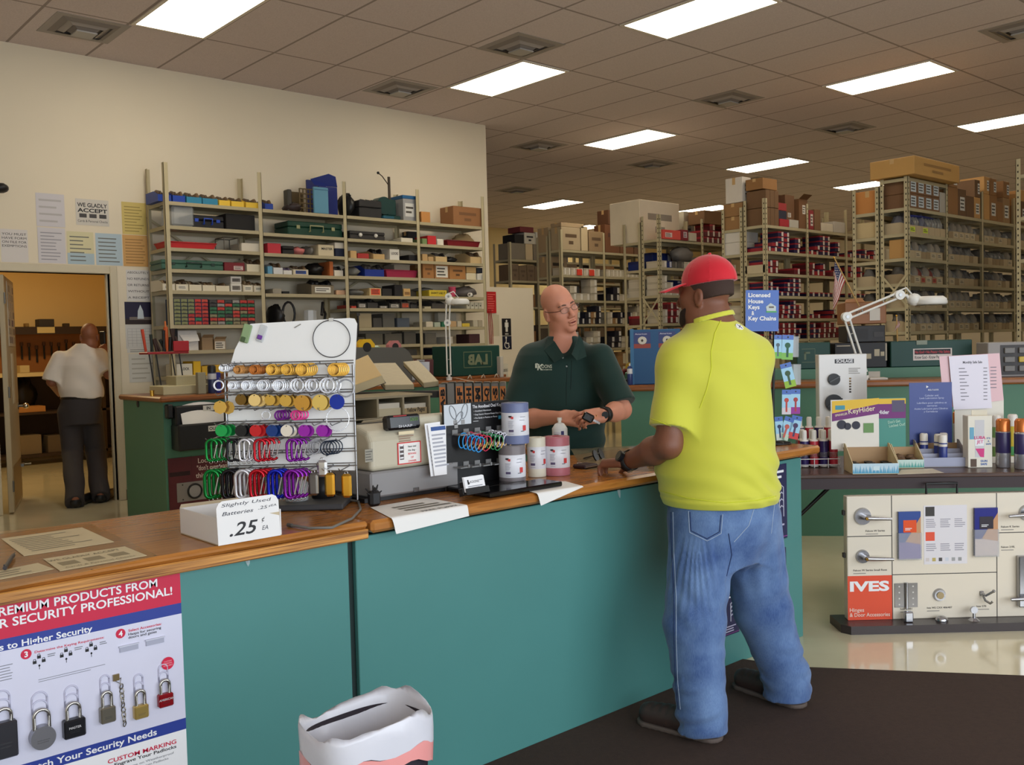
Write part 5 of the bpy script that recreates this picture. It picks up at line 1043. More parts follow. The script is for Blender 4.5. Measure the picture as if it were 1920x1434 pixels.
def oval_(c):
    t = thing('oval_key_ring','','key ring',None,'oval key rings on the black display'); m = C(c,.3,.2); pts = []
    for i in range(22):
        q = 2*math.pi*i/22; rx = .0155+.0035*math.sin(q); pts.append((rx*math.cos(q),.027*math.sin(q),0))
    MB().tube(pts,.0021,m,7,True).build('oval_loop',t); MB().cyl((.0125,-.016,0),(.0175,.006,0),.0027,M('brass sleeve',(200,160,90),.3,.6),n=8).build('sleeve',t); return t
for lab,px,py,c in (('sky blue',872,828,(40,150,220)),('crimson',885,826,(200,40,76)),('green',907,825,(40,130,76)),('white',924,822,(226,226,236)),('purple',945,820,(150,40,170))):
    src = None
    for i in range(5):
        x,y = P.p(px-14+i*4.2 if lab != 'purple' else px-12+i*5.5,py); Mx = P.M @ T(x,y+.003*(2-i),.030+.011*i) @ Ry(-.5) @ Rz(-.25)
        l = f'{ORD[i]} {lab} oval key ring from the board on its hook'
        if src is None: src = oval_(c); src.matrix_world = Mx; src['label'] = l
        else: dup(src,Mx,l)
# business cards in their holder
p = onZ(893,925,CZ+.02); Fh = frame(p+Vector((-.045,.0,.0)),(1,.05,0),(0,.25,1))
t = thing('card_holder','black desk holder for business cards on the display tray','holder',Fh); MB().bx(-.003,.10,0,.025,-.03,-.006,m_dark,c=.002).bx(-.003,.10,0,.02,.006,.012,m_dark,c=.002).bx(-.003,.10,-.002,.004,-.03,.012,m_dark,c=.001).build('holder_base',t); MB().bx(.03,.11,.0,.05,-.06,-.032,m_dark,c=.004).build('rear_pocket',t)
t = thing('business_card','front white business card with a small key logo in the holder','card',Fh @ T(0,.006,.0042)); MB().bx(0,.089,0,.05,0,.001,WHITE).build('card_sheet',t); mb = MB(); mb.text('KOONS',.025,.030,.008,K,.0014,'l',.01).rect(.013,.019,.026,.042,K,.0014).rect(.018,.022,.028,.034,K,.0014); lines(mb,.012,.08,.006,.022,3,GR_,.0014); mb.rect(.066,.08,.036,.038,GR_,.0014); mb.build('lettering',t)
for i in range(3): tag(MB(Fh @ T(-.001*i,.007+.001*i,.003-.0016*i)).bx(0,.089,0,.05,0,.001,WHITE).build('business_card'),f'{ORD[i+1]} white business card behind the front one in the holder','card','business cards in the holder')
# ---------------------------------------------------------------- rolls of plastic tape
def roll(label,px,py0,py1,hw,c,z0=CZ+.001,y_=2.545):
    b = onY(px,py0,y_); b.z = z0; d = b.dot(Vector((CF.x,CF.y,0))); r = hw*d/FPX; h = (py0-py1)*d/FPX*1.0
    t = thing('tape_roll',label,'roll',T(b+Vector((0,r,0))),'shrink-wrapped rolls on the counter'); m = M('roll_%d_%d_%d' % c,c,.35,var=.06,vs=30)
    MB().lathe([(r*.35,0),(r*.99,0),(r,.004),(r,h-.004),(r*.99,h),(r*.35,h),(r*.35,0)],m,36).build('roll_body',t)
    MB().lathe([(r*1.003,h*.21),(r*1.008,h*.212),(r*1.008,h*.768),(r*1.003,h*.77)],M('white wrapper label',(226,226,232),.25),36).build('label_band',t)
    mb = MB(); dirc = math.atan2(-(b.y+r),-b.x)
    def at(u,v,z=.0012): # u metres round the band from the side facing the viewer, v up
        a = dirc+u/r; return Vector((math.cos(a)*(r*1.008+z),math.sin(a)*(r*1.008+z),v))
    def patch(u0,u1,v0,v1,mat,n=4):
        V = []; 
        for i in range(n+1): V += [at(u0+(u1-u0)*i/n,v0),at(u0+(u1-u0)*i/n,v1)]
        mb.add(V,[(2*i,2*i+2,2*i+3,2*i+1) for i in range(n)],mat)
    g1,rd_,nv = C((150,150,160)),C((200,60,60)),C((70,70,100))
    patch(-.024,-.012,h*.66,h*.70,K); patch(-.014,-.006,h*.62,h*.68,rd_); patch(-.02,-.010,h*.64,h*.655,rd_)
    for i in range(6): patch(-.026,-.006-.002*(i % 3),h*(.56-.032*i),h*(.572-.032*i),g1)
    patch(-.024,-.006,h*.30,h*.36,C((90,80,110))); patch(-.024,-.006,h*.25,h*.262,g1); patch(.018,.04,h*.66,h*.675,g1); patch(.016,.036,h*.58,h*.595,g1)
    patch(.028,.042,h*.33,h*.46,rd_); patch(.020,.034,h*.31,h*.325,K); mb.build('lettering',t)
    MB().lathe([(r*1.02,.0),(r*1.025,h*.5),(r*1.02,h),(r*.7,h+.003),(r*.35,h+.001)],M('shrink film',(235,235,240),.06,alpha=.14),36).build('shrink_film',t)
    return h,b
hg,bg = roll('charcoal brown roll standing under the blue roll',978,905,829,25.5,(88,74,76))
hb,_ = roll('blue roll standing on top of the charcoal roll',984,828,751,26,(58,80,140),z0=CZ+.001+hg+.004)
roll('cream white roll behind the red and charcoal rolls',1019,898,824,17.5,(226,220,196),y_=2.645)
roll('raspberry red roll, nearest the red cap man',1062,893,820,25,(176,56,76),y_=2.60)
def spray(name,label,M0,r,h,body,cap,bands=(),capk='dome',lab=None,cr=None):
    t = thing(name,label,'spray can',M0); hb_ = h*.74 if capk == 'cap' else h*.80
    MB().lathe([(0,0),(r*.95,0),(r,r*.1),(r,hb_-r*.12),(r*.93,hb_)] + ([(0,hb_)] if capk == 'cap' else [(r*.6,hb_+r*.5),(r*.3,hb_+r*.62),(0,hb_+r*.62)]),body,22).build('can_body',t)
    for z0,z1,c in bands: MB().lathe([(r*1.002,h*z0),(r*1.006,h*z0+.0005),(r*1.006,h*z1-.0005),(r*1.002,h*z1)],c,22).build('printed_band',t)
    if capk == 'cap': rc = r*(cr or .96); MB().lathe([(rc,hb_),(rc,h-r*.35),(rc*.82,h-r*.05),(rc*.7,h),(0,h)],cap,22).build('cap',t)
    else: MB().cyl((0,0,hb_+r*.6),(0,0,h-.012),r*.22,cap,n=12).cyl((0,0,h-.012),(0,0,h),r*.30,cap,n=12).build('nozzle',t)
    if lab:
        mb = MB(); a = math.atan2(-M0.translation.y,-M0.translation.x)
        for u0,u1,z0,z1,c in lab:
            V = []; rr = r*1.012
            for i in range(5): q = a+u0+(u1-u0)*i/4; V += [(rr*math.cos(q),rr*math.sin(q),z0*h),(rr*math.cos(q),rr*math.sin(q),z1*h)]
            mb.add(V,[(2*i,2*i+2,2*i+3,2*i+1) for i in range(4)],c)
        mb.build('label_print',t)
    return t
p = onY(1051,868,2.80); p.z = CZ+.001; spray('spray_can','white lubricant spray can standing behind the red roll',T(p),.032,.205,C((220,222,220),.3),C((230,228,220)),capk='noz',lab=[(-.9,.1,.48,.72,C((206,208,214))),(.15,.55,.42,.74,C((40,44,100)))]+[(-.8,-.1,.66-.03*i,.675-.03*i,K) for i in range(3)]+[(-.7,0,.45,.54,C((120,116,116)))])
# ---------------------------------------------------------------- draped notices at the edge
def drape(label,pts_top,drop,textf):
    """paper lying on the worktop and hanging over its front edge"""
    q = [onZ(*p,CZ+.002) for p in pts_top]; t = thing('paper_notice',label,'notice'); A,B,Cc,Dd = q; Cc = onY(*pts_top[2],2.377); Dd = onY(*pts_top[3],2.377); Cc.z = Dd.z = CZ+.002      # back-left, back-right, front-right, front-left
    def fn(u,v):
        if v < .7: f = v/.7; a = A.lerp(Dd,f); b = B.lerp(Cc,f); p = a.lerp(b,u); return (p.x,p.y,CZ+.002)
        f = (v-.7)/.3; p = Dd.lerp(Cc,u); s = drop(u)*f; an = min(1.25,f*5); return (p.x+.012*f*(1-u),p.y-.004*math.sin(min(an,1.57))-.010*f,CZ+.002-s*min(1,f*1.2))
    mb = MB().grid(fn,14,20,m_paper); mb.build('paper_sheet',t); mb = MB(); textf(mb,A,B,Cc,Dd); mb.build('lettering',t); return t
m_paper = M('white paper',(232,230,226),.55)
def tf(mb,A,B,Cc,Dd):
    u = (Cc-Dd); w = u.length; fr = frame(Dd+Vector((0,0,.0006)),u,(A-Dd)); hh = (fr.inverted() @ A).y; mb.M = fr
    mb.text('FREE PUPPY.',w*.93,hh*.02,.016,C((60,60,62)),.0004,'r',.012,w=w*.5)
    for i in range(3): lines(mb,w*.34,w*(.98-.1*i),hh*(.26+.17*i),hh*(.38+.17*i),1,C((110,104,92)),.0004,.7,.05,i)
drape('white FREE PUPPY notice draped over the worktop edge before the register',[(694,951),(800,933),(874,942),(731,966)],lambda u: .05-.015*u,tf)
def tf2(mb,A,B,Cc,Dd):
    u = (Cc-Dd); w = u.length; fr = frame(Dd+Vector((0,0,.0006)),u,(A-Dd)); hh = (fr.inverted() @ A).y; mb.M = fr; lines(mb,w*.15,w*.5,hh*.5,hh*.68,2,C((150,146,138)),.0004)
drape('cream paper hanging over the worktop edge under the tape rolls',[(946,908),(1060,902),(1089,916),(1004,928)],lambda u: .04*(1-u)+.004,tf2)
# clear counter mat and what lies on it by the hand
t,w_,h_ = sheet('counter_mat','clear plastic mat with papers where the red cap man leans',[(1070,842),(1262,832),(1240,884),(1092,880)],CZ+.0004,M('smoky clear mat',(172,160,128),.12,alpha=.6),4,(120,112,92),cat='mat')
p = onZ(1122,856,CZ+.012); t = thing('sunglasses','black sunglasses folded on the counter before the clerk','sunglasses',T(p) @ Rz(.4))
for s in (-1,1): MB(T(s*.034,0,.008) @ Rx(1.2)).cyl((0,0,-.003),(0,0,.003),.026,C((16,16,18),.1),n=18).build('lens',t)
MB().tube([(-.014,0,.012),(0,-.004,.016),(.014,0,.012)],.003,m_dark).build('bridge',t); MB().tube([(-.06,.004,.01),(-.05,.05,-.004),(.04,.056,-.006)],.0025,m_dark).build('temple_arm',t); MB().tube([(.06,.004,.01),(.052,.045,-.004),(-.04,.05,-.002)],.0025,m_dark).build('temple_arm',t)
p = onZ(1098,880,CZ+.001); t = thing('wallet','dark maroon wallet lying by the resting hand','wallet',T(p) @ Rz(.1)); MB().bx(0,.085,0,.07,0,.016,C((50,26,32),.4),c=.005).build('wallet_body',t); MB().bx(.004,.08,-.001,.001,.006,.010,C((150,130,120))).build('edge_cards',t)
p = onZ(1088,872,CZ+.004); t = thing('key_bunch','small bunch of steel keys beside the red roll','keys',T(p)); 
mb = MB(); torus(mb,(0,0,.008),.014,.0014,m_sil,16); mb.build('key_loop',t)
for i in range(3): MB(Rz(i*.7-.4)).bx(.012,.03,-.009,.009,.001+.003*i,.003+.003*i,m_sil,c=.001).bx(.03,.058,-.0035,.0035,.001+.003*i,.003+.003*i,m_sil).build('key',t)
# ================================================================ BEHIND THE COUNTER
m_ctop = wood('brown bench top',(120,70,36),(150,92,48),5,.3,'X',12); m_green = M('dull green laminate',(76,122,98),.5,var=.05,vs=3)
LX0,LY0,LY1,LZ = 2.93,7.53,8.42,1.07
t = thing('back_counter','long green back counter before the wall shelving, brown top','counter',T(LX0,LY0,0))
MB().bx(0,3.7,0,.02,0,LZ-.045,m_green).build('front_panel',t); MB().bx(0,.02,.02,LY1-LY0,0,LZ-.045,m_green).build('end_panel',t); MB().bx(3.68,3.7,.02,LY1-LY0,0,LZ-.045,m_green).build('end_panel',t); MB().bx(-.04,3.73,-.05,LY1-LY0,LZ-.044,LZ,m_ctop,c=.012).build('top_board',t)
P = Pl(frame((0,LY0-.001,0),(1,0,0),(0,0,1)))
q = onX(258,752,LX0-.004); t = thing('key_fob','black oval fob hanging on the end of the green back counter','fob',T(q)); MB().ball((0,0,-.02),(.006,.026,.034),m_dark,14).build('fob_body',t); MB().tube([(0,0,.01),(-.004,.01,.03),(0,.02,.045)],.003,C((170,166,150))).build('loop',t)
# wall pockets for papers, and the maroon lock poster
t = thing('wall_pocket','black two-tier wall pocket with papers on the green back counter','wall pocket',P.M)
a = P.box(318,752,452,838)
for nm,y0,y1,d in (('upper_pocket',757,800,.10),('lower_pocket',790,838,.16)): b = P.box(320,y0,452,y1); MB().bx(b[0],b[1],b[2],b[3],.002,d,m_dark,c=.012).build(nm,t)
MB().bx(a[0]-.04,a[0]+.01,a[3]-.12,a[3]-.005,.002,.07,m_dark,c=.01).build('mount_bracket',t)
for nm,x0,y0,x1,y1,d,s in (('paper_sheet',338,757,420,772,.09,1),('paper_sheet',330,772,410,798,.15,2)):
    b = P.box(x0,y0,x1,y1); r = random.Random(s); mb = MB(); n = 8
    V = [(b[0]+(b[1]-b[0])*i/n,b[2]+(.035*math.sin(i*.75+s) if 0 < i < n else .02)-.0,d-.02+.03*math.sin(i*.6)) for i in range(n+1)]+[(b[0]+(b[1]-b[0])*i/n,b[3]+.02*math.sin(i*.5),d-.05) for i in range(n+1)]
    mb.add(V,[(i,i+1,n+2+i,n+1+i) for i in range(n)],m_paper,True).build(nm,t)
for s,x,y in (('IN',381,764),('OUT',385,801)): mb = MB(); u,v = P.p(x,y); mb.bx(u-.045,u+.045,v-.022,v+.022,.10 if s == 'IN' else .16,.1615 if s == 'OUT' else .103,C((206,204,196))); mb.text(s,u,v-.012,.024,K,.1035 if s == 'IN' else .162,'c',.03); mb.build('pocket_label',t)
b = P.box(317,852,470,1010); t = thing('lock_poster','maroon lock poster on the green back counter below the black pocket','poster',P.M); MB().bx(b[0],b[1],b[2],b[3],.0005,.004,M('maroon poster',(88,34,42),.4,var=.15,vs=4)).build('sheet',t)
mb = MB()
for i,s in enumerate(('Locks that others','"don\'t even want to','think about"')): P.text(mb,s,371-2*i,868+14*i,452-2*i-12*i,866+14*i,9,C((222,206,196)),.0046,.01,rot=0)
mb.build('lettering',t)
b = P.box(331,902,397,938); mb = MB().bx(b[0],b[1],b[2],b[3],.004,.009,M('lock plate grey',(150,146,146),.35,.5),c=.003); cx,cy = (b[0]+b[1])/2,(b[2]+b[3])/2; mb.cyl((cx,cy,.009),(cx,cy,.014),.048,C((150,148,148),.3),n=24); mb.tube([(cx+.058*math.cos(k*.3),cy+.058*math.sin(k*.3),.014) for k in range(21)],.007,m_dark,6,True)
for sx_ in (-1,1):
    for sy_ in (-1,1): mb.disc(cx+sx_*.1,cy+sy_*.06,.006,K,.0095,10)
mb.build('lock_picture',t); mb = MB(); mb.rect(P.p(360,900)[0]-.002,P.p(360,900)[0],P.p(360,1005)[1],P.p(360,853)[1],C((60,22,28)),.0045).rect(P.box(317,880,356,888)[0],P.p(356,884)[0],P.p(340,892)[1],P.p(340,884)[1],C((40,14,20)),.0045).build('picture_band',t)
# on the left end of the long counter
def on_lc(px,py,Y): p = onY(px,py,Y); p.z = LZ+.001; return p
def cbox(name,label,px0,px1,ptop,Y,d,c,pbase=None,**k):
    ym = ptop+8; x0,x1 = onY(px0,ym,Y).x,onY(px1,ym,Y).x; return carton(name,label,'box',x0,x1,Y,Y+d,LZ+.001 if pbase is None else onY((px0+px1)/2,pbase,Y).z,onY((px0+px1)/2,ptop,Y).z,c,tape=False,**k)
cbox('binder','cream ring binder lying flat on the left of the back counter',306,398,722,7.75,.3,(196,188,150)); cbox('parts_box','beige adding machine standing on the cream binder',330,384,704,7.85,.22,(178,168,134),722); cbox('parts_box','small grey carton leaning by the spray can on the back counter',371,386,698,7.62,.05,(150,144,120)); cbox('parts_box','brown low carton behind the white display, back counter',408,440,700,7.8,.2,(110,70,40)); cbox('parts_box','royal blue carton beside the spray can on the back counter',404,414,698,7.66,.06,(36,44,130))
p = on_lc(398,725,7.66); spray('spray_can','navy spray can with black cap on the left of the back counter',T(p),.036,.235,C((52,62,96),.3),m_dark,bands=((.02,.5,C((40,50,90),.3)),(.5,.7,C((200,200,206),.3))),capk='cap')
p = on_lc(285,735,7.75); t = thing('brass_cylinder','tiny brass lock cylinder on the end of the back counter','lock part',T(p)); MB().cyl((0,0,0),(0,0,.04),.017,m_gold,n=14).build('cylinder_body',t); MB().cyl((0,0,.04),(0,0,.046),.02,m_gold,n=14).build('flange',t)
t = thing('tool_caddy','red tool tray on thin black legs full of pliers','tool caddy',T(3.02,8.05,LZ+.001)); zz = onY(290,660,8.05).z-LZ; MB().bx(0,.36,0,.2,zz-.02,zz,C((150,24,30),.4),c=.004).bx(.22,.36,-.01,.0,zz,zz+.09,C((170,26,34),.4),c=.006).build('tray',t)
for x in (.12,.32):
    for y in (.02,.18): MB().cyl((x,y,0),(x-.04,y,zz-.02),.006,m_dark,n=8).build('leg',t)
r = random.Random(5)
for i in range(12):
    x = -.02+i*.026; a = r.uniform(-.5,.1); c = r.choice([(30,28,28),(60,40,34),(200,70,40),(26,26,30),(30,40,36)]); tag(MB(T(3.03+x+.03,8.08+r.uniform(-.02,.08),LZ+zz+.004) @ Ry(a)).cyl((0,0,0),(0,0,.1+.1*r.random()),.011,C(c),.014,8).build('tool_grip'),f'{ORD[i]} tool handle along the red tray on black legs','tool','pliers in the red tool tray')
tag(MB(T(3.21,8.1,LZ+zz+.004) @ Rx(-.1)).cyl((0,0,0),(0,0,.21),.016,C((200,92,40)),.018,10).cyl((0,0,.21),(0,0,.26),.008,C((220,120,60)),n=8).build('orange_sprayer'),'orange bottle standing up in the red tool tray','bottle')
# ---- notices pinned to the white wall
PW = Pl(frame((0,YW-.0015,0),(1,0,0),(0,0,1)))
def notice(name,label,quad,c,n=6,top=None,c2=None,cat='notice',ink=(110,110,104),wpx=None):
    t = thing(name,label,cat,PW.M); pts = [PW.p(*q) for q in quad]; xs = [p[0] for p in pts]; ys = [p[1] for p in pts]; x0,x1,y0,y1 = (xs[0]+xs[3])/2,(xs[1]+xs[2])/2,(ys[2]+ys[3])/2,(ys[0]+ys[1])/2
    mb = MB().bx(x0,x1,y0,y1,0,.0012,C(c,.5)); mb.build('paper_sheet',t); mb = MB()
    if c2: mb.rect(x0,x1,y0,y0+(y1-y0)*c2[1],C(c2[0],.5),.0015); mb.build('lower_sheet',t); mb = MB()
    if n: lines(mb,x0+.1*(x1-x0),x1-.1*(x1-x0),y0+.06*(y1-y0),y1-.1*(y1-y0),n,C(ink),.002,.28,.4,len(label))
    if top:
        for i,(s,f,h,bold) in enumerate(top): mb.text(s,(x0+x1)/2,y0+f*(y1-y0),h*(y1-y0),K,.002,'c',bold,w=min(.9*(x1-x0),.9*(x1-x0)))
    if n or top: mb.build('lettering',t)
    return t,x0,x1,y0,y1
notice('paper_notice','upper plain white sheet left of the card sign on the wall',[(66,363),(120,363),(122,425),(69,425)],(204,200,204),4,ink=(180,176,176)); notice('paper_notice','lower typed white sheet under the plain one on the wall',[(70,427),(122,427),(124,494),(72,493)],(206,202,206),9,ink=(150,148,156)); notice('paper_notice','pale yellow notice with blue lower part below the card sign',[(125,434),(175,435),(177,496),(127,495)],(214,206,164),7,c2=((170,190,200),.34)); notice('paper_notice','yellow-headed blue notice beside the orange one',[(179,438),(228,438),(230,498),(180,497)],(176,194,204),7); notice('paper_notice','tall yellow notice at the shelving end of the wall',[(227,378),(273,381),(276,440),(230,440)],(208,186,110),9,ink=(150,130,70)); notice('paper_notice','tall orange notice right under the yellow one',[(230,441),(276,441),(278,500),(231,499)],(206,160,96),9,ink=(150,110,60))
t,x0,x1,y0,y1 = notice('card_sign','grey WE GLADLY ACCEPT card sign on the white wall',[(141,372),(203,376),(205,424),(143,422)],(206,200,190),0,[('WE GLADLY',.70,.15,.02),('ACCEPT',.50,.14,.03),('Cards & Personal Checks',.12,.09,0)],cat='sign'); mb = MB(); [mb.rect(x0+(x1-x0)*(.1+.30*i),x0+(x1-x0)*(.32+.30*i),y0+(y1-y0)*.29,y0+(y1-y0)*.44,C((70,66,66)),.002) for i in range(3)]; mb.build('card_symbols',t)
notice('paper_notice','white tax exemption notice by the picture edge',[(1,430),(52,430),(53,492),(2,491)],(214,208,204),0,[('YOU MUST',.82,.07,.0),('HAVE FORM',.70,.07,0),('ON FILE FOR',.58,.07,0),('EXEMPTIONS',.46,.07,0)]); notice('paper_notice','long white no refunds notice beside the door frame',[(234,506),(278,506),(285,565),(240,564)],(216,212,208),0,[('ABSOLUTELY',.88,.07,0),('NO REFUNDS',.68,.07,0),('OR RETURNS',.48,.07,0),('WITHOUT',.28,.07,0),('A RECEIPT',.08,.07,0)])
t,x0,x1,y0,y1 = notice('wall_calendar','calendar with a night picture of a white dome by the door frame',[(233,566),(288,566),(290,608),(235,608)],(34,28,58),0,cat='calendar'); w_ = x1-x0; h_ = y1-y0; mb = MB(); mb.rect(x0,x1,y0,y0+h_*.25,C((48,34,32)),.0015); mb.prism([(x0+w_*.42,y0+h_*.25),(x0+w_*.64,y0+h_*.25),(x0+w_*.62,y0+h_*.6),(x0+w_*.56,y0+h_*.78),(x0+w_*.53,y0+h_*.88),(x0+w_*.50,y0+h_*.78),(x0+w_*.44,y0+h_*.6)],.0015,.0022,C((196,206,214))).bx(x0+w_*.15,x0+w_*.9,y0+h_*.2,y0+h_*.33,.0015,.002,C((120,110,104))); mb.build('dome_picture',t); mb = MB().bx(x0,x1+.01,y0-h_*1.08,y0-.004,0,.001,C((206,204,200))); [mb.rect(x0+w_*.06,x1-w_*.04,y0-h_*(.2+.13*i),y0-h_*(.2+.13*i)+.003,C((170,168,168)),.0014) for i in range(6)]; [mb.rect(x0+w_*(.06+.15*i),x0+w_*(.06+.15*i)+.003,y0-h_*.98,y0-h_*.2,C((170,168,168)),.0014) for i in range(7)]; mb.build('date_grid',t)
notice('paper_notice','white map sheet below the calendar by the door frame',[(238,664),(292,662),(296,712),(246,720)],(208,206,198),5,ink=(176,172,160)); notice('paper_notice','small list pinned between calendar and map sheet',[(238,653),(290,653),(291,661),(239,661)],(214,212,206),2)
p = onY(2,356,YW); t = thing('security_camera','dark wall camera cut by the picture edge','camera',T(p)); MB().ball((-.03,-.1,0),(.07,.07,.045),m_dark,14).build('camera_dome',t); MB().bx(-.08,.03,-.03,-.002,.02,.06,C((130,124,112)),c=.01).build('mount',t)
# low wall: restroom signs, red sign with cords
def rsign(label,quad,c,draw):
    t = thing('restroom_sign',label,'sign',PW.M); b = PW.box(*quad); MB().bx(b[0],b[1],b[2],b[3],0,.004,C(c,.35),c=.0015).build('sign_plate',t); mb = MB(); draw(mb,(b[0]+b[1])/2,b[2],b[1]-b[0],b[3]-b[2]); mb.build('pictogram',t)
wS_ = C((226,222,210))
def man(mb,x,y,w,h): mb.disc(x,y+h*.85,w*.10,wS_,.0045).rect(x-w*.15,x+w*.15,y+h*.50,y+h*.77,wS_,.0045).rect(x-w*.12,x-w*.01,y+h*.22,y+h*.5,wS_,.0045).rect(x+w*.01,x+w*.12,y+h*.22,y+h*.5,wS_,.0045).rect(x-w*.21,x-w*.17,y+h*.5,y+h*.76,wS_,.0045).rect(x+w*.17,x+w*.21,y+h*.5,y+h*.76,wS_,.0045); mb.text('MEN',x,y+h*.05,h*.09,wS_,.0045,'c',.02)
def whl(mb,x,y,w,h):
    mb.disc(x-w*.1,y+h*.88,w*.09,wS_,.0045).rect(x-w*.14,x-w*.06,y+h*.45,y+h*.8,wS_,.0045).rect(x-w*.1,x+w*.2,y+h*.42,y+h*.5,wS_,.0045).rect(x+w*.14,x+w*.22,y+h*.2,y+h*.45,wS_,.0045); mb.tube([(x+w*.28*math.cos(k),y+h*.34+w*.28*math.sin(k),.0045) for k in [2.0+i*.27 for i in range(15)]],w*.035,wS_,5)
rsign('black restroom sign with a standing figure',(941,597,958,629),(26,24,28),man); rsign('blue-black wheelchair sign under the standing figure',(942,630,959,655),(28,32,52),whl)
b = PW.box(912,547,929,587); t = thing('red_tag_board','red lettered board hung with red cords on the low wall','sign',PW.M @ T(0,0,.01)); MB(Rz(0)).bx(b[0],b[1],b[2],b[3],0,.004,C((190,30,34),.4)).build('board',t); mb = MB(); lines(mb,b[0]+.01,b[1]-.01,b[2]+.02,b[3]-.02,8,C((226,120,110)),.0046,.3,.4); mb.build('lettering',t)
for i in range(3): MB().tube([(b[0]+.02+i*.02,b[2]+.05,.006),(b[0]+.01+i*.03,b[2]-.2,.02),(b[0]+.02+i*.025,b[2]-.40,.016)],.005,C((150,24,28))).build('red_cord',t)
b = PW.box(924,590,936,630); tag(MB(PW.M).bx(b[0],b[1],b[2],b[3],.0005,.002,C((200,190,160))).build('paper_slip'),'narrow cream paper beside the red cords on the low wall','paper')
# ---------------------------------------------------------------- green cases lettered LAB
def labcase(label,Mx,w,d,h,mirror=True,sub=None):
    t = thing('green_tool_chest',label,'chest',Mx); m = M('chest green',(20,66,58),.45); MB().bx(0,w,0,d,0,h,m,c=.008).build('chest_body',t); mb = MB()
    f = frame((0,-.001,0),(1,0,0),(0,0,1)); g_ = C((96,112,88),.5); mb.M = f
    for a in ((.22,.26,.82,.29),(.22,.78,.82,.81)): mb.rect(w*a[0],w*a[2],h*a[1],h*a[3],g_,.0005)
    for a in ((.22,.26,.235,.81),(.805,.26,.82,.81)): mb.rect(w*a[0],w*a[2],h*a[1],h*a[3],g_,.0005)
    if mirror: mb.M = f @ T(w*.52,0,0) @ Matrix.Diagonal((-1,1,1,1)); mb.text('LAB',0,h*.38,h*.32,C((120,128,100)),.0006,'c',.05,w=w*.42)
    mb.build('lettering',t)
    if sub: sub(t,w,h,f)
    return t
zc_ = LZ+.001
x0 = onY(849,690,7.66).x; x1 = onY(938,690,7.66).x; labcase('dark green lab chest beside the bald clerk on the back counter',T(x0,7.66,zc_+.03),x1-x0,.35,onY(893,648,7.66).z-zc_-.03)
tag(MB(T(x0-.03,7.62,zc_)).bx(0,x1-x0+.08,0,.42,0,.028,m_ctop,c=.004).build('wooden_riser'),'thin wooden riser under the green lab chest','board')
for i,x in enumerate((.12,.3,.48)): tag(MB(T(x0+x,7.57,zc_)).tube([(0,0,.004),(.01,-.01,.03),(.03,0,.04),(.05,0,.004)],.005,C((196,188,170))).build('wire_tag'),f'{ORD[i]} white wire tag along the riser of the lab chest','tag','wire tags on the back counter')
cbox('parts_box','white lettered card box right of the lab chest',941,953,682,7.66,.2,(196,190,170),text=((60,56,50),'LOCK',.5,.4,.2,.7)); cbox('parts_box','slim grey-white rod box beside the lab chest',938,944,668,7.6,.06,(190,186,176))
# white bench lamp with ring head, beside the lab chest
def lamp(label,base,j1,j2,head,r,hd,hz=.05):
    """swing-arm magnifier lamp; points in metres"""
    t = thing('magnifier_lamp',label,'lamp',T(base)); I = -Vector(base); wl = M('white lamp enamel',(226,226,222),.35); A,B_,H = Vector(j1)+I,Vector(j2)+I,Vector(head)+I
    MB().cyl((0,0,0),(0,0,.03),.03,wl,n=16).cyl((0,0,.03),(0,0,.06),.014,wl,n=12).build('clamp',t)
    s = Vector((CR.x,CR.y,0)).normalized()*.016
    def arm(a,b,nm):
        d = (b-a).normalized(); sd = d.cross(Vector((-CF.x,-CF.y,0))).normalized()*.018
        for k in (-1,1): MB().tube([a+sd*k,b+sd*k],.008,wl,8).build(nm,t)
        for f in (.3,.7): MB().cyl(a.lerp(b,f)-sd*.9,a.lerp(b,f)+sd*.9,.004,C((150,150,146)),n=6).build('spring',t)
    arm(Vector((0,0,.05)),A,'lower_arm'); arm(A,B_,'upper_arm')
    for p in (A,B_): n = Vector((-CF.x,-CF.y,0)).normalized(); MB().cyl(p-n*.022,p+n*.022,.034,wl,n=18).cyl(p+n*.022,p+n*.028,.012,C((140,140,140),.3,.8),n=10).build('joint',t)
    u = (H-B_); u.z = 0; u.normalize(); MB().tube([B_,B_.lerp(H,.25)+Vector((0,0,.01)),H-u*r*1.15+Vector((0,0,.0))],.012,wl,8).build('neck',t)
    MB().tube([B_+Vector((0,0,.03)),B_+u*.05+Vector((0,0,.05)),B_+u*.1-Vector((0,0,.01)),H-u*r*1.2],.006,C((216,216,212))).build('power_cord',t)
    MB(T(H)).lathe([(0,hz),(r*.75,hz*.95),(r*.95,hz*.6),(r,0),(r*.9,-hz*.25),(r*.55,-hz*.1),(0,-hz*.1)],wl,28).build('lamp_head',t); MB(T(H-u*r*.98)).ball((0,0,hz*.55),(.05,.05,hz*.9),wl,12).build('switch_housing',t); MB(T(H)).lathe([(r*.5,-hz*.3),(r*.88,-hz*.32)],C((150,150,146),.15),24).build('glass_rim',t)
p = on_lc(842,705,7.6); d_ = p.dot(Vector((CF.x,CF.y,0))); lamp('white swing lamp standing before the wall shelving',p,J(839,605,d_),J(841,556,d_),J(862,569,d_),.10,0)
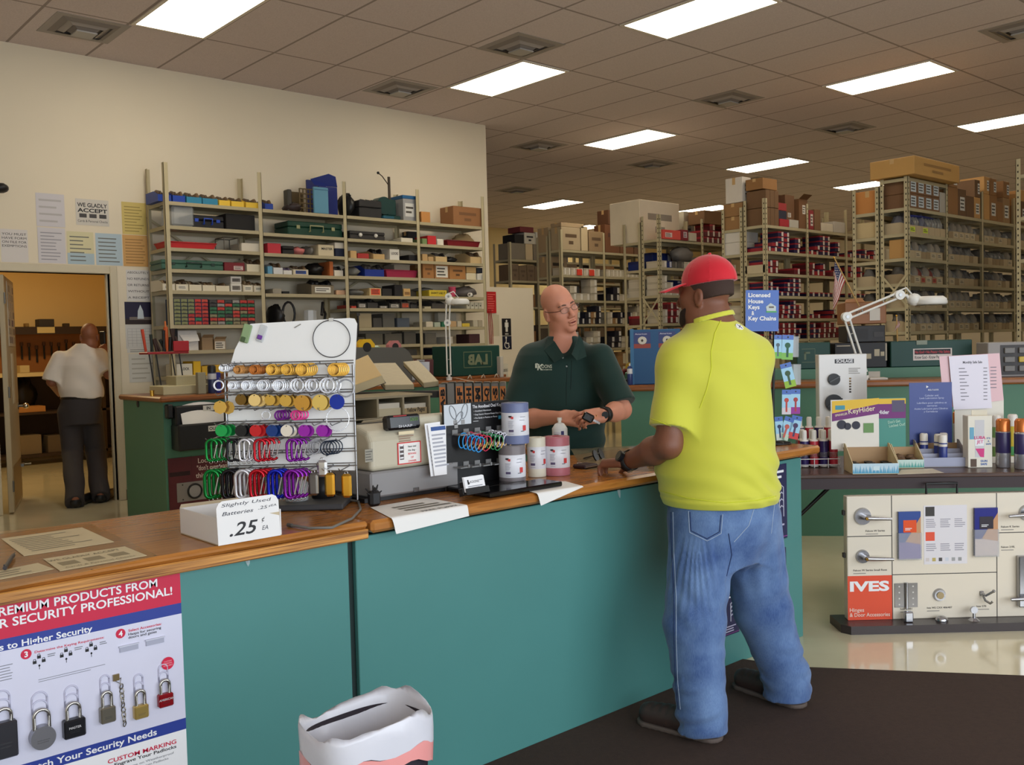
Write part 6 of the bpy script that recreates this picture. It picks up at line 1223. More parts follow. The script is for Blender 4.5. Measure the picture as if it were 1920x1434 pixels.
# machine back: grey rounded hood with tape measures on its rim
t = thing('grey_machine','grey round-shouldered machine hood behind the binders','machine',T(onY(650,720,7.58).x,7.58,LZ+.001)); w_ = onY(778,690,7.58).x-onY(650,690,7.58).x; h_ = onY(700,650,7.58).z-LZ; pr = [(0,0),(w_,0),(w_,h_*.35)]+[(w_-.16+.16*math.cos(k*.2),h_*.35+h_*.62*math.sin(k*.2)) for k in range(1,8)]+[(0,h_)]; MB(frame((0,0,0),(1,0,0),(0,0,1))).prism(pr,-.25,0,M('graphite hood',(92,92,90),.5)).build('hood',t); MB().bx(.05,w_-.1,-.006,0,.03,.045,C((70,70,70))).build('hood_slot',t)
def tape(label,px,py,c,s=.09):
    p = onY(px,py,7.62); t = thing('tape_measure',label,'tape measure',T(p)); MB(frame((0,0,0),(1,0,0),(0,0,1))).prism([(-s,-s*.7),(s,-s*.7),(s,s*.3),(s*.5,s*.85),(-s*.4,s*.85),(-s,s*.3)],-s*.4,s*.4,C(c,.4)).build('case_body',t); MB(frame((0,-s*.4-.001,0),(1,0,0),(0,0,1))).cyl((0,0,0),(0,0,.006),s*.5,K,n=20).build('centre_badge',t); MB().bx(s,s+.03,-.012,.012,-s*.7,-s*.6,C((200,190,120))).build('blade_tip',t)
tape('yellow tape measure on the grey machine hood',684,651,(222,178,36)); tape('red and white tape measure on the grey machine hood',738,650,(190,120,120),.07); p = onY(704,654,7.6); tag(MB(T(p)).bx(-.03,.03,-.01,.01,-.06,.03,C((214,226,214)),c=.004).bx(-.045,.045,-.012,.012,.0,.02,C((160,200,160)),c=.004).build('white_clip'),'small white-green clip between the tape measures','clip')
cbox('parts_box','red-green small packet at the end of the machine hood',664,675,648,7.6,.04,(206,150,60),660)
p = onY(784,640,7.7); t = thing('black_strap','long black strap hanging down the fourth shelving post','strap',T(p.x,RY0-.012,0)); z0_,z1_ = onY(792,592,RY0).z,onY(787,645,RY0).z; MB().tube([(.05,0,z0_),(.045,-.004,(z0_+z1_)/2),(.0,-.006,z1_)],.012,m_dark,6).build('strap_band',t); MB().bx(.03,.07,-.01,.0,z0_,z0_+.03,C((60,60,60))).build('buckle',t)
# ---------------------------------------------------------------- work bench right behind the counter: sorter, open catalogues, lettered binders
BX0,BX1,BY,BZ = 2.3,4.25,4.15,.80
t = thing('work_bench','low work bench behind the service counter under the sorter','bench',T(BX0,BY,0)); MB().bx(0,BX1-BX0,0,.6,BZ-.04,BZ,m_ctop,c=.008).build('top_board',t); MB().bx(.02,BX1-BX0-.02,.03,.05,0,BZ-.04,m_green).build('front_panel',t); MB().bx(.02,.05,.05,.57,0,BZ-.04,m_green).build('side_panel',t); MB().bx(BX1-BX0-.05,BX1-BX0-.02,.05,.57,0,BZ-.04,m_green).build('side_panel',t)
SY = 4.2; P = Pl(frame((0,SY,0),(1,0,0),(0,0,1))); xs_ = [P.p(x,775)[0] for x in (618,663,709,757,806)]; zr = [BZ+.003,P.p(735,790)[1],P.p(735,757)[1]+.02]; zt_ = P.p(735,742)[1]
zr = [BZ+.003,BZ+.003+(zt_-BZ)*.34,BZ+.003+(zt_-BZ)*.68]
t = thing('pigeonhole_sorter','beige steel pigeonhole sorter behind the cash register','sorter',T(0,SY,0)); m_so = M('sorter steel',(150,138,112),.5)
MB().bx(xs_[0]-.01,xs_[-1]+.02,0,.34,zt_-.012,zt_,m_so).bx(xs_[0]-.01,xs_[-1]+.02,.33,.34,BZ+.001,zt_-.012,m_so).bx(xs_[0]-.01,xs_[-1]+.02,0,.33,BZ+.001,BZ+.006,m_so).build('sorter_shell',t)
for i,x in enumerate(xs_): MB().bx(x-.006,x+.006,0,.33,BZ+.006,zt_-.012,m_so).build('divider',t)
for z in zr[1:]: MB().bx(xs_[0],xs_[-1],.002,.33,z-.004,z+.002,m_so).build('shelf',t)
r = random.Random(9)
for i in range(4):
    for j in range(3):
        if (i,j) in ((1,2),): continue
        n = 2 if j == 2 else 1; zz = zr[j]+.004; c = r.choice([(206,196,170),(176,154,116),(150,128,92),(196,184,156)])
        h = ((zr[j+1] if j < 2 else zt_-.012)-zr[j])*r.uniform(.45,.7); nm = f'{("lowest", "middle", "top")[j]} pigeonhole, {ORD[i]} column of the sorter'
        t2 = thing('paper_stack',f'stack of forms in the {nm}','papers',T(xs_[i]+.012,SY+.01,zz)); w_ = xs_[i+1]-xs_[i]-.024; MB().bx(0,w_,0,.28,0,h*.6,C(c,.7)).build('lower_forms',t2); MB().bx(.004,w_-.003,.006,.27,h*.6,h,C((214,206,190),.7)).build('upper_forms',t2)
        if (i,j) in ((2,1),(3,2)): mb = MB(frame((0,-.001,0),(1,0,0),(0,0,1))); mb.text('CLARK\'S' if j == 1 else 'Yellow Pages',w_*.5,h*.25,h*.4,K,.0005,'c',.01,w=w_*.8); mb.build('lettering',t2)
# open catalogues on a sloped stand over the sorter
def catalogue(label,quad_px,d,c,thick=.03,shine=False):
    q = [J(*p) for p in quad_px]; u = q[2]-q[3]; v = q[0]-q[3]; fr = frame(q[3],u,v); I = fr.inverted(); L = [I @ p for p in q]; t = thing('catalogue',label,'book',fr); pts = [(p.x,p.y) for p in (L[3],L[2],L[1],L[0])]
    MB().prism(pts,-thick,0,C((210,196,160),.6)).build('page_block',t); MB().prism([(x*.98+.002,y*.98+.002) for x,y in pts],.0002,.0016,M('glossy page sleeve' if shine else 'page',(214,204,176) if shine else c,.10 if shine else .5,bump=.8 if shine else 0,bs=25)).build('top_page',t); MB().prism([(x-.004 if x < .02 else x+.004,y) for x,y in pts],-thick-.004,-thick-.0003,C((64,62,60),.5)).build('cover',t)
db = 5.55
catalogue('thick tan catalogue leaning open beside the white display',[(660,678,db+.05),(687,659,db+.05),(716,704,db-.2),(655,726,db-.2)],db,(206,176,116),.05)
catalogue('open catalogue with glossy plastic sleeves, first of two',[(690,681,db+.3),(741,680,db+.3),(776,721,db),(722,722,db)],db,(220,200,150),.03,True)
catalogue('open catalogue with glossy plastic sleeves, nearer the binders',[(756,678,db+.28),(784,678,db+.28),(822,715,db),(794,718,db)],db,(220,200,150),.03,True)
q0,q1 = J(655,728,db+.02),J(826,724,db+.02); t = thing('catalogue_stand','dark sloped stand under the open catalogues','stand',T(q0)); u = (q1-q0); L_ = u.length; Fm = frame((0,0,-.03),u,(0,0,1)); MB(Fm).bx(0,L_,-.035,-.006,-.30,.02,M('dark stand',(52,48,44),.5)).bx(0,L_,-.012,.004,.021,.03,M('dark stand',(52,48,44),.5)).build('stand_deck',t); MB(Fm).bx(0,.02,q0.z*0-(q0.z-zt_)+.001,-.036,-.28,.0,m_dark).build('stand_foot',t); MB(Fm).bx(L_-.02,L_,-(q1.z-zt_)-(q1-q0).z*0+.001,-.036,-.28,.0,m_dark).build('stand_foot',t)
t = thing('clipboard','white sheet on a maroon clipboard behind the open catalogues','clipboard',frame(J(776,712,db+.5),CR,(0,0,1))); MB().bx(0,.125,0,.13,-.006,0,C((84,36,34))).build('board',t); MB().bx(-.01,.10,0,.115,0,.002,C((206,206,210))).build('paper_sheet',t); MB().bx(.02,.07,.118,.128,0,.008,m_wire).build('clip',t)
# binders
dbn = 5.5; o_ = J(818,800,dbn); ub = (J(952,797,dbn)-o_).normalized(); ub.z = 0; Fb = frame(Vector((o_.x,o_.y,BZ+.002)),ub,(0,0,1)); Pb = Pl(Fb)
for i,(s,px0,px1) in enumerate((('A·B',823,837),('C',838,853),('E·F',854,870),('G·H',871,887),('I-M',888,904),('N-Q',905,920),('R·S',921,936),('T-Z',937,950))):
    x0,x1 = Pb.p(px0,740)[0],Pb.p(px1,740)[0]; h = Pb.p((px0+px1)/2,718+ (0 if i else 2))[1]; w_ = x1-x0-.003
    t = thing('ring_binder',f'grey ring binder lettered {s.replace("·", " ")} on its orange spine label' if s != 'C' else 'grey ring binder lettered C without an orange label','binder',Fb @ T(x0,0,0),'lettered binders in a row'); MB().bx(0,w_,0,h,-.24,0,M('grey binder cloth',(150,148,144),.5),c=.004).build('binder_cover',t)
    mb = MB()
    if s != 'C': mb.rect(w_*.08,w_*.92,h*.12,h*.955,C((236,150,84),.5),.0006); mb.build('spine_label',t); mb = MB()
    mb.M = T(w_*.80,h*(.93 if s != 'C' else .62),0) @ Rz(math.pi/2); mb.text(s,0,0,w_*.55,K,.0012,'r',.06,w=.115 if s != 'C' else .038); mb.build('lettering',t)
b0 = Pb.p(821,712)[0]; b1 = Pb.p(952,712)[0]; hh = Pb.p(880,716)[1]; tag(MB(Fb @ T(b0,hh+.004,0)).grid(lambda u,v: (u*(b1-b0),.012*math.sin(u*9)+.006*(1-v)+.006,-.18*v+.01),20,3,C((186,180,164),.7)).build('cloth_strip'),'rumpled pale cloth lying along the tops of the binders','cloth')
# ---------------------------------------------------------------- slanted counter to the right, its brown edge, and what stands on it
sd = Vector((.654,-.756,0)).normalized(); sn = Vector((.756,.654,0)); S0 = onP(1166,850,Vector((5.973,3.673,0)),sn); S0.z = 0
FS = frame(S0,sd,(0,0,1)); PS = Pl(FS); SZ = 1.10           # local: x along, y up, z toward the viewer
t = thing('slanted_counter','slanted green counter across the back with a brown wooden edge','counter',FS); LS = 5.2
MB().bx(0,LS,0,SZ-.045,-.02,0,m_green).build('front_panel',t); MB().bx(0,.025,0,SZ-.045,-.8,-.02,C((84,76,56))).build('end_panel',t); MB().bx(-.03,LS,SZ-.044,SZ,-.8,.04,m_ctop,c=.012).build('top_board',t); MB().bx(0,LS,SZ+.001,SZ+.075,-.8,-.35,m_green).build('raised_back',t)
def sbox(name,label,cat,px0,px1,ptop,z,d,c,mk=None,base=SZ+.001,rough=.5):
    pl = Pl(FS @ T(0,0,z)); ym = ptop+30; x0,x1 = pl.p(px0,ym)[0],pl.p(px1,ym)[0]; y1 = pl.p((px0+px1)/2,ptop)[1]; t = thing(name,label,cat,FS @ T(x0,base,z)); w_,h_ = x1-x0,y1-base; MB().bx(0,w_,0,h_,-d,0,C(c,rough),c=.005).build(f'{cat}_shell' if ' ' not in cat else 'shell',t)
    if mk: mk(t,w_,h_)
    return t
def bluedet(t,w,h):
    MB().bx(-.006,.02,0,h+.006,-.02,.004,C((60,110,150))).build('edge_strip',t)
    for i,f in enumerate((.06,.56)):
        mb = MB(); x = w*f; a = w*.34; mb.rect(x,x+a,h*.66,h*.95,C((60,70,120)),.0006); mb.rect(x,x+a,h*.66,h*.74,C((150,70,60)),.0009); mb.ball((x+a*.5,h*.80,.001),(a*.28,h*.075,.001),C((206,200,186)),12); mb.ball((x+a*.5,h*.80,.002),(a*.07,h*.025,.001),C((60,50,46)),8); mb.text('American',x+a*.08,h*.905,h*.028,C((226,226,236)),.0012,w=a*.7); mb.build('picture_card',t)
sbox('blue_display_board','blue display board with two picture cards on the slanted counter','board',1183,1276,617,-.05,.06,(38,84,128),bluedet)
pl = Pl(FS @ T(0,0,-.06)); x_,_ = pl.p(1181,700); spray('spray_can','small navy and white can beside the blue display board',FS @ T(x_,SZ+.001,-.02) @ Rx(-math.pi/2),.020,.155,C((46,60,110),.3),C((210,210,206)),bands=((.52,.76,C((206,206,206),.3)),),capk='noz')
def gdet(t,w,h):
    mb = MB(); g_ = C((96,112,88)); mb.rect(w*.15,w*.55,h*.25,h*.27,g_,.0006).rect(w*.15,w*.55,h*.75,h*.77,g_,.0006).rect(w*.54,w*.55,h*.25,h*.77,g_,.0006).rect(w*.22,w*.28,h*.35,h*.65,g_,.0006).rect(w*.22,w*.40,h*.58,h*.65,g_,.0006); mb.build('lettering',t)
CG = (20,66,58)
sbox('green_tool_chest','dark green chest on the slanted counter behind the key packets','chest',1494,1557,642,-.36,.3,CG,gdet,SZ+.077)
def gdet2(t,w,h):
    a = PSg.box(1712,653,1785,675); x0 = a[0]-gx; x1 = a[1]-gx; y0,y1 = a[2]-(SZ+.077),a[3]-(SZ+.077); mb = MB(); mb.rect(x0,x1,y0,y1,C((216,206,200)),.0006).rect(x0+.01,x1-.01,y0+(y1-y0)*.5,y1-.006,K,.001); mb.text('No God • No Peace • No Safety',(x0+x1)/2,y0+(y1-y0)*.60,(y1-y0)*.22,C((200,60,70)),.0014,'c',.012,w=(x1-x0)*.9).text('Know God - Know Peace -',x0+.012,y0+(y1-y0)*.14,(y1-y0)*.26,K,.001,'l',.012,w=(x1-x0)*.75); mb.build('bumper_sticker',t)
    a = PSg.box(1718,638,1738,646); MB().bx(a[0]-gx,a[1]-gx,a[2]-SZ-.077,a[3]-SZ-.077,.0005,.006,C((120,130,110),.4)).build('latch',t)
PSg = Pl(FS @ T(0,0,-.36)); gx = PSg.p(1670,670)[0]
sbox('green_tool_chest','wide dark green chest with a motto sticker on the slanted counter','chest',1670,1823,638,-.36,.3,CG,gdet2,SZ+.077)
pl = Pl(FS @ T(0,0,-.4)); x0 = pl.p(1098,640)[0]; x1 = pl.p(1149,640)[0]
def pdet(t,w,h):
    for i,(a,b,c,d) in enumerate(((.58,.70,.35,.55),(.76,.86,.45,.72),(.88,.95,.45,.62))): MB().bx(w*a,w*b,h*c,h*d,.0005,.003,C((176,166,140))).build('note',t)
    MB().bx(w*.04,w*.3,h*.86,h*.9,.0005,.004,C((170,160,140))).build('label_strip',t); MB().bx(w*.97,w*1.0,.05,h*.95,.0005,.003,C((170,160,140))).build('side_strip',t)
sbox('black_cabinet','black equipment cabinet with stuck notes on the slanted counter','cabinet',1565,1663,642,-.38,.35,(22,20,22),pdet,SZ+.077)
pl = Pl(FS @ T(0,0,-.40)); hb_ = pl.p(1610,610)[1]
h0 = Pl(FS @ T(0,0,-.38)).p(1614,642)[1]
def sdet(t,w,h): MB().bx(w*.05,w*.55,h*.2,h*.8,.0005,.004,C((36,34,36))).build('front_plate',t); MB().bx(w*.7,w*.95,h*.3,h*.6,.0005,.004,C((60,58,60))).build('switch_plate',t)
sbox('black_box','charcoal machine box stacked on the black equipment cabinet','machine',1588,1660,610,-.4,.3,(34,32,34),sdet,h0+.002)
def cdet(t,w,h): MB().bx(w*.60,w*.85,h*.15,h*.7,.0005,.002,C((196,190,180))).build('paper_label',t); MB().text('PARTS',w*.42,h*.45,h*.14,C((80,50,30)),.001,'c',.02).build('lettering',t); MB().add([(0,h,0),(w*.5,h,0),(w*.45,h*1.2,-.06),(.02,h*1.15,-.05)],[(0,1,2,3)],C((150,100,60))).build('flap',t)
sbox('brown_carton','brown carton with a red flap stacked on the charcoal machine box','carton',1584,1662,566,-.42,.28,(140,92,54),cdet,hb_+.01)
def gdraw(t,w,h):
    MB().bx(w*.22,w*1.0,h*.06,h*.92,.001,.003,C((70,68,70))).build('inner_panel',t)
    for i in range(3):
        for j in range(3): MB().bx(w*(.28+.25*i),w*(.46+.25*i),h*(.16+.26*j),h*(.32+.26*j),.003,.02,C((200,170,50) if (i,j) in ((1,1),) else (110,108,106),.4),c=.003).build('drawer',t)
sbox('drawer_cabinet','grey small-parts drawer cabinet at the picture edge','cabinet',1852,1960,641,-.1,.23,(150,146,144),gdraw)
pl = Pl(FS @ T(0,0,-.1)); a = pl.box(1630,684,1663,700); t = thing('paper_stack','small heap of papers leaning by the green chest','papers',FS @ T(a[0],SZ+.001,-.1)); MB().bx(0.01,.09,.013,.055,-.08,-.07,C((176,168,156))).build('top_sheet',t); MB().bx(0,.12,0,.012,-.1,.02,C((206,200,190))).build('lower_sheets',t)
# the big white magnifier lamp
dl = (FS @ Vector((PS.p(1622,705)[0],SZ,-.1))).dot(Vector((CF.x,CF.y,0))); bp = FS @ Vector((Pl(FS @ T(0,0,-.1)).p(1622,700)[0],SZ+.001,-.12))
lamp('big white magnifier lamp bent over the slanted counter',bp,J(1587,594,dl),J(1686,553,dl),J(1744,568,dl),.115,0)
# little flags
def flag(label,base_px,top_px,fl,depth):
    a,b = J(*base_px,depth),J(*top_px,depth); t = thing('small_flag',label,'flag',T(a)); MB().cyl((0,0,0),b-a,.005,C((176,140,80)),n=8).ball(b-a,.009,m_gold,8).build('flag_pole',t)
    q = [J(*p,depth)-a for p in fl]; mb = MB(); rd,wh,bl = C((150,52,52),.7),C((206,196,186),.7),C((46,50,82),.7)   # q: hoist top, hoist bottom, fly bottom, fly top
    nn = Vector((CF.x,CF.y,0))*.012
    def S(u,v): return q[0].lerp(q[3],u).lerp(q[1].lerp(q[2],u),v)+nn*math.sin(u*7)
    for i in range(13):
        V = [S(u/8,(i+k)/13) for k in (0,1) for u in range(9)]; F = [(u,u+1,u+10,u+9) for u in range(9-1)]
        F1 = [f for j,f in enumerate(F) if not (i < 7 and j < 3)]; F0 = [f for j,f in enumerate(F) if i < 7 and j < 3]
        mb.add(V,F1,rd if i % 2 == 0 else wh,True)
        if F0: mb.add(V,F0,bl,True)
    for i in range(4):
        for j in range(4): p = S(.05+.085*i,.07+.12*j)-nn*.1; mb.ball(p,.0035,wh,6)
    mb.build('flag_cloth',t); return t
flag('larger striped flag on a slanting pole above the brown carton',(1611,574),(1564,483),[(1566,488),(1586,526),(1563,582),(1563,540)],dl+.25); flag('tiny striped flag in front of the tall rack',(1683,640),(1681,592),[(1682,593),(1683,606),(1674,624),(1688,612)],dl+.1)
m_ = m_gold; pl = Pl(FS @ T(0,0,-.2)); a = pl.p(1166,690); t = thing('wire_spool','yellow and red cable spool left of the blue display board','spool',FS @ T(a[0]+.06,SZ+.064,-.25)); MB().cyl((0,.06,-.02),(0,.06,.02),.035,C((206,170,60)),n=18).build('yellow_reel',t); MB().tube([(-.07,-.04,0),(-.05,.03,0),(0,.05,.01),(.05,.02,.02),(.06,-.05,.02)],.018,C((110,36,34))).build('red_cable',t); MB().bx(-.08,.08,-.05,-.03,-.04,.04,m_dark).build('spool_foot',t)
# ================================================================ WORKROOM SEEN THROUGH THE DOOR
WY = 13.98
def wz(px,py,Y=WY-.5): return onY(px,py,Y).z
t = thing('workroom_bench','dark workroom bench with shelves seen through the doorway','bench',T(0,0,0)); mdk = M('dark bench wood',(52,36,24),.6); mlt = C((206,186,140)); xa,xb = 2.9,5.85; zs_ = [wz(100,612),wz(100,697),wz(100,770),wz(100,815)]
MB().bx(xa,xb,WY-.42,WY-.02,zs_[0]-.03,zs_[0],mdk).build('top_shelf',t); MB().bx(xa,xb,WY-.62,WY-.02,zs_[1]-.05,zs_[1],mlt).build('work_top',t); MB().bx(xa,xb,WY-.6,WY-.02,zs_[2]-.03,zs_[2],mdk).build('lower_shelf',t); MB().bx(xa,xb,WY-.6,WY-.02,.1,.14,mdk).build('bottom_shelf',t); MB().bx(xa,xb,WY-.03,WY-.01,zs_[1],zs_[0]-.03,M('pegboard',(150,96,48),.7,var=.1)).build('pegboard',t); MB().bx(xa,xb,WY-.05,WY-.02,.14,zs_[1]-.05,mdk).build('back_panel',t)
for x in (xa,(xa+xb)/2,xb-.05): MB().bx(x,x+.05,WY-.6,WY-.02,0,zs_[1]-.05,mdk).build('leg',t)
MB().bx(xa,xb,WY-.45,WY-.42,zs_[0]-.10,zs_[0],mdk).build('front_lip',t)
def wk(name,label,cat,p0,p1,pt,zi,c,d=.25,Y=WY-.55): x0,x1 = onY(p0,pt+10,Y).x,onY(p1,pt+10,Y).x; z0 = zi; return carton(name,label,cat,x0,x1,Y,Y+d,z0+.001,max(z0+.03,onY((p0+p1)/2,pt,Y).z),c,tape=False)
wk('desk_phone','dark desk phone on the top shelf of the workroom bench','phone',74,102,598,zs_[0],(60,54,50),.2,WY-.38); wk('paper_label','cream card hung on the front of the workroom top shelf','card',70,103,616,zs_[0]-.10,(206,186,130),.006,WY-.458) if False else tag(MB().bx(onY(70,620,WY-.46).x,onY(103,620,WY-.46).x,WY-.458,WY-.452,zs_[0]-.085,zs_[0]-.005,C((206,186,130))).build('shelf_card'),'cream card on the front of the workroom top shelf','card')
wk('parts_box','small brass-coloured part on the workroom top shelf by the phone','part',48,55,606,zs_[0],(140,110,60),.1,WY-.38); wk('parts_box','dark round part on the workroom top shelf near the man','part',121,131,606,zs_[0],(70,54,36),.1,WY-.38); wk('parts_box','cream instrument box on the workroom work top','box',38,56,685,zs_[1],(196,176,130)); wk('cardboard_box','tan cardboard box on the lower workroom shelf','box',34,86,762,zs_[2],(176,120,62),.3,WY-.58)
t = bag('black_sack','black sack on the workroom shelf above the tan box','sack',onY(36,745,WY-.55).x,onY(84,745,WY-.55).x,WY-.28,WY-.08,zs_[2]+.001,zs_[2]+.42,m_dark,seed=91)
wk('clear_bin','clear storage bin on the bottom workroom shelf','bin',38,78,816,.14,(120,104,82),.4); wk('clear_bin','second storage bin half hidden by the man in the white shirt','bin',90,120,816,.14,(92,78,62),.4)
r = random.Random(11)
for i in range(9): x = onY(40+i*14,650,WY-.04).x; tag(MB(T(x,WY-.045,zs_[0]-.2-.1*r.random())).bx(-.012,.012,-.012,.0,-.18,0,m_dark,c=.003).cyl((0,-.006,0),(0,-.006,.05),.02,C((90,60,40)),n=8).build('hanging_tool'),f'{ORD[i]} tool hanging on the workroom pegboard','tool','tools on the pegboard')
# ================================================================ PEOPLE: smooth-blended distance fields, meshed by surface nets
def A3(v): return np.array([v[0],v[1],v[2]],float)
def smin(a,b,k):
    if k <= 0: return np.minimum(a,b)
    h = np.clip(.5+.5*(b-a)/k,0,1); return b*(1-h)+a*h-k*h*(1-h)
class Field:
    def __init__(s): s.ops = []; s.post = None
    def cone(s,a,b,ra,rb,k=.02,mode=0,flat=False): s.ops.append(('c',A3(a),A3(b),ra,rb,k,mode,flat)); return s
    def ell(s,c,r,k=.02,mode=0,R=None): s.ops.append(('e',A3(c),np.array(r,float),np.eye(3) if R is None else np.array(R,float),k,mode)); return s
    def loft(s,rows,k=.02,ang=0,mode=0): s.ops.append(('l',np.array(rows,float),ang,k,mode)); return s
    def cut(s,p,n): s.ops.append(('p',A3(p),A3(n))); return s          # keep the side the normal points away from
    def rbox(s,c,half,r,R,k=.01,mode=0): s.ops.append(('b',A3(c),np.array(half,float),r,np.array(R,float),k,mode)); return s
    def __call__(s,P):
        d = None
        for o in s.ops:
            if o[0] == 'c':
                _,a,b,ra,rb,k,mode,flat = o; ba = b-a; t = ((P-a)@ba)/(ba@ba); tc = np.clip(t,0,1)
                e = np.linalg.norm(P-a-tc[:,None]*ba,axis=1)-(ra+(rb-ra)*tc)
                if flat: e = np.maximum(np.linalg.norm(P-a-np.maximum(tc,np.minimum(t,1.2))[:,None]*ba,axis=1)-(ra+(rb-ra)*np.clip(t,0,1.2)),(t-1)*np.linalg.norm(ba))
            elif o[0] == 'e':
                _,c,r,R,k,mode = o; q = (P-c)@R.T; k0 = np.linalg.norm(q/r,axis=1); k1 = np.linalg.norm(q/(r*r),axis=1)+1e-9; e = k0*(k0-1)/k1
            elif o[0] == 'b':
                _,c,hf,r,R,k,mode = o; q = np.abs((P-c)@R.T)-hf; e = np.linalg.norm(np.maximum(q,0),axis=1)+np.minimum(q.max(axis=1),0)-r
            elif o[0] == 'l':
                _,rows,ang,k,mode = o; z = P[:,2]; cx,cy,rx,ry = [np.interp(z,rows[:,0],rows[:,i]) for i in range(1,5)]
                x,y = P[:,0]-cx,P[:,1]-cy; c,sn = math.cos(ang),math.sin(ang); u,v = x*c+y*sn,-x*sn+y*c
                e = (np.sqrt((u/rx)**2+(v/ry)**2)-1)*np.minimum(rx,ry); e = np.maximum(e,np.maximum(z-rows[-1,0],rows[0,0]-z))
            else:
                d = np.maximum(d,(P-o[1])@o[2]); continue
            d = e if d is None else (smin(d,e,k) if mode == 0 else (-smin(-d,e,k) if mode == 1 else np.maximum(d,e)))
        return d if s.post is None else s.post(P,d)
def nets(f,lo,hi,h,name,mat,parent=None,mats=None):
    """mesh of f = 0 in a box, quads of size h"""
    lo = np.array(lo,float); n = np.maximum(8,np.ceil((np.array(hi,float)-lo)/h/4).astype(int)*4); B = n//4; H = 4*h
    g = np.stack(np.meshgrid(*[np.arange(b) for b in B],indexing='ij'),-1).reshape(-1,3); dc = f(lo+(g+.5)*H)
    act = np.abs(dc) < H*1.35
    Fv = np.where(dc < 0,-1.,1.).reshape(B).repeat(4,0).repeat(4,1).repeat(4,2); Fv = np.pad(Fv,((0,1),)*3,mode='edge')
    ga = g[act]*4; off = np.stack(np.meshgrid(*[np.arange(5)]*3,indexing='ij'),-1).reshape(-1,3)
    mask = np.zeros(Fv.shape,bool)
    for o in off: mask[ga[:,0]+o[0],ga[:,1]+o[1],ga[:,2]+o[2]] = True
    I = np.argwhere(mask); vals = np.concatenate([f(lo+c*h) for c in np.array_split(I,max(1,len(I)//400000))]); Fv[mask] = vals
    S_ = Fv < 0; c8 = [(i,j,k) for i in (0,1) for j in (0,1) for k in (0,1)]; m = [x-1 for x in Fv.shape]
    sub = lambda A,o: A[o[0]:o[0]+m[0],o[1]:o[1]+m[1],o[2]:o[2]+m[2]]
    cnt = sum(sub(S_,o).astype(np.int8) for o in c8); ac = np.argwhere((cnt > 0) & (cnt < 8)); V8 = np.stack([Fv[ac[:,0]+o[0],ac[:,1]+o[1],ac[:,2]+o[2]] for o in c8],1)
    acc = np.zeros((len(ac),3)); w = np.zeros(len(ac))
    for i in range(8):
        for j in range(i+1,8):
            a,b = np.array(c8[i]),np.array(c8[j])
            if abs(a-b).sum() != 1: continue
            x = (V8[:,i] < 0) != (V8[:,j] < 0); t = V8[x,i]/(V8[x,i]-V8[x,j]); acc[x] += a+(b-a)*t[:,None]; w[x] += 1
    pos = lo+(ac+acc/w[:,None])*h; idx = np.full(m,-1,np.int32); idx[ac[:,0],ac[:,1],ac[:,2]] = np.arange(len(ac)); faces = []
    for ax in range(3):
        a1,a2 = (ax+1) % 3,(ax+2) % 3; s0 = [slice(None)]*3; s1 = [slice(None)]*3; s0[ax] = slice(0,-1); s1[ax] = slice(1,None)
        x = S_[tuple(s0)] != S_[tuple(s1)]; e = np.argwhere(x); ins = S_[e[:,0],e[:,1],e[:,2]]; ok = (e[:,a1] > 0) & (e[:,a2] > 0) & (e[:,a1] < m[a1]) & (e[:,a2] < m[a2]); e,ins = e[ok],ins[ok]
        q = []
        for d1,d2 in ((-1,-1),(0,-1),(0,0),(-1,0)): c = e.copy(); c[:,a1] += d1; c[:,a2] += d2; q.append(idx[c[:,0],c[:,1],c[:,2]])
        q = np.stack(q,1); q[~ins] = q[~ins][:,::-1]; faces.append(q)
    Q = np.concatenate(faces); Q = Q[(Q >= 0).all(1)]
    me = bpy.data.meshes.new(name); me.vertices.add(len(pos)); me.vertices.foreach_set('co',pos.astype(np.float32).ravel()); me.loops.add(len(Q)*4); me.loops.foreach_set('vertex_index',Q.ravel().astype(np.int32)); me.polygons.add(len(Q)); me.polygons.foreach_set('loop_start',np.arange(0,len(Q)*4,4,dtype=np.int32)); me.polygons.foreach_set('loop_total',np.full(len(Q),4,np.int32)); me.polygons.foreach_set('use_smooth',np.ones(len(Q),bool)); me.update(calc_edges=True); me.validate()
    for mm in ([mat] if mats is None else mats[0]): me.materials.append(mm)
    if mats is not None:
        ce = pos[Q].mean(1); me.polygons.foreach_set('material_index',mats[1](ce).astype(np.int32))
    o = bpy.data.objects.new(name,me); COL.objects.link(o)
    if parent is not None: o.parent = parent; _ch.setdefault(parent.name,[]).append(o)
    return o
from mathutils.bvhtree import BVHTree
def bvh_of(o): return BVHTree.FromPolygons([v.co for v in o.data.vertices],[tuple(p.vertices) for p in o.data.polygons])
def onto(bv,pts,off=.0012):
    out = []
    for x,y in pts:
        h = bv.ray_cast(CAM0,ray(x,y).normalized())
        if h[0] is not None: out.append(h[0]+h[1]*off if h[1].dot(ray(x,y)) < 0 else h[0]-h[1]*off)
    return out
def dense(pts,n=6): return [(pts[i][0]+(pts[i+1][0]-pts[i][0])*k/n,pts[i][1]+(pts[i+1][1]-pts[i][1])*k/n) for i in range(len(pts)-1) for k in range(n)]+[pts[-1]]
def skin(name,c): return M(name,c,.5,var=.10,vs=18,bump=.12,bs=220,sss=.12)
def axes(yaw,pitch=0,roll=0):
    """head / hand axes as rows: right, forward, up; yaw in degrees from +X"""
    a,p,r = map(math.radians,(yaw,pitch,roll)); f = np.array([math.cos(a)*math.cos(p),math.sin(a)*math.cos(p),math.sin(p)]); rt = np.array([math.sin(a),-math.cos(a),0.]); up = np.cross(rt,f)
    return np.array([math.cos(r)*rt+math.sin(r)*up,f,-math.sin(r)*rt+math.cos(r)*up])
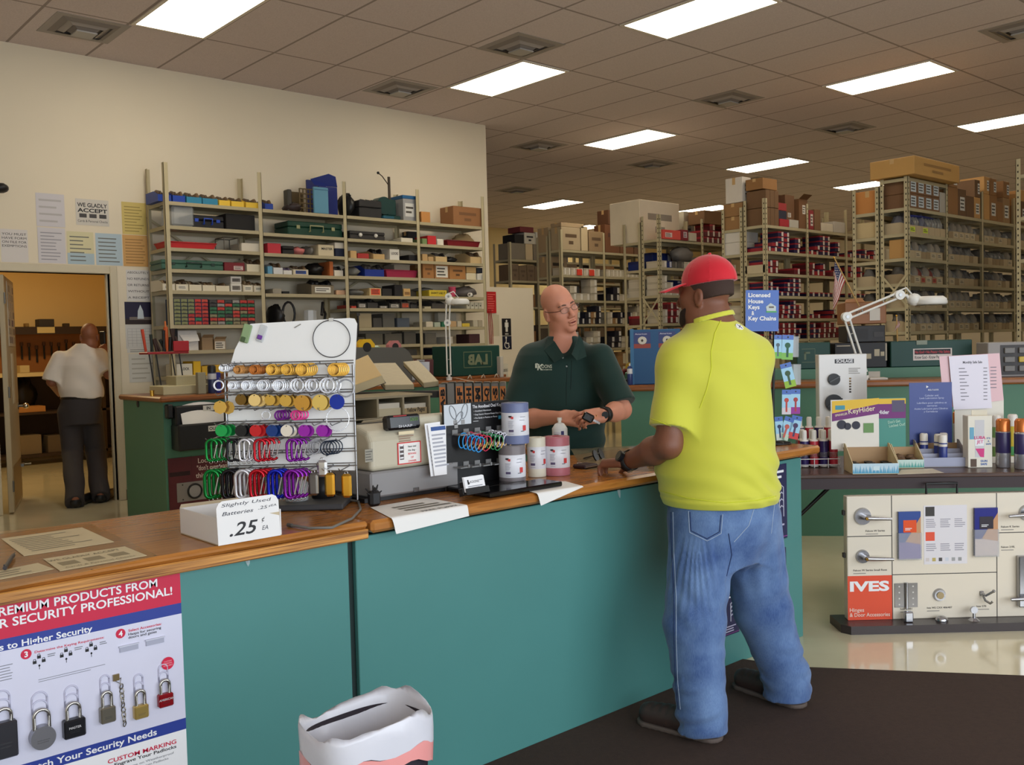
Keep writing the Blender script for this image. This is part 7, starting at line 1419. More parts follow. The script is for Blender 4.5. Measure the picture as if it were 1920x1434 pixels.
def head(F,c,R,s=1.,jaw=1.):
    c = A3(c); L = lambda x,y,z: c+s*(x*R[0]+y*R[1]+z*R[2]); E = lambda p,r,k=.02,mode=0: F.ell(L(*p),[v*s for v in r],k*s,mode,R)
    E((0,-.008,.048),(.076,.097,.088),.001 if not F.ops else .02); E((0,.03,-.03),(.064*jaw,.066,.088),.04); E((0,.076,-.098),(.026*jaw,.020,.020),.03)
    for q in (-1,1):
        E((q*.050*jaw,.012,-.07),(.018,.03,.028),.03); E((q*.047,.058,-.012),(.02,.022,.02),.03); E((q*.032,.108,.012),(.020,.020,.012),.012,1); E((q*.031,.082,.011),(.016,.013,.012),.006)
        E((q*.079,-.012,-.004),(.010,.019,.031),.008); E((q*.089,-.008,-.002),(.006,.010,.020),.006,1); E((q*.0135,.105,-.034),(.0085,.011,.008),.008); E((q*.078,-.010,-.030),(.008,.010,.010),.008)
    F.cone(L(-.034,.086,.034),L(.034,.086,.034),.012*s,.012*s,.02*s); F.cone(L(0,.090,.022),L(0,.117,-.026),.009*s,.0125*s,.012*s)
    E((0,.096,-.060),(.023,.011,.0065),.006); E((0,.094,-.074),(.021,.012,.008),.006); E((0,.109,-.066),(.022,.010,.0022),.003,1)
    return L
def hand(F,w,R,side=1,curl=(.5,.55,.6,.65),thumb=(.5,.3),s=1.,spread=.06):
    """R rows: across (towards the thumb), along the fingers, back of the hand"""
    w = A3(w); L = lambda x,y,z: w+s*(x*R[0]+y*R[1]+z*R[2]); F.rbox(L(0,.048,0),[.028*s,.036*s,.004*s],.012*s,R,.02*s); F.ell(L(.026,.03,-.006),[.018*s,.028*s,.015*s],.015*s,0,R)
    for i,(x,ln,r) in enumerate(((.031,.070,.0088),(.0105,.078,.009),(-.0105,.073,.0087),(-.031,.058,.0078))):
        cu = curl[i]; p = np.array([x,.086-.004*abs(i-1.2),0.]); a = cu*.5; sp = (1.5-i)*spread
        for j,f in enumerate((.44,.32,.26)):
            q = p+ln*f*np.array([math.sin(sp)*math.cos(a),math.cos(sp)*math.cos(a),-math.sin(a)]); F.cone(L(*p),L(*q),r*s*(1-.08*j),r*s*(.93-.09*j),.006*s if j == 0 else .002*s); p = q; a += cu*(1.0 if j == 0 else .7)
    p = np.array([.034,.018,-.006]); a,b = thumb
    for ln,r in ((.036,.0115),(.030,.0098),(.024,.0088)): q = p+ln*np.array([math.cos(a)*math.cos(b),math.sin(a)*math.cos(b),-math.sin(b)]); F.cone(L(*p),L(*q),r*s,r*s*.92,.008*s); p = q; a += .32; b += .12
def person(F,lo,hi,h,name,label,mat,cat='person'): return tag(nets(F,lo,hi,h,name,mat),label,cat)
def eyes(L,R,s,iris,parent,gaze=(0,0)):
    for q in (-1,1):
        c = L(q*.0315,.0815,.0115); e = MB().ball(c,.0118*s,C((226,218,210),.15),14).build('eye',parent); d = R[1]+gaze[0]*R[0]+gaze[1]*R[2]; d /= np.linalg.norm(d)
        MB().cyl(Vector(c+d*.0098*s),Vector(c+d*.0119*s),.0056*s,C(iris,.1),.0045*s,14).cyl(Vector(c+d*.0119*s),Vector(c+d*.0121*s),.0026*s,C((8,8,8),.1),n=10).build('iris',e)
def fold(P,d,w,amp): return d-amp*w*np.sin
# ---------------------------------------------------------------- the customer in the red cap
ph = math.radians(74.5); fw = np.array([math.cos(ph),math.sin(ph),0]); rt_ = np.array([math.sin(ph),-math.cos(ph),0]); tor = math.atan2(rt_[1],rt_[0])
hc = np.array([*J(1324,556,3.50)]); Hm = axes(98,2,0); cs = skin('brown skin',(122,76,54))
bc = lambda z,o=0: None
shL,shR = np.array([2.738,2.172,1.345]),np.array([3.052,2.08,1.345]); elL,wrL = np.array([2.655,2.165,1.045]),np.array([2.70,2.395,.965]); elR,wrR = np.array([3.10,2.20,1.06]),np.array([3.06,2.42,.955])
hipL,hipR = np.array([2.80,2.125,.80]),np.array([3.0,2.075,.80]); knL,knR = np.array([2.715,2.11,.40]),np.array([3.085,2.07,.38]); anL,anR = np.array([2.685,2.055,.10]),np.array([3.165,2.015,.10])
F = Field(); L = head(F,hc,Hm,.97,1.12)
F.cone(hc+[.01,-.02,-.06],[2.89,2.13,1.44],.062,.072,.03).ell([2.89,2.13,1.15],[.19,.15,.34],.08).ell([2.9,2.12,.86],[.19,.16,.14],.06)
for s_,e_,w_,k_ in ((shL,elL,wrL,1),(shR,elR,wrR,-1)): F.cone(s_,e_,.060,.048,.05).cone(e_,e_+(w_-e_)*.35,.047,.050,.02).cone(e_+(w_-e_)*.35,w_,.050,.032,.02)
for h_,k_,a_ in ((hipL,knL,anL),(hipR,knR,anR)): F.cone(h_,k_,.09,.06,.05).cone(k_,a_,.058,.04,.03).cone(a_-[0,0,.05],a_+np.array([-.03 if k_[0] < 2.9 else .01,.14,-.06]),.032,.028,.03)
hd = np.array([-.02,.12,-.012]); hd /= np.linalg.norm(hd); ac = np.cross(hd,[0,0,1]); ac /= np.linalg.norm(ac); hand(F,wrL+np.array([0,.01,-.005]),np.array([ac,hd,np.cross(ac,hd)]),1,(.75,.8,.85,.9),(.7,.35),1.02,.05)
hd = np.array([-.25,.9,-.10]); hd /= np.linalg.norm(hd); ac = -np.cross(hd,[0,0,1]); ac /= np.linalg.norm(ac); hand(F,wrR,np.array([ac,hd,-np.cross(ac,hd)]),1,(.4,.45,.5,.5),(.7,.35),1.02,.05)
cust = person(F,(2.50,1.90,.0),(3.30,2.72,1.76),.0048,'person','person in red cap, yellow T-shirt and blue jeans leaning on the counter',cs)
# shirt
Fs = Field(); B2 = lambda z,f,r,rx,ry: (z,2.895+fw[0]*f+rt_[0]*r,2.12+fw[1]*f+rt_[1]*r,rx,ry)
Fs.loft([B2(.815,.0,.0,.218,.195),B2(.84,.0,0,.226,.205),B2(.93,.015,-.004,.232,.215),B2(1.02,.02,-.004,.226,.21),B2(1.12,.012,0,.214,.19),B2(1.22,.005,0,.208,.168),B2(1.31,-.005,0,.204,.15),B2(1.375,-.005,0,.198,.132),B2(1.41,0,0,.182,.12),B2(1.44,.003,-.004,.15,.106),B2(1.467,.008,-.010,.114,.092),B2(1.49,.013,-.016,.084,.08),B2(1.51,.016,-.02,.073,.073)],.02,tor)
Fs.cone(shL,shL+(elL-shL)*.80,.082,.077,.05,flat=True).cone(shR,shR+(elR-shR)*.80,.082,.077,.05,flat=True)
def sh_post(P,d):
    x = (P-np.array([2.895,2.12,0])) @ rt_; y = (P-np.array([2.895,2.12,0])) @ fw; z = P[:,2]; low = np.clip((1.12-z)/.25,0,1)*np.clip((z-.80)/.06,0,1)
    wv = np.sin(78*(z+.30*x+.04*np.sin(9*x))+1.2*np.sin(13*x+4*y))*.5+.5*np.sin(47*(z-.25*x)+2.0*np.sin(7*x)); up = np.clip((z-1.12)/.1,0,1)*np.clip((1.40-z)/.08,0,1)
    return d-.0105*low*wv*(.35+.65*np.clip((x+.12)/.2,0,1))-.0042*np.sin(26*(x+.7*(z-1.2))+2*np.sin(9*z))*up*np.clip(.4+np.sin(5*x+7*z),0,1)+.004*np.exp(-((z-.85)/.006)**2)*(np.abs(x) < .4)
Fs.post = sh_post; m_sh = M('neon yellow knit',(204,204,64),.75,sheen=.3,bump=.05,bs=500)
shirt = nets(Fs,(2.50,1.82,.76),(3.30,2.46,1.53),.0052,'shirt',m_sh,cust); bsh = bvh_of(shirt)
q = onto(bsh,dense([(1318,597),(1330,596),(1345,593),(1358,590),(1371,589)],4),.001)
cn_ = np.array([2.878,2.13,1.497]); cnn = np.array([-.10,.22,1.]); cnn /= np.linalg.norm(cnn); nets(lambda P: np.maximum(np.abs(F(P)-.0035)-.0045,np.maximum(np.abs((P-cn_)@cnn)-.009,np.linalg.norm((P-cn_)[:,:2],axis=1)-.092)),cn_-.17,cn_+.17,.0036,'collar',m_sh,cust)
for pts in ([(1352,600),(1340,625),(1333,660),(1334,690),(1325,730),(1312,765)],[(1228,917),(1290,934),(1360,943),(1420,938),(1455,930)],[(1215,783),(1240,792),(1270,803)]):
    p = onto(bsh,dense(pts),.0004)
    if len(p) > 2: MB().tube(p,.0016,M('shirt seam',(206,212,50),.8),5).build('seam',cust)
p = onto(bsh,[(1386,613)],.001); p2 = onto(bsh,[(1398,616)],.001); u = (p2[0]-p[0]).normalized(); nrm = bsh.ray_cast(CAM0,ray(1386,613).normalized())[1]; up = nrm.cross(u); fr = frame(p[0],u,up)
mb = MB(fr); mb.prism([(.020*math.cos(k*.3142),.0135*math.sin(k*.3142)) for k in range(20)],-.003,.0018,WHITE)
for s_ in (-1,1): mb.tube([(s_*.010,.008,.002),(s_*.003,.003,.002),(s_*.003,-.003,.002),(s_*.010,-.008,.002)],.0013,K,5)
mb.rect(-.004,.004,-.001,.001,K,.0024); mb.build('neck_logo',cust)
# jeans
Fj = Field(); Fj.loft([B2(.60,-.005,0,.16,.14),B2(.68,-.01,0,.185,.165),B2(.76,-.01,0,.20,.18),B2(.84,0,0,.195,.175)],.03,tor)
for h_,k_,a_,k2 in ((hipL,knL,anL,1),(hipR,knR,anR,0)): Fj.cone(h_-[0,0,.06],k_,.122,.106,.05).cone(k_,a_+[0,.006,.0],.106,.086,.03).cone(a_+[0,.006,.02],a_+np.array([0,.004,-.068]),.086,.088,.02,flat=True)
def jn_post(P,d):
    z = P[:,2]; side = np.where(P[:,0] < 2.93,0.,1.7); a = np.arctan2(P[:,1]-2.08,P[:,0]-np.where(P[:,0] < 2.93,2.70,3.12)); lo_ = np.clip((.36-z)/.2,0,1); kn = np.exp(-((z-.46)/.10)**2)
    hz = np.sin(2*math.pi*z/.085+2.4*np.sin(a+side)+side)+.7*np.sin(2*math.pi*z/.053+3.1*np.sin(1.5*a-side)); return d-.0042*lo_*hz*(.5+.5*np.sin(2.3*a+11*z+side))-.0028*kn*np.sin(2*math.pi*z/.11+2.6*np.sin(a*2+side))-.003*np.sin(16*a+9*z+side)*np.clip((z-.4)/.2,0,1)*np.clip((.75-z)/.1,0,1)
Fj.post = jn_post
def denim():
    m = M('washed denim',(62,92,140),.85,sheen=.2); nt = m.node_tree; b = nt.nodes['Principled BSDF']; tc = nt.nodes.new('ShaderNodeTexCoord'); n1 = nt.nodes.new('ShaderNodeTexNoise'); n1.inputs['Scale'].default_value = 7; n1.inputs['Detail'].default_value = 6
    mp = nt.nodes.new('ShaderNodeMapping'); mp.inputs['Scale'].default_value = (420,420,60); n2 = nt.nodes.new('ShaderNodeTexNoise'); n2.inputs['Scale'].default_value = 1
    cr = nt.nodes.new('ShaderNodeValToRGB'); cr.color_ramp.elements[0].color = (*lin((54,82,134)),1); cr.color_ramp.elements[0].position = .3; cr.color_ramp.elements[1].color = (*lin((112,142,184)),1); cr.color_ramp.elements[1].position = .78
    mx = nt.nodes.new('ShaderNodeMath'); mx.operation = 'MULTIPLY_ADD'; mx.inputs[1].default_value = .35; nt.links.new(tc.outputs['Object'],n1.inputs['Vector']); nt.links.new(tc.outputs['Object'],mp.inputs[0]); nt.links.new(mp.outputs[0],n2.inputs['Vector']); nt.links.new(n2.outputs['Fac'],mx.inputs[0]); nt.links.new(n1.outputs['Fac'],mx.inputs[2])
    sb = nt.nodes.new('ShaderNodeMath'); sb.operation = 'SUBTRACT'; sb.inputs[1].default_value = .17; nt.links.new(mx.outputs[0],sb.inputs[0]); nt.links.new(sb.outputs[0],cr.inputs[0]); nt.links.new(cr.outputs[0],b.inputs['Base Color']); return m
m_jn = denim(); jeans = nets(Fj,(2.50,1.84,.02),(3.34,2.40,.86),.0056,'jeans',m_jn,cust); bj = bvh_of(jeans); m_st = M('pale stitching',(168,184,206),.8); m_sd = M('dark denim seam',(44,62,104),.85)
for pts,mt,nm in (([(1262,960),(1264,1040),(1268,1120),(1268,1200),(1271,1280),(1276,1330)],m_st,'outseam'),([(1258,960),(1260,1040),(1264,1120),(1264,1200),(1267,1280),(1272,1330)],m_sd,'outseam'),([(1291,958),(1293,998),(1326,1014),(1352,1000),(1355,964)],m_st,'pocket_stitch'),([(1294,960),(1296,995),(1326,1010),(1349,997),(1352,966)],m_sd,'pocket_stitch'),([(1414,952),(1404,985),(1376,1016)],m_st,'yoke_stitch'),([(1452,944),(1446,1000)],m_st,'pocket_stitch'),([(1366,1000),(1372,1040),(1362,1080)],m_sd,'seat_seam')):
    p = onto(bj,dense(pts,8),.0006)
    if len(p) > 2: MB().tube(p,.0013 if mt is m_st else .0018,mt,5).build(nm,cust)
# shoes
for a_,dx in ((anL,-.035),(anR,.012)):
    d_ = np.array([dx,.20,0]); n_ = np.linalg.norm(d_); d_ /= n_; hl = np.array([a_[0],a_[1]-.045,0]); Fh2 = Field(); Fh2.cone(hl+[0,.02,.055],hl+d_*.10+[0,0,.062],.042,.045,.02).cone(hl+d_*.08+[0,0,.058],hl+d_*.255+[0,0,.048],.048,.042,.03).cone(hl+[0,.03,.06],hl+[0,.04,.12],.042,.038,.03)
    Fh2.post = lambda P,d: np.maximum(d,.020-P[:,2])-.0012*np.sin(P[:,1]*190)*(P[:,2] > .07)
    lo_ = np.minimum(hl,hl+d_*.3)-[.1,.1,0]; sh_ = nets(Fh2,lo_+[0,0,.0],np.maximum(hl,hl+d_*.3)+[.1,.1,.2],.005,'shoe',M('dark brown leather',(62,48,44),.45,bump=.2,bs=90),cust)
    s2 = Field().cone(hl+[0,.02,.02],hl+d_*.255+[0,0,.02],.049,.049,.01); s2.post = lambda P,d: np.maximum(d,np.maximum(P[:,2]-.026,.0095-P[:,2])); nets(s2,lo_,np.maximum(hl,hl+d_*.3)+[.1,.1,.1],.005,'sole',M('grey brown sole',(92,80,74),.7),sh_)
# hair, beard, cap
s_ = .97
Fhair = Field(); Fhair.ell(L(0,-.010,.040),[.079*s_,.098*s_,.090*s_],.01,0,Hm).ell(L(0,-.05,-.02),[.066*s_,.058*s_,.07*s_],.02,0,Hm).cut(L(0,.07,.0),Hm[1]*.8-Hm[2]*.6).cut(L(0,0,-.018),-Hm[2]-Hm[1]*.25)
nets(Fhair,hc-.16,hc+.16,.0042,'hair',M('cropped black hair',(62,44,36),.8,bump=.5,bs=600),cust)
Fb_ = Field(); Fb_.ell(L(0,.034,-.052),[.0725*s_,.068*s_,.078*s_],.02,0,Hm).ell(L(0,.078,-.098),[.033*s_,.027*s_,.024*s_],.03,0,Hm).cut(L(0,0,-.018),Hm[2]*.9+Hm[1]*.42).cut(L(0,.006,0),-Hm[1]).ell(L(0,.11,-.066),[.028*s_,.02*s_,.012*s_],.006,1,Hm)
nets(Fb_,hc-.2,hc+.16,.0042,'beard',M('short dark beard',(44,30,26),.85,bump=.5,bs=600),cust); eyes(L,Hm,.97,(60,36,22),cust)
Fc = Field(); Fc.ell(L(0,-.012,.058),[.087*s_,.109*s_,.101*s_],.01,0,Hm).cut(L(0,-.012,.046),-Hm[2]+Hm[1]*-.16); Fc.post = lambda P,d: d-.0016*(np.abs(np.sin(3*np.arctan2((P-L(0,-.01,0))@Hm[0],(P-L(0,-.01,0))@Hm[1]))) < .06)
m_cap = M('red twill',(206,22,40),.75,sheen=.3,bump=.1,bs=400); cap = nets(Fc,hc-.2,hc+.22,.0045,'cap',m_cap,cust)
def brim(u,v):
    a = (u-.5)*2.2; r = .082+.078*v*math.cos(a*.62); x = math.sin(a)*r*.98; y = math.cos(a)*(.082+.005)+.088*v*math.cos(a*.8)**.6 if True else 0; z = .052-.030*v-.085*x*x*4*(.4+.6*v); return tuple(L(x,y,z))
mb = MB().grid(brim,18,8,m_cap); n0 = len(mb.v); dn = Vector(Hm[2])*-.004; mb.v += [v+dn for v in mb.v]; mb.f += [tuple(n0+i for i in f[::-1]) for f in mb.f]; mb.mi *= 2; mb.sm *= 2
ed = [i for i in range(19)]+[i*19+18 for i in range(1,9)]+[8*19+i for i in range(17,-1,-1)]+[i*19 for i in range(7,0,-1)]; mb.f += [(ed[i],ed[(i+1) % len(ed)],n0+ed[(i+1) % len(ed)],n0+ed[i])[::-1] for i in range(len(ed))]; mb.mi += [0]*len(ed); mb.sm += [False]*len(ed); mb.build('brim',cap)
MB().ball(L(0,-.012,.158),.008,m_cap,10).build('button',cap); bcp = bvh_of(cap)
p = onto(bcp,[(1318,530),(1334,535),(1328,523)],.0014); MB().poly([tuple(v) for v in p],C((236,150,150),.6)).build('cap_mark',cap) if len(p) == 3 else None
# watch on the resting wrist
def band(c,axis,r,w,mat,name,parent,k=.86):
    ax = Vector(axis).normalized(); a = ax.orthogonal().normalized(); b = ax.cross(a); V = []; n = 24
    for q,rr in ((-w,r),(w,r),(w,r-.003),(-w,r-.003)): V += [Vector(c)+ax*q+(a*math.cos(2*math.pi*i/n)+b*math.sin(2*math.pi*i/n))*rr for i in range(n)]
    mb = MB().add(V,[(j*n+i,j*n+(i+1) % n,((j+1) % 4)*n+(i+1) % n,((j+1) % 4)*n+i) for j in range(4) for i in range(n)],mat,True); return mb.build(name,parent)
wd = wrL-elL; wd /= np.linalg.norm(wd); wc = wrL-wd*.005; wt = band(wc,wd,.0405,.016,M('black rubber strap',(22,24,26),.5),'watch',cust); out = Vector((-.75,-.35,.55)).normalized(); out = (out-Vector(wd)*out.dot(Vector(wd))).normalized()
MB().cyl(Vector(wc)+out*.036,Vector(wc)+out*.050,.021,M('watch case',(36,38,42),.25,.4),n=20).cyl(Vector(wc)+out*.050,Vector(wc)+out*.0515,.016,M('watch glass',(20,26,30),.05),n=20).build('watch_case',wt)
for k in range(3): dn = (Vector((-.3,-.7,-.6))); dn = (dn-Vector(wd)*dn.dot(Vector(wd))).normalized(); MB(T(Vector(wc)+dn*.0405+Vector(wd)*(k-1)*.008)).bx(-.004,.004,-.003,.003,-.004,.004,C((170,166,156),.3,.8)).build('buckle_pin',wt)
# ---------------------------------------------------------------- the clerk
dc_ = 4.9; Fa = math.radians(247); cf = np.array([math.cos(Fa),math.sin(Fa),0]); crt = np.array([math.sin(Fa),-math.cos(Fa),0]); ctor = math.atan2(crt[1],crt[0]); cc = np.array([3.455,3.50])
hk_ = A3(J(1049,581,4.87)); Hk = axes(257,-3,-18); ck = skin('ruddy fair skin',(206,142,116))
F = Field(); Lk = head(F,hk_,Hk,.985,1.06); Jn = lambda x,y,d: A3(J(x,y,d))
nb = A3(J(1062,660,4.92)); F.cone(hk_-Hk[2]*.055-Hk[1]*.02,nb,.060,.070,.03).cone(nb,Jn(1064,695,4.90),.06,.045,.04).ell([cc[0],cc[1],1.16],[.17,.12,.30],.06).ell([cc[0],cc[1],.86],[.16,.12,.16],.06)
ksR,keR,kwR = Jn(997,670,4.93),Jn(968,786,4.82),Jn(1052,782,4.62); ksL,keL,kwL = Jn(1127,668,4.82),Jn(1166,768,4.72),Jn(1131,778,4.56)
for a_,e_,w_ in ((ksR,keR,kwR),(ksL,keL,kwL)): F.cone(a_,e_,.056,.046,.05).cone(e_,e_+(w_-e_)*.4,.046,.047,.02).cone(e_+(w_-e_)*.4,w_,.047,.030,.02)
def hax(w,to,back): y = A3(to)-A3(w); y /= np.linalg.norm(y); z = A3(back); z = z-y*(z@y); z /= np.linalg.norm(z); return np.array([np.cross(y,z),y,z])
up_ = np.array([0,0,1.]); vw = -A3(CF)
Rk = hax(kwR,Jn(1098,788,4.56),vw*.8+up_*.5); Rk[0] *= 1; hand(F,kwR,Rk*np.array([[-1],[1],[1]]),1,(.85,.9,.95,1.0),(1.0,.5),1.0,.03)
Rl = hax(kwL,Jn(1098,782,4.53),vw*.75+up_*.6); hand(F,kwL,Rl,1,(.55,.8,.95,1.05),(1.05,.75),1.0,.06)
for q in (-1,1): b0_ = np.array([cc[0]+q*.09,cc[1],.80]); F.cone(b0_,[cc[0]+q*.10,cc[1]+.01,.44],.08,.06,.05).cone([cc[0]+q*.10,cc[1]+.01,.44],[cc[0]+q*.10,cc[1]+.02,.06],.056,.04,.03).cone([cc[0]+q*.10,cc[1]+.02,.05],[cc[0]+q*.12,cc[1]-.12,.035],.034,.03,.03)
clerk = person(F,(3.02,2.95,.0),(3.92,3.82,1.76),.0044,'person','bald person with glasses in a dark green polo shirt behind the counter',ck)
m_po = M('bottle green pique',(16,48,42),.85,sheen=.15,bump=.15,bs=900); Fp = Field(); B3 = lambda z,f,rx,ry: (z,cc[0]+cf[0]*f,cc[1]+cf[1]*f,rx,ry)
Fp.loft([B3(.70,.0,.20,.155),B3(.84,.015,.205,.165),B3(.98,.02,.21,.17),B3(1.10,.015,.215,.16),B3(1.22,.005,.22,.145),B3(1.30,0,.215,.13),B3(1.36,0,.195,.115),B3(1.40,0,.155,.098),B3(1.435,-.005,.10,.085),B3(1.455,-.005,.075,.078)],.02,ctor)
Fp.cone(ksR,ksR+(keR-ksR)*.86,.066,.082,.09,flat=True).cone(ksL,ksL+(keL-ksL)*.90,.066,.080,.09,flat=True)
# open neck: a V below the throat
vn = A3(J(1064,668,4.78)); Fp.cone(A3(J(1056,634,4.80)),A3(J(1066,684,4.72)),.066,.012,.004,1)
Fp.post = lambda P,d: d-.004*np.sin(40*(P[:,2]+.5*((P-np.array([*cc,0]))@crt))+2*np.sin(14*P[:,2]))*np.clip((1.30-P[:,2])/.1,0,1)-.003*np.sin(26*((P-np.array([*cc,0]))@crt)+5*P[:,2])*np.clip((1.2-P[:,2])/.2,0,1)
polo = nets(Fp,(3.02,3.0,.68),(3.95,3.85,1.50),.0055,'polo_shirt',m_po,clerk); bpo = bvh_of(polo); bbd = bvh_of(clerk)
# collar wings, placket, buttons, chest logo
def wing(pts,off,name='collar'):
    q = onto(bpo,pts,off)
    if len(q) == len(pts): MB().add([tuple(v) for v in q]+[tuple(v-Vector((CF.x,CF.y,0))*-.007) for v in q],[tuple(range(len(q))),tuple(range(2*len(q)-1,len(q)-1,-1))]+[(i,(i+1) % len(q),len(q)+(i+1) % len(q),len(q)+i) for i in range(len(q))],m_po).build(name,clerk)
nkc = nb+np.array([0,0,.015]); ring = []
for k in range(22):
    a = k/21*2*math.pi*.80+math.pi*.60; ring.append(Vector((nkc[0],nkc[1],nkc[2]-.012))+Vector(crt)*.078*math.sin(a)*-1+Vector(cf)*.082*math.cos(a)*-1*-1+Vector((0,0,.016*-math.cos(a))))
mb = MB(); V = []
for p in ring: o_ = (p-Vector((nkc[0],nkc[1],p.z))); V += [tuple(p+Vector((0,0,.022))-o_*.06),tuple(p+o_*.30+Vector((0,0,-.026))),tuple(p+o_*.02+Vector((0,0,-.03)))]
mb.add(V,[(3*i,3*i+3,3*i+4,3*i+1) for i in range(21)]+[(3*i+1,3*i+4,3*i+5,3*i+2) for i in range(21)],m_po,True).build('collar',clerk)
for pts in (((1028,632,4.84),(1040,640,4.79),(1058,668,4.735),(1040,680,4.75),(1020,656,4.80)),((1086,628,4.79),(1092,636,4.78),(1100,668,4.735),(1082,676,4.72),(1072,664,4.72))):
    q = [J(*p) for p in pts]; n_ = len(q); MB().add([tuple(v) for v in q]+[tuple(v+Vector((CF.x,CF.y,0))*.012) for v in q],[tuple(range(n_)),tuple(range(2*n_-1,n_-1,-1))]+[(i,n_+i,n_+(i+1) % n_,(i+1) % n_) for i in range(n_)],m_po).build('collar_wing',clerk)
for pts in ([(1064,682),(1062,730),(1062,760)],[(1072,676),(1070,730)]):
    p = onto(bpo,dense(pts,5),.0006)
    if len(p) > 2: MB().tube(p,.0016,C((10,34,30)),5).build('placket_seam',clerk)
for x,y in ((1055,671),(1062,687)):
    p = onto(bpo,[(x,y)],.002)
    if p: MB().ball(p[0],(.005,.005,.005),C((150,160,156),.3),10).build('button',clerk)
h0_ = bpo.ray_cast(CAM0,ray(1020,689).normalized()); p1 = onto(bpo,[(1006,690),(1035,690)],.002); u = (p1[1]-p1[0]); fr = frame(p1[0],u,(0,0,1)); wl_ = u.length; mb = MB(fr); lg = C((196,200,180),.7)
mb.text('K',0.004,-.010,.030,lg,.004,'l',.03,.15).text('OONS',.026,0,.017,lg,.004,'l',.012,w=wl_-.026).text('LOCKSMITHS',.020,-.011,.0055,lg,.004,'l',.02,w=wl_-.02).bx(-.006,.004,.0,.022,.003,.004,lg).bx(-.004,.008,.015,.024,.003,.004,lg); mb.build('chest_logo',clerk)
Ft = Field(); Ft.loft([B3(.50,0,.155,.13),B3(.74,0,.19,.15)],.02,ctor)
for q in (-1,1): Ft.cone([cc[0]+q*.09,cc[1],.66],[cc[0]+q*.10,cc[1]+.01,.40],.10,.085,.04).cone([cc[0]+q*.10,cc[1]+.01,.40],[cc[0]+q*.10,cc[1]+.02,.05],.085,.075,.02,flat=True)
nets(Ft,(3.1,3.2,.02),(3.82,3.78,.76),.009,'trousers',C((30,32,36),.8),clerk)
for q in (-1,1):
    fs_ = Field().cone([cc[0]+q*.10,cc[1]+.04,.045],[cc[0]+q*.125,cc[1]-.15,.04],.045,.042,.02); fs_.post = lambda P,d: np.maximum(d,.002-P[:,2]); nets(fs_,(3.2,3.2,0),(3.75,3.65,.12),.008,'shoe',m_dark,clerk)
eyes(Lk,Hk,.985,(70,80,84),clerk,(.15,.05))
for q in (-1,1): MB().tube([tuple(Lk(q*(.014+.0098*i),.1015-.0024*i*i*.5,.0315+.0035*math.sin(i*.9))) for i in range(5)],[.0028,.0044,.0042,.0034,.0016],C((96,70,58),.8),6).build('eyebrow',clerk)
for q in (-1,1): MB().tube([tuple(Lk(q*(.0315+.0155*math.cos(a)),.0945-.006*abs(math.cos(a)),.0125+.0075*math.sin(a))) for a in [k*math.pi/8 for k in range(9)]],.0014,C((84,52,42),.7),6).build('eyelid',clerk)
MB().add([tuple(Lk(*p)) for p in ((-.021,.1045,-.0635),(-.008,.1085,-.0605),(0,.1092,-.062),(.008,.1085,-.0605),(.021,.1045,-.0635),(.010,.1075,-.068),(-.010,.1075,-.068))],[(0,1,2,3,4,5,6)],C((120,50,46),.5)).build('lips',clerk)
fz = M('stubble shadow',(196,140,116),.6)
gl = M('spectacle glass',(220,226,230),.25,alpha=.06); gm = M('wire spectacle frame',(120,100,84),.25,.8); gp = thing  # glasses are worn: a part of the clerk
mb = MB(); rimpts = lambda q: [Lk(q*(.032+.0225*math.cos(a)),.1085-.006*abs(math.cos(a))*(1 if math.cos(a) > 0 else 0),.008+.0145*math.sin(a)) for a in [k*math.pi/10 for k in range(20)]]
for q in (-1,1): mb.tube([tuple(p) for p in rimpts(q)],.0013,gm,6,True)
mb.tube([tuple(Lk(-.010,.1085,.012)),tuple(Lk(0,.1135,.0145)),tuple(Lk(.010,.1085,.012))],.0012,gm,6)
for q in (-1,1): mb.tube([tuple(Lk(q*.0545,.1025,.013)),tuple(Lk(q*.072,.088,.0135)),tuple(Lk(q*.081,.03,.012)),tuple(Lk(q*.083,-.012,.018))],.0017,C((70,36,28),.35),6)
g_ = mb.build('glasses',clerk)
for q in (-1,1): MB().poly([tuple(p) for p in rimpts(q)],gl).build('lens',g_)
wd = kwL-keL; wd /= np.linalg.norm(wd); band(kwL-wd*.012,wd,.038,.018,M('black cuff watch',(18,18,20),.5),'watch',clerk); wv_ = kwL-wd*.012+vw*.036; MB().cyl(Vector(wv_),Vector(wv_+vw*.008),.017,M('watch case',(36,38,42),.25,.4),n=18).build('watch_face',clerk)
# gold ring and the black remote key held between the hands
p = onto(bbd,[(1118,779)],.0); MB().tube([tuple(p[0]+Vector(Rl[0])*.0095*math.cos(a)+Vector(Rl[2])*.0095*math.sin(a)-Vector(Rl[2])*.008) for a in [k*.5 for k in range(13)]],.0016,m_gold,6,True).build('ring',clerk) if p else None
p = Jn(1104,783,4.47); t = thing('car_key','black remote car key held between the hands of the bald clerk','key',Matrix.Translation(Vector(p)) @ Rz(math.radians(-42)) @ Ry(.5)); MB().bx(-.03,.024,-.008,.008,-.02,.02,M('black key fob',(14,14,16),.25),c=.007).build('fob_body',t); MB().bx(.024,.06,-.0015,.0015,-.006,.006,m_sil,c=.001).build('key_blade',t); MB().bx(-.012,.008,-.0092,-.008,-.008,.008,C((50,50,54),.3)).build('button_pad',t)
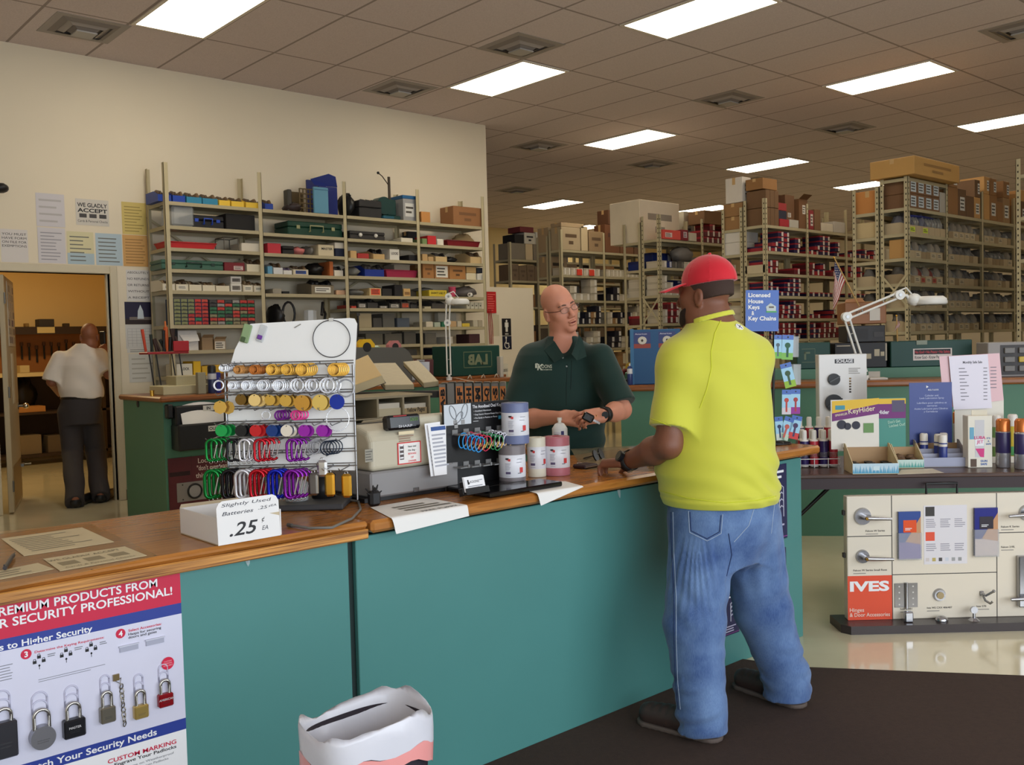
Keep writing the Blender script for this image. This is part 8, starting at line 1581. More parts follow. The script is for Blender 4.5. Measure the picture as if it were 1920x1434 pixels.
# ---------------------------------------------------------------- the man in the workroom
mo = 9.40; Jm = lambda x,y,d=mo: A3(J(x,y,d)); Hm3 = axes(62,-10,0); hm = Jm(168,632,mo); cm = skin('tanned skin',(140,88,62)); F = Field(); Lm = head(F,hm,Hm3,1.02)
ns = Jm(160,655); ch_ = Jm(150,690); pe = Jm(152,760)
sl_,el_,wl2 = Jm(112,672,9.35),Jm(97,716,9.3),Jm(112,738,9.62); sr_,er_,wr_ = Jm(186,668,9.5),Jm(204,702,9.48),Jm(198,662,9.58)
F.cone(hm-Hm3[2]*.07,ns,.06,.07,.03).ell(ch_,[.13,.10,.20],.05).ell(pe,[.14,.12,.16],.05)
for a_,e_,w_ in ((sl_,el_,wl2),(sr_,er_,wr_)): F.cone(a_,e_,.045,.045,.03).cone(e_,w_,.046,.032,.02)
hand(F,wr_,hax(wr_,Jm(188,640,9.62),vw),1,(.6,.6,.7,.7),(.9,.3),1.,.04); hand(F,wl2,hax(wl2,Jm(124,742,9.85),-vw+up_*.3),1,(.5,.5,.6,.6),(.8,.3),1.,.04)
hL,kL_,aL_,tL_ = Jm(132,775),Jm(136,850,9.36),onZ(141,934,.09),onZ(170,934,.03); hR,kR_,aR_,tR_ = Jm(168,775,9.5),Jm(180,850,9.55),onZ(188,925,.09),onZ(212,926,.03)
aL_,aR_ = A3(aL_),A3(aR_)
for h_,k_,a_ in ((hL,kL_,aL_),(hR,kR_,aR_)): F.cone(h_,k_,.09,.06,.04).cone(k_,a_,.058,.042,.03)
man = person(F,np.minimum.reduce([hm,sl_,wl2,aL_,aR_,wr_])-[.25,.25,.12],np.maximum.reduce([hm,sr_,er_,wr_,wl2,aR_])+[.25,.3,.2],.008,'person','bald person seen from behind in the doorway, white shirt, dark trousers',cm)
def line_loft(F,pts,k=.03): 
    rows = [(p[2],p[0],p[1],rx,ry) for p,rx,ry in pts]; rows.sort(); F.loft(rows,k,math.atan2(CR.y,CR.x)); return F
Fw = Field(); line_loft(Fw,[(Jm(154,746),.205,.16),(Jm(152,728),.21,.165),(Jm(150,705),.205,.16),(Jm(149,685),.20,.15),(Jm(150,668),.19,.13),(Jm(154,655),.14,.10),(Jm(159,645),.08,.08)])
Fw.cone(sl_,sl_+(el_-sl_)*1.0,.082,.092,.05,flat=True).cone(sr_,sr_+(er_-sr_)*.85,.082,.09,.05,flat=True); Fw.post = lambda P,d: d-.006*np.sin(26*P[:,2]+9*P[:,0]+3*np.sin(8*P[:,0]))
nets(Fw,np.minimum(sl_,el_)-[.4,.4,.55],np.maximum(sr_,er_)+[.4,.4,.35],.009,'shirt',M('white shirt cotton',(222,214,204),.8),man)
Fq = Field(); line_loft(Fq,[(Jm(152,795),.17,.15),(Jm(152,765),.19,.16),(Jm(153,740),.195,.155)])
for h_,k_,a_ in ((hL,kL_,aL_),(hR,kR_,aR_)): Fq.cone(h_,k_,.12,.095,.04).cone(k_,a_-[0,0,.045],.095,.085,.02,flat=True)
Fq.post = lambda P,d: d-.006*np.sin(20*P[:,2]+12*P[:,0])*np.clip((.4-P[:,2])/.2,0,1)
nets(Fq,np.minimum(aL_,aR_)-[.35,.35,.2],np.maximum(hR,aR_)+[.35,.4,.3],.009,'trousers',M('charcoal trousers',(60,56,58),.85),man)
Fbt = Field(); line_loft(Fbt,[(Jm(153,748),.198,.158),(Jm(153,741),.198,.158)]); nets(Fbt,Jm(153,745)-[.4,.4,.1],Jm(153,745)+[.4,.4,.1],.009,'belt',C((24,22,22),.5),man)
for a_,t_ in ((aL_,A3(tL_)),(aR_,A3(tR_))):
    fs_ = Field().cone([a_[0],a_[1],.05],[t_[0],t_[1],.045],.05,.045,.02); fs_.post = lambda P,d: np.maximum(d,.002-P[:,2]); nets(fs_,np.minimum(a_,t_)*[1,1,0]-[.1,.1,0],np.maximum(a_,t_)*[1,1,0]+[.1,.1,.14],.008,'shoe',m_dark,man)
p = Jm(193,634,9.62); t = thing('phone','dark phone held to the ear of the person in the doorway','phone',T(p) @ Rz(.4)); MB().bx(-.012,.012,-.035,.035,-.07,.07,m_dark,c=.005).build('phone_body',t); MB().bx(-.013,-.012,-.03,.03,-.06,.06,C((40,44,50),.1)).build('phone_screen',t)
# ================================================================ CUSTOMER FLOOR, RIGHT SIDE
# ---- key packet spinner on the counter end
ks = onZ(1449,832,CZ); dk_ = (ks).dot(Vector((CF.x,CF.y,0)))
Ps = Pl(frame(ks,CR,(0,0,1))); t = thing('key_spinner','wire key chain spinner with a blue licensed house keys sign','display stand',Matrix(Ps.M)); sr = Ps
mb = MB(frame((0,.006,0),(1,0,0),(0,0,-1)))
for r_ in (.085,.05): mb.tube([(r_*math.cos(k*.25),r_*math.sin(k*.25),0) for k in range(25)],.004,m_dark,6,True)
for k in range(4): mb.tube([(0,0,-.004),(.085*math.cos(k*1.57),.085*math.sin(k*1.57),0)],.004,m_dark,6)
mb.build('ring_base',t); ys_ = Ps.p(1449,620)[1]; MB().cyl((0,0,0),(0,ys_,0),.006,m_dark,n=10).build('spindle',t)
b = Ps.box(1397,544,1459,621); mb = MB(T(0,0,.01)).bx(*b,-.003,0,C((40,92,178),.3)); mb.build('sign_panel',t); mb = MB(T(0,0,.011)); w8 = WHITE
for i,(s,x1,y) in enumerate((('Licensed',1443,557),('House',1430,568.5),('Keys',1423,579.5),('&',1413,590.5),('Key Chains',1454,600.5))): Ps.text(mb,s,1402 if s != '&' else 1408,y,x1,y-.6,7.5,w8,.0006,.03,rot=0)
x,y = Ps.p(1445,583); mb.add([(x-.022,y,.001),(x+.022,y,.001),(x+.022,y+.022,.001),(x-.004,y+.038,.001),(x-.026,y+.02,.001)],[(0,1,2,3,4)],C((196,206,206))).rect(x-.024,x+.026,y-.008,y,C((90,170,110)),.001).rect(x-.012,x+.012,y+.014,y+.022,C((110,100,90)),.0014); mb.build('lettering',t)
def kp(label,px,py,w,h,c,c2,rot=0,z=.03):
    x,y = Ps.p(px,py); k_ = dk_/FPX; o = thing('key_packet',label,'packet',Ps.M @ T(x,y,z) @ Rz(rot),'key packets on the spinner'); w,h = w*k_/2,h*k_/2; MB().bx(-w,w,-h,h,0,.003,C((150,200,226),.3)).build('packet_card',o); mb = MB(); mb.rect(-w,w,h*.62,h,C((40,92,178),.3),.0034).rect(-w,w,-h,-h*.45,C(c2),.0034).disc(0,h*.16,w*.5,C(c),.004,12).rect(-w*.2,w*.2,-h*.8,h*.1,C(c),.0038).disc(0,h*.82,w*.16,K,.004,8); mb.build('key_picture',o)
for a in (('blue packet at the top of the spinner beside the yellow shoulder',1455,650,14,44,(90,110,120),(120,190,90),0),('pale blue packet with a green key at the top right of the spinner',1473,651,21,46,(44,96,70),(130,190,90),-.03),('tilted landscape packet in the second tier of the spinner',1474,703,21,46,(60,90,60),(150,190,60),.25),('white-blue packet with a red key in the third tier',1471,753,17,46,(190,70,60),(210,206,214),0),('violet-footed packet with a red key in the third tier',1488,752,17,46,(170,60,60),(150,50,150),0),('dark figure packet low on the spinner',1458,802,15,44,(40,50,90),(206,214,206),.1),('tilted blue packet low on the spinner',1471,802,18,44,(190,90,80),(190,210,190),-.3),('orange-topped packet low on the spinner',1487,800,19,44,(70,50,90),(200,60,60),-.2)): kp(*a)
for i,(x,y) in enumerate(((1488,650),(1492,702))): q = Ps.p(x,y); MB().bx(q[0]-.02,q[0]+.02,q[1]-.05,q[1]+.05,-.02,.02,m_clear,c=.003).build('clear_pocket',t)
# ---- posters on the counter front near its end
P = Pl(frame((0,CY0-.002,0),(1,0,0),(0,0,1)))
for lab,y0,y1,x0,x1,s in (('dark navy lock poster high on the counter end panel',868,1008,1425,1475,1),('dark navy lock poster low on the counter end panel',1025,1147,1420,1474,2),('navy padlock poster on the counter seen between the jeans legs',1100,1184,1330,1385,3)):
    t = thing('lock_poster',lab,'poster',P.M); b = list(P.box(x0,y0,x1,y1)); b[2] = P.p(x1,y1)[1]; b[3] = P.p(x1,y0)[1]; MB().bx(*b,0,.0016,C((34,38,78),.3)).build('sheet',t); mb = MB(); w,h = b[1]-b[0],b[3]-b[2]; lines(mb,b[0]+w*.5,b[1]-w*.1,b[2]+h*.06,b[2]+h*.22,3,C((180,176,200)),.002); lines(mb,b[0]+w*.5,b[1]-w*.1,b[3]-h*.2,b[3]-h*.06,2,WHITE,.002); mb.rect(b[0],b[1],b[2]+h*.03,b[2]+h*.037,C((170,70,160)),.002)
    for k in range(4): mb.tube([(b[0]+w*.7,b[2]+h*(.3+.09*k),.002),(b[0]+w*.7,b[2]+h*(.42+.09*k),.002),(b[0]+w*.78,b[2]+h*(.45+.09*k),.002),(b[0]+w*.86,b[2]+h*(.42+.09*k),.002),(b[0]+w*.86,b[2]+h*(.3+.09*k),.002)],.003,C((190,190,206)),5)
    mb.build('lettering',t)
# ---- brown folding table
TZ = .74; q0,q1 = onZ(1503,893,TZ),onZ(1920,888,TZ); tu = (q1-q0).normalized(); q0 = q0-tu*.10+Vector((-tu.y,tu.x,0))*.05; FT = frame(q0,tu,(0,0,1)); LT = 1.83
t = thing('folding_table','brown wood-top folding table loaded with counter displays','table',FT); m_tt = wood('dark walnut laminate',(62,44,38),(92,68,58),5,.3,'X',12); MB().bx(0,LT,-.02,0,-.74,0,m_tt,c=.004).build('table_top',t); MB().bx(.01,LT-.01,-.075,-.021,-.025,-.012,M('dark apron',(50,34,36),.5)).bx(.01,LT-.01,-.075,-.021,-.728,-.715,M('dark apron',(50,34,36),.5)).build('apron',t); m_leg = C((26,24,24),.4)
for x in (.12,LT-.25):
    for z in (-.24,-.66): MB().tube([(x,-.02,z),(x,-TZ+.001,z)],.014,m_leg,8).build('leg',t)
    MB().tube([(x,-.6,-.24),(x,-.6,-.66)],.010,m_leg).build('crossbar',t); MB().tube([(x,-.32,-.37),(x+.28,-.05,-.37)],.010,m_leg).build('brace',t)
PT = Pl(FT)
def tb(px,py): p = onZ(px,py,TZ); return FT.inverted() @ p      # local x, 0, z
def onT(px,py): q = tb(px,py); return FT @ T(q.x,.001,q.z)
def kz(M0): return M0.translation.dot(Vector((CF.x,CF.y,0)))/FPX
def can(label,px,py,hpx,rpx,body,cap,grp='spray cans on the folding table',**k):
    M0 = onT(px,py) @ Rx(-math.pi/2); s_ = kz(M0); o = spray('spray_can',label,T(M0.translation),rpx*s_,hpx*s_,body,cap,**k); o['group'] = grp; return o
wc,cw = C((226,220,210),.3),C((226,222,212),.35); nv,rdc = C((48,36,92),.35),C((190,50,64),.35)
# wire rack of lubricant bottles
M0 = onT(1500,877); s_ = kz(M0); t = thing('bottle_rack','white wire rack holding rows of lubricant bottles','rack',M0); mb = MB(); ww = m_wr = C((226,226,226),.3)
for y in (.015,.045): mb.tube([(0,y,.015),(.20,y,.015),(.20,y,-.17),(0,y,-.17)],.0025,ww,6,True)
for x in (0,.07,.14,.2): mb.tube([(x,0,.015),(x,.05,.015)],.0025,ww,6)
mb.build('wire_frame',t)
for j,(z,n,dy) in enumerate(((0,4,0),(-.055,4,0),(-.11,4,.06))):
    for i in range(n):
        o = M0 @ T(.026+i*.049,.003+dy,z-.015); c1,c2 = ((nv,rdc) if (i+j) % 2 == 0 else (rdc,nv)); sp_ = spray('lubricant_bottle',f'{"front middle rear".split()[j]} row lubricant bottle, {ORD[i]} along, {"navy" if c1 is nv else "red"} label, in the wire rack',T(o.translation),.0215,.19,wc,cw,bands=((.05,.70,c1),(.26,.40,wc)),capk='cap',cr=.62); sp_['group'] = 'bottles in the wire rack'
for i in range(2): MB(T(.01,0,0)).bx(.005,.19,0,.055,-.125+.0,-.118,ww).build('step_shelf',t) if i == 0 else None
# lock display box
M0 = onT(1580,850) @ T(0,0,-.10); Pd = Pl(M0); b = Pd.box(1536,664,1626,850); t = thing('lock_display','tall white lock display box with two round black knobs','display',M0); MB().bx(b[0],b[1],0,b[3],-.09,0,M('glossy white card',(226,224,220),.12),c=.003).build('display_box',t); mb = MB(); s_ = kz(M0)
for px,py,r in ((1563,711,11),(1563,755,16)): x,y = Pd.p(px,py); MB().cyl((x,y,0),(x,y,.018),r*s_,m_dark,n=24).bx(x-r*s_*.9,x+r*s_*1.05,y-.004,y+.004,.018,.024,C((50,48,50),.3),T(x,y,0) @ Rz(.5) @ T(-x,-y,0)).build('knob',t)
Pd.rect(mb,1565,673,1601,681,C((60,60,64)),.0006); Pd.text(mb,'SCHLAGE',1568,680,1599,680,6,WHITE,.0012,.03,rot=0); lines(mb,*Pd.box(1591,689,1614,701),4,C((150,146,140)),.0008)
for i in range(6): Pd.rect(mb,1592,708+i*5,1596,711+i*5,C((150-20*i,120-16*i,70-6*i)),.0008)
mb.build('lettering',t)
# open trays with header cards
def ptray(label,px0,px1,py_f,top_px,hpx,c,front,hdr,depth,cat='display tray',htop=0,hx0=0,hx1=0,hbot=.5):
    q = tb((px0+px1)/2,py_f); M0 = FT @ T(q.x,.001,q.z); s_ = kz(M0); w = (px1-px0)*s_*.5; h = hpx*s_; t = thing('display_tray',label,cat,M0); mb = MB(); m = C(c,.5)
    mb.bx(-w,w,0,.004,-depth,0,m).bx(-w,w,.004,h,-.003,0,C(front,.4))
    for s in (-1,1):
        x0,x1 = sorted((s*w,s*(w-.003))); P_ = [(0,.004),(-depth,.004),(-depth,h*2.6),(-depth*.85,h*2.6),(-.003,h)]; n = 5; mb.add([(x0,y,z) for z,y in P_]+[(x1,y,z) for z,y in P_],[tuple(range(n)),tuple(range(2*n-1,n-1,-1))]+[(i,n+i,n+(i+1) % n,(i+1) % n) for i in range(n)],m)
    mb.bx(-w,w,.004,h*2.2,-depth-.003,-depth,C((170,136,96))); mb.build('tray_walls',t); Ph = Pl(M0 @ T(0,0,-depth-.005)); b = Ph.box(hx0,htop,hx1,top_px); MB(T(0,0,-depth-.005)).bx(b[0],b[1],min(b[2],h*2),b[3],-.003,0,C(hdr,.35)).build('header_card',t); return t,w,h,Ph,T(0,0,-depth-.004),s_
grass = lambda mb,w,h,c,n: [mb.add([(-w+2*w*i/n,.003,.0008),(-w+2*w*(i+1)/n,.003,.0008),(-w+2*w*(i+.5+.3*math.sin(i*3))/n,h*(.5+.35*math.sin(i*5.1)**2),.0008)],[(0,1,2)],c) for i in range(n)]
t,w,h,Ph,Th,s_ = ptray('sprinkler key hider tray with a yellow and purple header card',1600,1684,889,830,20,(214,196,156),(190,214,226),(228,222,210),.17,htop=749,hx0=1558,hx1=1648)
mb = MB(Th); Ph.quad(mb,[(1560,752),(1648,746),(1648,760),(1560,776)],C((232,190,60)),.0008); Ph.quad(mb,[(1560,775),(1648,757),(1648,775),(1560,790)],C((120,50,120)),.001); Ph.text(mb,'KeyHider',1591,776,1641,769,9,C((236,224,190)),.0016,.01); Ph.text(mb,'SPRINKLER',1566,781,1589,777,4,C((236,224,190)),.0016,.01)
for px,py,r in ((1578,796,9),(1589,799,7),(1605,797,8)): mb.disc(*Ph.p(px,py),r*s_,C((50,50,64)),.0014,16)
Ph.rect(mb,1619,793,1638,811,C((110,150,90)),.0014); Ph.rect(mb,1566,760,1584,768,C((70,150,170)),.0016); mb.build('lettering',t); mb = MB(); grass(mb,w,h,C((80,160,196)),26); mb.text('logo',0,h*.4,h*.3,WHITE,.0014,'c') if False else mb.bx(-.012,.02,h*.35,h*.75,.0004,.0012,C((206,226,232))); mb.build('grass_print',t)
for i in range(9): o = FT.inverted() @ t.matrix_world.translation; tag(MB(t.matrix_world @ T(-w*.72+w*.72*(i % 3),.006,-.03-.05*(i//3))).lathe([(0,0),(.017,0),(.017,.03),(.021,.031),(.021,.04),(0,.042)],m_dark,12,Rx(-math.pi/2)).build('key_hider'),f'black sprinkler key hider, {ORD[i//3]} row from the front, {ORD[i % 3]} along','key hider','black key hiders in the tray')
t,w,h,Ph,Th,s_ = ptray('rock key hider tray with a teal and purple header card',1684,1732,878,822,16,(214,196,156),(190,214,206),(60,140,126),.13,htop=746,hx0=1647,hx1=1698)
mb = MB(Th); Ph.rect(mb,1648,747,1698,757,C((232,190,60)),.0008); Ph.rect(mb,1648,757,1698,784,C((120,50,120)),.001); Ph.text(mb,'Hider',1646,776,1667,775,7,WHITE,.0016,.02,rot=0); Ph.text(mb,"Don't Get",1665,794,1688,791,5,C((190,226,206)),.0016,.01); Ph.text(mb,'Locked Out!',1667,801,1697,797,5,C((190,226,206)),.0016,.01); Ph.rect(mb,1672,750,1696,772,C((90,84,110)),.0014); mb.build('lettering',t); mb = MB(); grass(mb,w,h,C((90,170,160)),18); mb.build('grass_print',t)
for i in range(4): mb = MB(t.matrix_world @ T(-w*.5+w*.9*(i % 2),.028+.012*(i > 1),-.04-.045*(i//2))); lump(mb,(0,0,0),(.026,.022,.022),M('brown stone',(98,74,54),.8,var=.3,vs=60),i,12); tag(mb.build('rock_key_hider'),f'brown rock key hider, {ORD[i]} in the small tray','key hider','rock key hiders')
t,w,h,Ph,Th,s_ = ptray('grey tray of lock lubricant with a blue header card',1733,1816,876,800,18,(150,146,150),(160,164,186),(52,70,140),.16,htop=717,hx0=1705,hx1=1785)
mb = MB(Th)
for s,y,x0,x1 in (('Cylinder and',743,1734,1759),('Lock Lubrication Spray',748,1724,1770),('Lubrifiant pour cylindres et',757,1719,1775),('serrures',762,1738,1757),('Aceite Lubricante para Cilindros',768,1714,1777),('y Cerraduras',773,1732,1758)): Ph.text(mb,s,x0,y,x1,y,3.2,C((196,204,236)),.0008,.01,rot=0)
Ph.text(mb,'MUL-T-LOCK',1740,732,1760,732,2.5,WHITE,.0008,.02,rot=0); mb.disc(*Ph.p(1738,725),3*s_,WHITE,.0008,3); mb.build('lettering',t); MB().bx(-w+.004,w-.004,.004,h*1.3,-.06,-.056,C((170,172,190))).bx(-w+.004,w-.004,.004,h*1.7,-.11,-.106,C((170,172,190))).build('step',t)
for i,(x,z) in enumerate(((-.6,-.13),(.3,-.135),(-.1,-.083),(.55,-.08) if False else (-.05,-.03))[:4]):
    o = t.matrix_world @ T(x*w,.006,z); spray('spray_can',f'white-capped blue lubricant can, {("rear corner", "rear middle", "centre", "front")[i]} of the grey tray',T(o.translation),.0205,.155,C((46,60,130),.3),cw,bands=((.62,.70,wc),),capk='cap')['group'] = 'lubricant cans in the grey tray'
# white price display, acrylic sheet, pink sheet
t,w,h,Ph,Th,s_ = ptray('tall white display tray behind the safe price sheets',1818,1935,868,800,12,(222,214,196),(216,206,186),(224,218,204),.2,htop=748,hx0=1790,hx1=1882)
def sheet2(label,quad,c,ttl,z,n,ink): o = thing('price_sheet',label,'sheet',Ph.M @ T(0,0,z)); p2 = Pl(o.matrix_world); pts = [p2.p(*q) for q in quad]; MB().prism(pts[::-1] if False else pts,-.001,0,C(c,.2)).build('paper_sheet',o); mb = MB(); x0,x1 = pts[0][0],pts[1][0]; y0,y1 = pts[0][1],pts[3][1]; mb.text(ttl,(x0+x1)/2,y1-(y1-y0)*.14,(y1-y0)*.045,C(ink),.0006,'c',.015,w=(x1-x0)*.5); [mb.rect(x0+(x1-x0)*(.14+.006*i),x0+(x1-x0)*(.3+.05*(i % 3)),y1-(y1-y0)*(.24+.065*i),y1-(y1-y0)*(.225+.065*i),C((120,116,126)),.0006).rect(x1-(x1-x0)*.22,x1-(x1-x0)*.12,y1-(y1-y0)*(.24+.065*i),y1-(y1-y0)*(.225+.065*i),C((120,116,126)),.0006) for i in range(n)]; mb.build('lettering',o); return o
sheet2('pink discount sheet behind the safe price list',[(1770,765),(1882,750),(1874,662),(1761,668)],(222,178,182),'DISCOUNT',.012,7,(170,110,190)); sheet2('white monthly safe sale list in a clear sleeve',[(1788,768),(1860,765),(1852,664),(1779,668)],(222,216,228),'Monthly Safe Sale',.022,10,(60,56,66))
M0 = onT(1838,877); s_ = kz(M0); t = thing('safe_box','tall white carton with pink print and window on the folding table','box',M0); w,h = 22*s_,98*s_; MB().bx(-w,w,0,h,-.07,0,C((228,222,206),.4),c=.002).build('carton_body',t); mb = MB(); mb.rect(-w*.42,w*.35,h*.2,h*.92,C((206,204,206)),.0006).rect(-w*.42,w*.3,h*.42,h*.56,WHITE,.001); pk = C((214,60,130))
for s,y,hh,cl in (('LUBA',.55,.06,pk),('JET',.47,.06,pk)): mb.text(s,-w*.02,h*y,h*hh,cl,.0014,'c',.02)
for i,s in enumerate(("IT'S",'A','SAFE')): mb.text(s,w*.68,h*(.55-.055*i),h*.032,C((50,100,170)),.001,'c',.02)
mb.text('GUN',w*.3,h*.11,h*.04,C((50,100,170)),.001,'c',.03).text('SAFE',w*.3,h*.05,h*.04,C((50,100,170)),.001,'c',.03).add([(-w*.4,h*.37,.0012),(0,h*.21,.0012),(w*.3,h*.20,.0012),(w*.34,h*.37,.0012)],[(0,1,2,3)],pk).rect(-w*.86,-w*.5,h*.55,h*.78,C((110,170,196)),.001).rect(-w*.8,-w*.3,.004,h*.17,C((90,70,56)),.001); mb.build('lettering',t); MB().bx(-w*.4,w*.9,h,h+.025,-.05,-.047,C((214,206,186))).build('top_flap',t)
orc = M('copper orange cap',(206,120,60),.25,.5)
for lab,px,py,hp,rp,bd,cp,bands in (('copper-capped spray can beside the pink-print carton',1881,876,92,13,C((190,190,196),.2,.7),orc,((.30,.72,C((56,48,92),.3)),)),('copper-capped spray can at the picture edge',1917,879,95,14,C((190,190,196),.2,.7),orc,((.30,.70,C((56,48,92),.3)),)),('copper-capped can standing inside the tall white tray',1797,855,84,10,C((180,180,186),.2,.7),orc,()),('white can behind the pink-print carton',1869,862,84,8,C((110,150,90),.3),wc,((.3,.5,wc),)),('yellow-green can between the copper-capped cans',1899,862,86,9,C((200,176,60),.3),wc,((.1,.3,C((80,150,90),.3)),))): can(lab,px,py,hp,rp,bd,cp,bands=bands,capk='cap')
q = [tb(*p) for p in ((1683,890),(1770,887),(1748,879),(1690,881))]; tag(MB(FT).prism([(p.x,p.z) for p in q],0,.001,C((206,196,176)),Matrix(((1,0,0,0),(0,0,1,.0012),(0,1,0,0),(0,0,0,1)))).build('paper_slip'),'cream paper lying at the front edge of the folding table','paper')
# ---- door hardware display board on the floor
bu = (onZ(1920,1155,.04)-onZ(1590,1163,.04)).normalized(); FB = frame(onZ(1590,1163,.04),bu,(0,0,1)); PB = Pl(FB); t = thing('hardware_board','white door hardware display board standing on the floor','display board',FB); wB,hB = 1.15,PB.p(1588,931)[1]; m_bd = C((226,216,198),.35); MB().bx(0,wB,0,hB,-.05,0,m_bd,c=.003).build('board',t)
v0 = PB.p(1590,1163); MB().prism([(-.055,.10),(-.055,-.06),(-.02,-.10),(wB+.05,-.10),(wB+.05,.10)],-.04,0,M('dark base board',(52,42,42),.3),Matrix(((1,0,0,0),(0,0,1,0),(0,-1,0,0),(0,0,0,1)))).build('base',t)
mb = MB(); jl = C((60,56,54)); vx = [PB.p(x,1040)[0] for x in (1672.5,1869)]
for x in vx: mb.rect(x-.002,x+.002,0,hB,jl,.0006)
for x0,x1,y in ((0,vx[0],PB.p(1630,1005)[1]),(vx[0],vx[1],PB.p(1770,1075)[1]),(vx[1],wB,PB.p(1900,998)[1])): mb.rect(x0,x1,y-.002,y+.002,jl,.0006)
mb.build('joint_lines',t); yI = PB.p(1630,1079)[1]; mb = MB().rect(0,vx[0]-.002,.001,yI,C((226,84,56),.35),.0008); mb.text('IVES',vx[0]*.05,yI*.66,yI*.21,WHITE,.0014,'l',.04,w=vx[0]*.88).text('Hinges',vx[0]*.04,yI*.19,yI*.085,C((236,206,190)),.0014,'l',.012).text('& Door Accessories',vx[0]*.04,yI*.08,yI*.085,C((236,206,190)),.0014,'l',.012,w=vx[0]*.9)
for s,x0,x1,y,b_ in (('Falcon W Series',1623,1659,997,.012),('Falcon W Series Small Rose',1600,1663,1071,.012),('Ives 5BB1',1688,1710,1143,.01),('Ives WS CXX 406/407',1738,1785,1141,.01),('Ives 570',1831,1849,1138,.01),('Falcon K Series',1877,1911,989,.012),('Falcon 210L',1877,1903,1027,.012)): PB.text(mb,s,x0,y,x1,y-.6,3.4,jl,.001,b_,rot=0); a = PB.p(x0,y+5); mb.rect(a[0],a[0]+.06,a[1],a[1]+.004,C((150,144,136)),.001)
mb.build('lettering',t); st_ = M('satin chrome',(176,176,180),.25,.95)
def lever(px,py,r,L_,dirx=1,o_=t): x,y = PB.p(px,py); mb = MB(); mb.cyl((x,y,0),(x,y,.012),r,st_,r*.9,24).cyl((x,y,.012),(x,y,.055),.012,st_,n=14).tube([(x,y,.052),(x+dirx*L_*.4,y-.002,.056),(x+dirx*L_,y-.006,.05)],[.012,.010,.008],st_,10).cyl((x,y,.06),(x,y,.064),.007,m_gold,n=12); mb.build('door_lever',o_)
lever(1617,968,.043,.12); lever(1617,1043,.034,.13); lever(1925,961,.04,.11,-1); lever(1940,1115,.02,.14,-1); b = PB.box(1905,1040,1950,1135); MB().bx(*b,0,.03,st_,c=.004).build('mortise_plate',t)
b = PB.box(1677,1093,1720,1138); mb = MB().bx(*b,0,.004,M('steel hinge',(140,136,132),.35,.8)); xm = (b[0]+b[1])/2; mb.cyl((xm,b[2]-.006,.008),(xm,b[3]+.004,.008),.008,st_,n=12)
for sx_ in (.2,.8):
    for k in range(4): mb.disc(b[0]+(b[1]-b[0])*sx_,b[2]+(b[3]-b[2])*(.12+.25*k),.004,C((210,206,200),.3),.0046,10)
mb.build('hinge',t); x,y = PB.p(1761,1115); MB().cyl((x,y,0),(x,y,.012),.032,st_,.026,24).cyl((x,y,.012),(x,y,.016),.017,C((170,150,110)),n=18).build('wall_stop',t); x,y = PB.p(1845,1115); MB().tube([(x-.012,y+.012,.004),(x-.006,y+.004,.03),(x+.022,y+.030,.05)],.006,st_).tube([(x-.012,y+.008,.004),(x-.008,y-.02,.03),(x+.008,y-.03,.045),(x+.016,y-.02,.05)],.006,st_).ball((x+.022,y+.031,.05),.008,st_,10).bx(x-.022,x-.002,y-.004,y+.02,0,.006,st_,c=.003).build('coat_hook',t)
for px,nm in ((1696,'floor_stop'),(1758,'dome_stop'),(1818,'ball_stop')): x,_ = PB.p(px,1165); mb = MB(T(x,.0,.045)); (mb.bx(-.02,.02,0,.05,-.015,.015,st_,c=.005) if nm == 'floor_stop' else (mb.ball((0,.004,0),(.03,.022,.025),st_,16) if nm == 'dome_stop' else mb.cyl((0,0,0),(0,.012,0),.026,st_,.012,18).cyl((0,.01,0),(0,.04,0),.007,st_,n=10).cyl((0,.05,-.006),(0,.05,.006),.017,st_,n=18))); mb.build(nm,t)
for nm,q,top,lw,im in (('brochure',(1683,958,1724,1046),(60,84,150),(130,110,170),(228,90,50)),('brochure',(1825,951,1868,1040),(44,48,130),(214,196,190),(60,56,64))):
    b = PB.box(*q); MB().bx(b[0]-.004,b[1]+.004,b[2]-.006,b[2]+(b[3]-b[2])*.55,0,.022,m_clear,c=.002).build('clear_pocket',t); o = thing('brochure',f'{"orange-blue" if im[1] == 90 else "dark blue building"} brochure in a clear pocket on the hardware board','brochure',FB @ T(0,0,.004)); w,h = b[1]-b[0],b[3]-b[2]; MB().bx(*b,0,.012,C(top,.25)).build('leaflet_stack',o); mb = MB(); mb.rect(b[0],b[1],b[2],b[2]+h*.35,C(lw,.25),.0126).rect(b[0]+w*.2,b[0]+w*.8,b[2]+h*.56,b[2]+h*.82,C(im,.25),.013).add([(b[0]+w*.3,b[2]+h*.36,.0128),(b[1],b[2]+h*.3,.0128),(b[1],b[2]+h*.9,.0128)],[(0,1,2)],C((200,150,110),.3)); lines(mb,b[0]+w*.28,b[0]+w*.6,b[2]+h*.6,b[2]+h*.66,2,WHITE,.0134); mb.build('cover_print',o)
b = PB.box(1732,947,1813,1057); mb = MB().bx(*b,0,.0012,C((224,220,224),.3)); w,h = b[1]-b[0],b[3]-b[2]; mb.rect(b[0]+w*.04,b[0]+w*.25,b[2]+h*.82,b[2]+h*.98,jl,.0016).rect(b[0]+w*.04,b[0]+w*.25,b[2]+h*.40,b[2]+h*.55,C((226,84,56)),.0016)
for i in range(3): lines(mb,b[0]+w*(.05+.33*i),b[0]+w*(.3+.33*i),b[2]+h*.62,b[2]+h*.78,5,C((160,156,166)),.0016,seed=i); lines(mb,b[0]+w*(.05+.33*i),b[0]+w*(.3+.33*i),b[2]+h*.22,b[2]+h*.36,4,C((160,156,166)),.0016,seed=i+9)
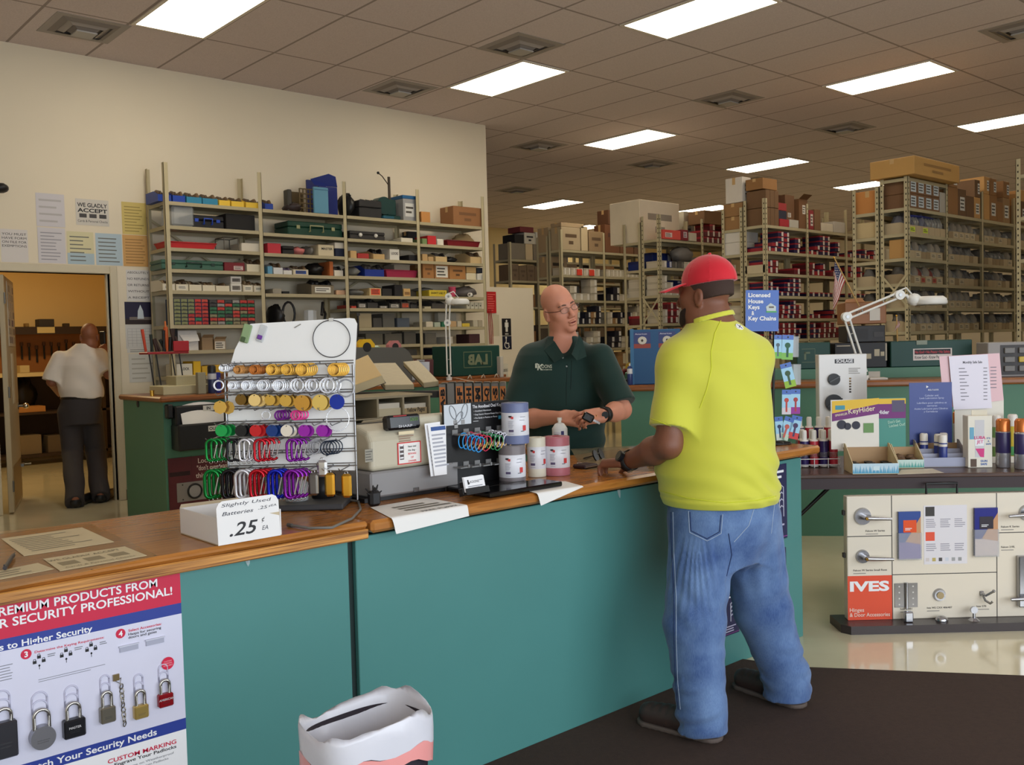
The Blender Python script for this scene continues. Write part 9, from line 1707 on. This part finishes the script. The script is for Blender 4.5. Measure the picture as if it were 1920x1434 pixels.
for i,c in enumerate(((210,200,196),(190,170,100),(80,76,74),(206,210,220),(160,160,160),(150,150,150))): mb.rect(b[0]+w*(.04+.15*i),b[0]+w*(.12+.15*i),b[2]+h*.05,b[2]+h*.11,C(c),.0016)
mb.build('finish_chart',t); b = PB.box(1740,911,1798,923); MB().tube([(b[0],hB,-.02),(b[0],hB+.05,-.02),(b[1],hB+.05,-.02),(b[1],hB,-.02)],.006,m_dark,8).build('carry_handle',t)
for y in (1043-80,1043): x,yy = PB.p(1586,y); MB().bx(-.012,0,yy-.012,yy+.012,-.04,-.02,jl,c=.002).build('side_latch',t)
# ---- waste bin with its bag, at the bottom
zb = .66; pc = [onZ(x,y,zb) for x,y in ((548,1352),(735,1288),(818,1335),(640,1400))]; ctr = sum(pc,Vector())/4; u = ((pc[1]-pc[0])+(pc[2]-pc[3])).normalized(); FW = frame(ctr,u,Vector((0,0,1)).cross(u)); lw = [FW.inverted() @ p for p in pc]; aw = (lw[1]-lw[0]).length*.535; bw = (lw[3]-lw[0]).length*.535; t = thing('waste_bin','dark waste bin with a white bag folded over its rim','waste bin',T(ctr.x,ctr.y,0)); Mi = T(-ctr.x,-ctr.y,0)
def rr(k,s,e=3.2): a = 2*math.pi*k/48; c,sn = math.cos(a),math.sin(a); return (math.copysign(abs(c)**(2/e),c)*aw*s,math.copysign(abs(sn)**(2/e),sn)*bw*s)
m_bin = C((34,28,40),.5); bg = M('translucent white bag film',(222,222,230),.25,alpha=.88,bump=.4,bs=14); pkc = M('pink drawstring hem',(240,160,156),.3,alpha=.9)
def ringmesh(levels,mat,name,jag=0,close=False):
    V = []; J_ = [[jag*(.6*math.sin(k*math.pi/24*5+li*1.3)+.4*math.sin(k*math.pi/24*9+li*2.1)+.35*math.sin(k*math.pi/24*2)) for k in range(48)] for li in range(len(levels))]
    for li,(s,z,j) in enumerate(levels): V += [tuple(Mi @ (FW @ Vector((*[v*(1+J_[li][k]*.5*j) for v in rr(k,s)],z-zb+j*(J_[li][k]*.35+.010*math.sin(k*math.pi/24*3)))))) for k in range(48)]
    F_ = [(l*48+k,l*48+(k+1) % 48,(l+1)*48+(k+1) % 48,(l+1)*48+k) for l in range(len(levels)-1) for k in range(48)]
    if close: F_.append(tuple(range(47,-1,-1)))
    MB().add(V,F_,mat,True).build(name,t)
ringmesh([(.72,.0105,0),(.93,zb-.02,0),(.91,zb-.02,0),(.70,.03,0),(.01,.03,0)],m_bin,'bin_body',close=True); ringmesh([(.02,.16,0),(.34,.17,.3),(.55,.28,.4),(.70,.45,.5),(.81,zb-.07,.4),(.95,zb-.006,.6),(.985,zb+.006,.8),(1.0,zb-.006,.8),(1.0,zb-.035,.9),(.99,zb-.062,1)],bg,'bin_bag',.035); ringmesh([(.996,zb-.058,1),(.986,zb-.095,1)],pkc,'drawstring_hem',.035)
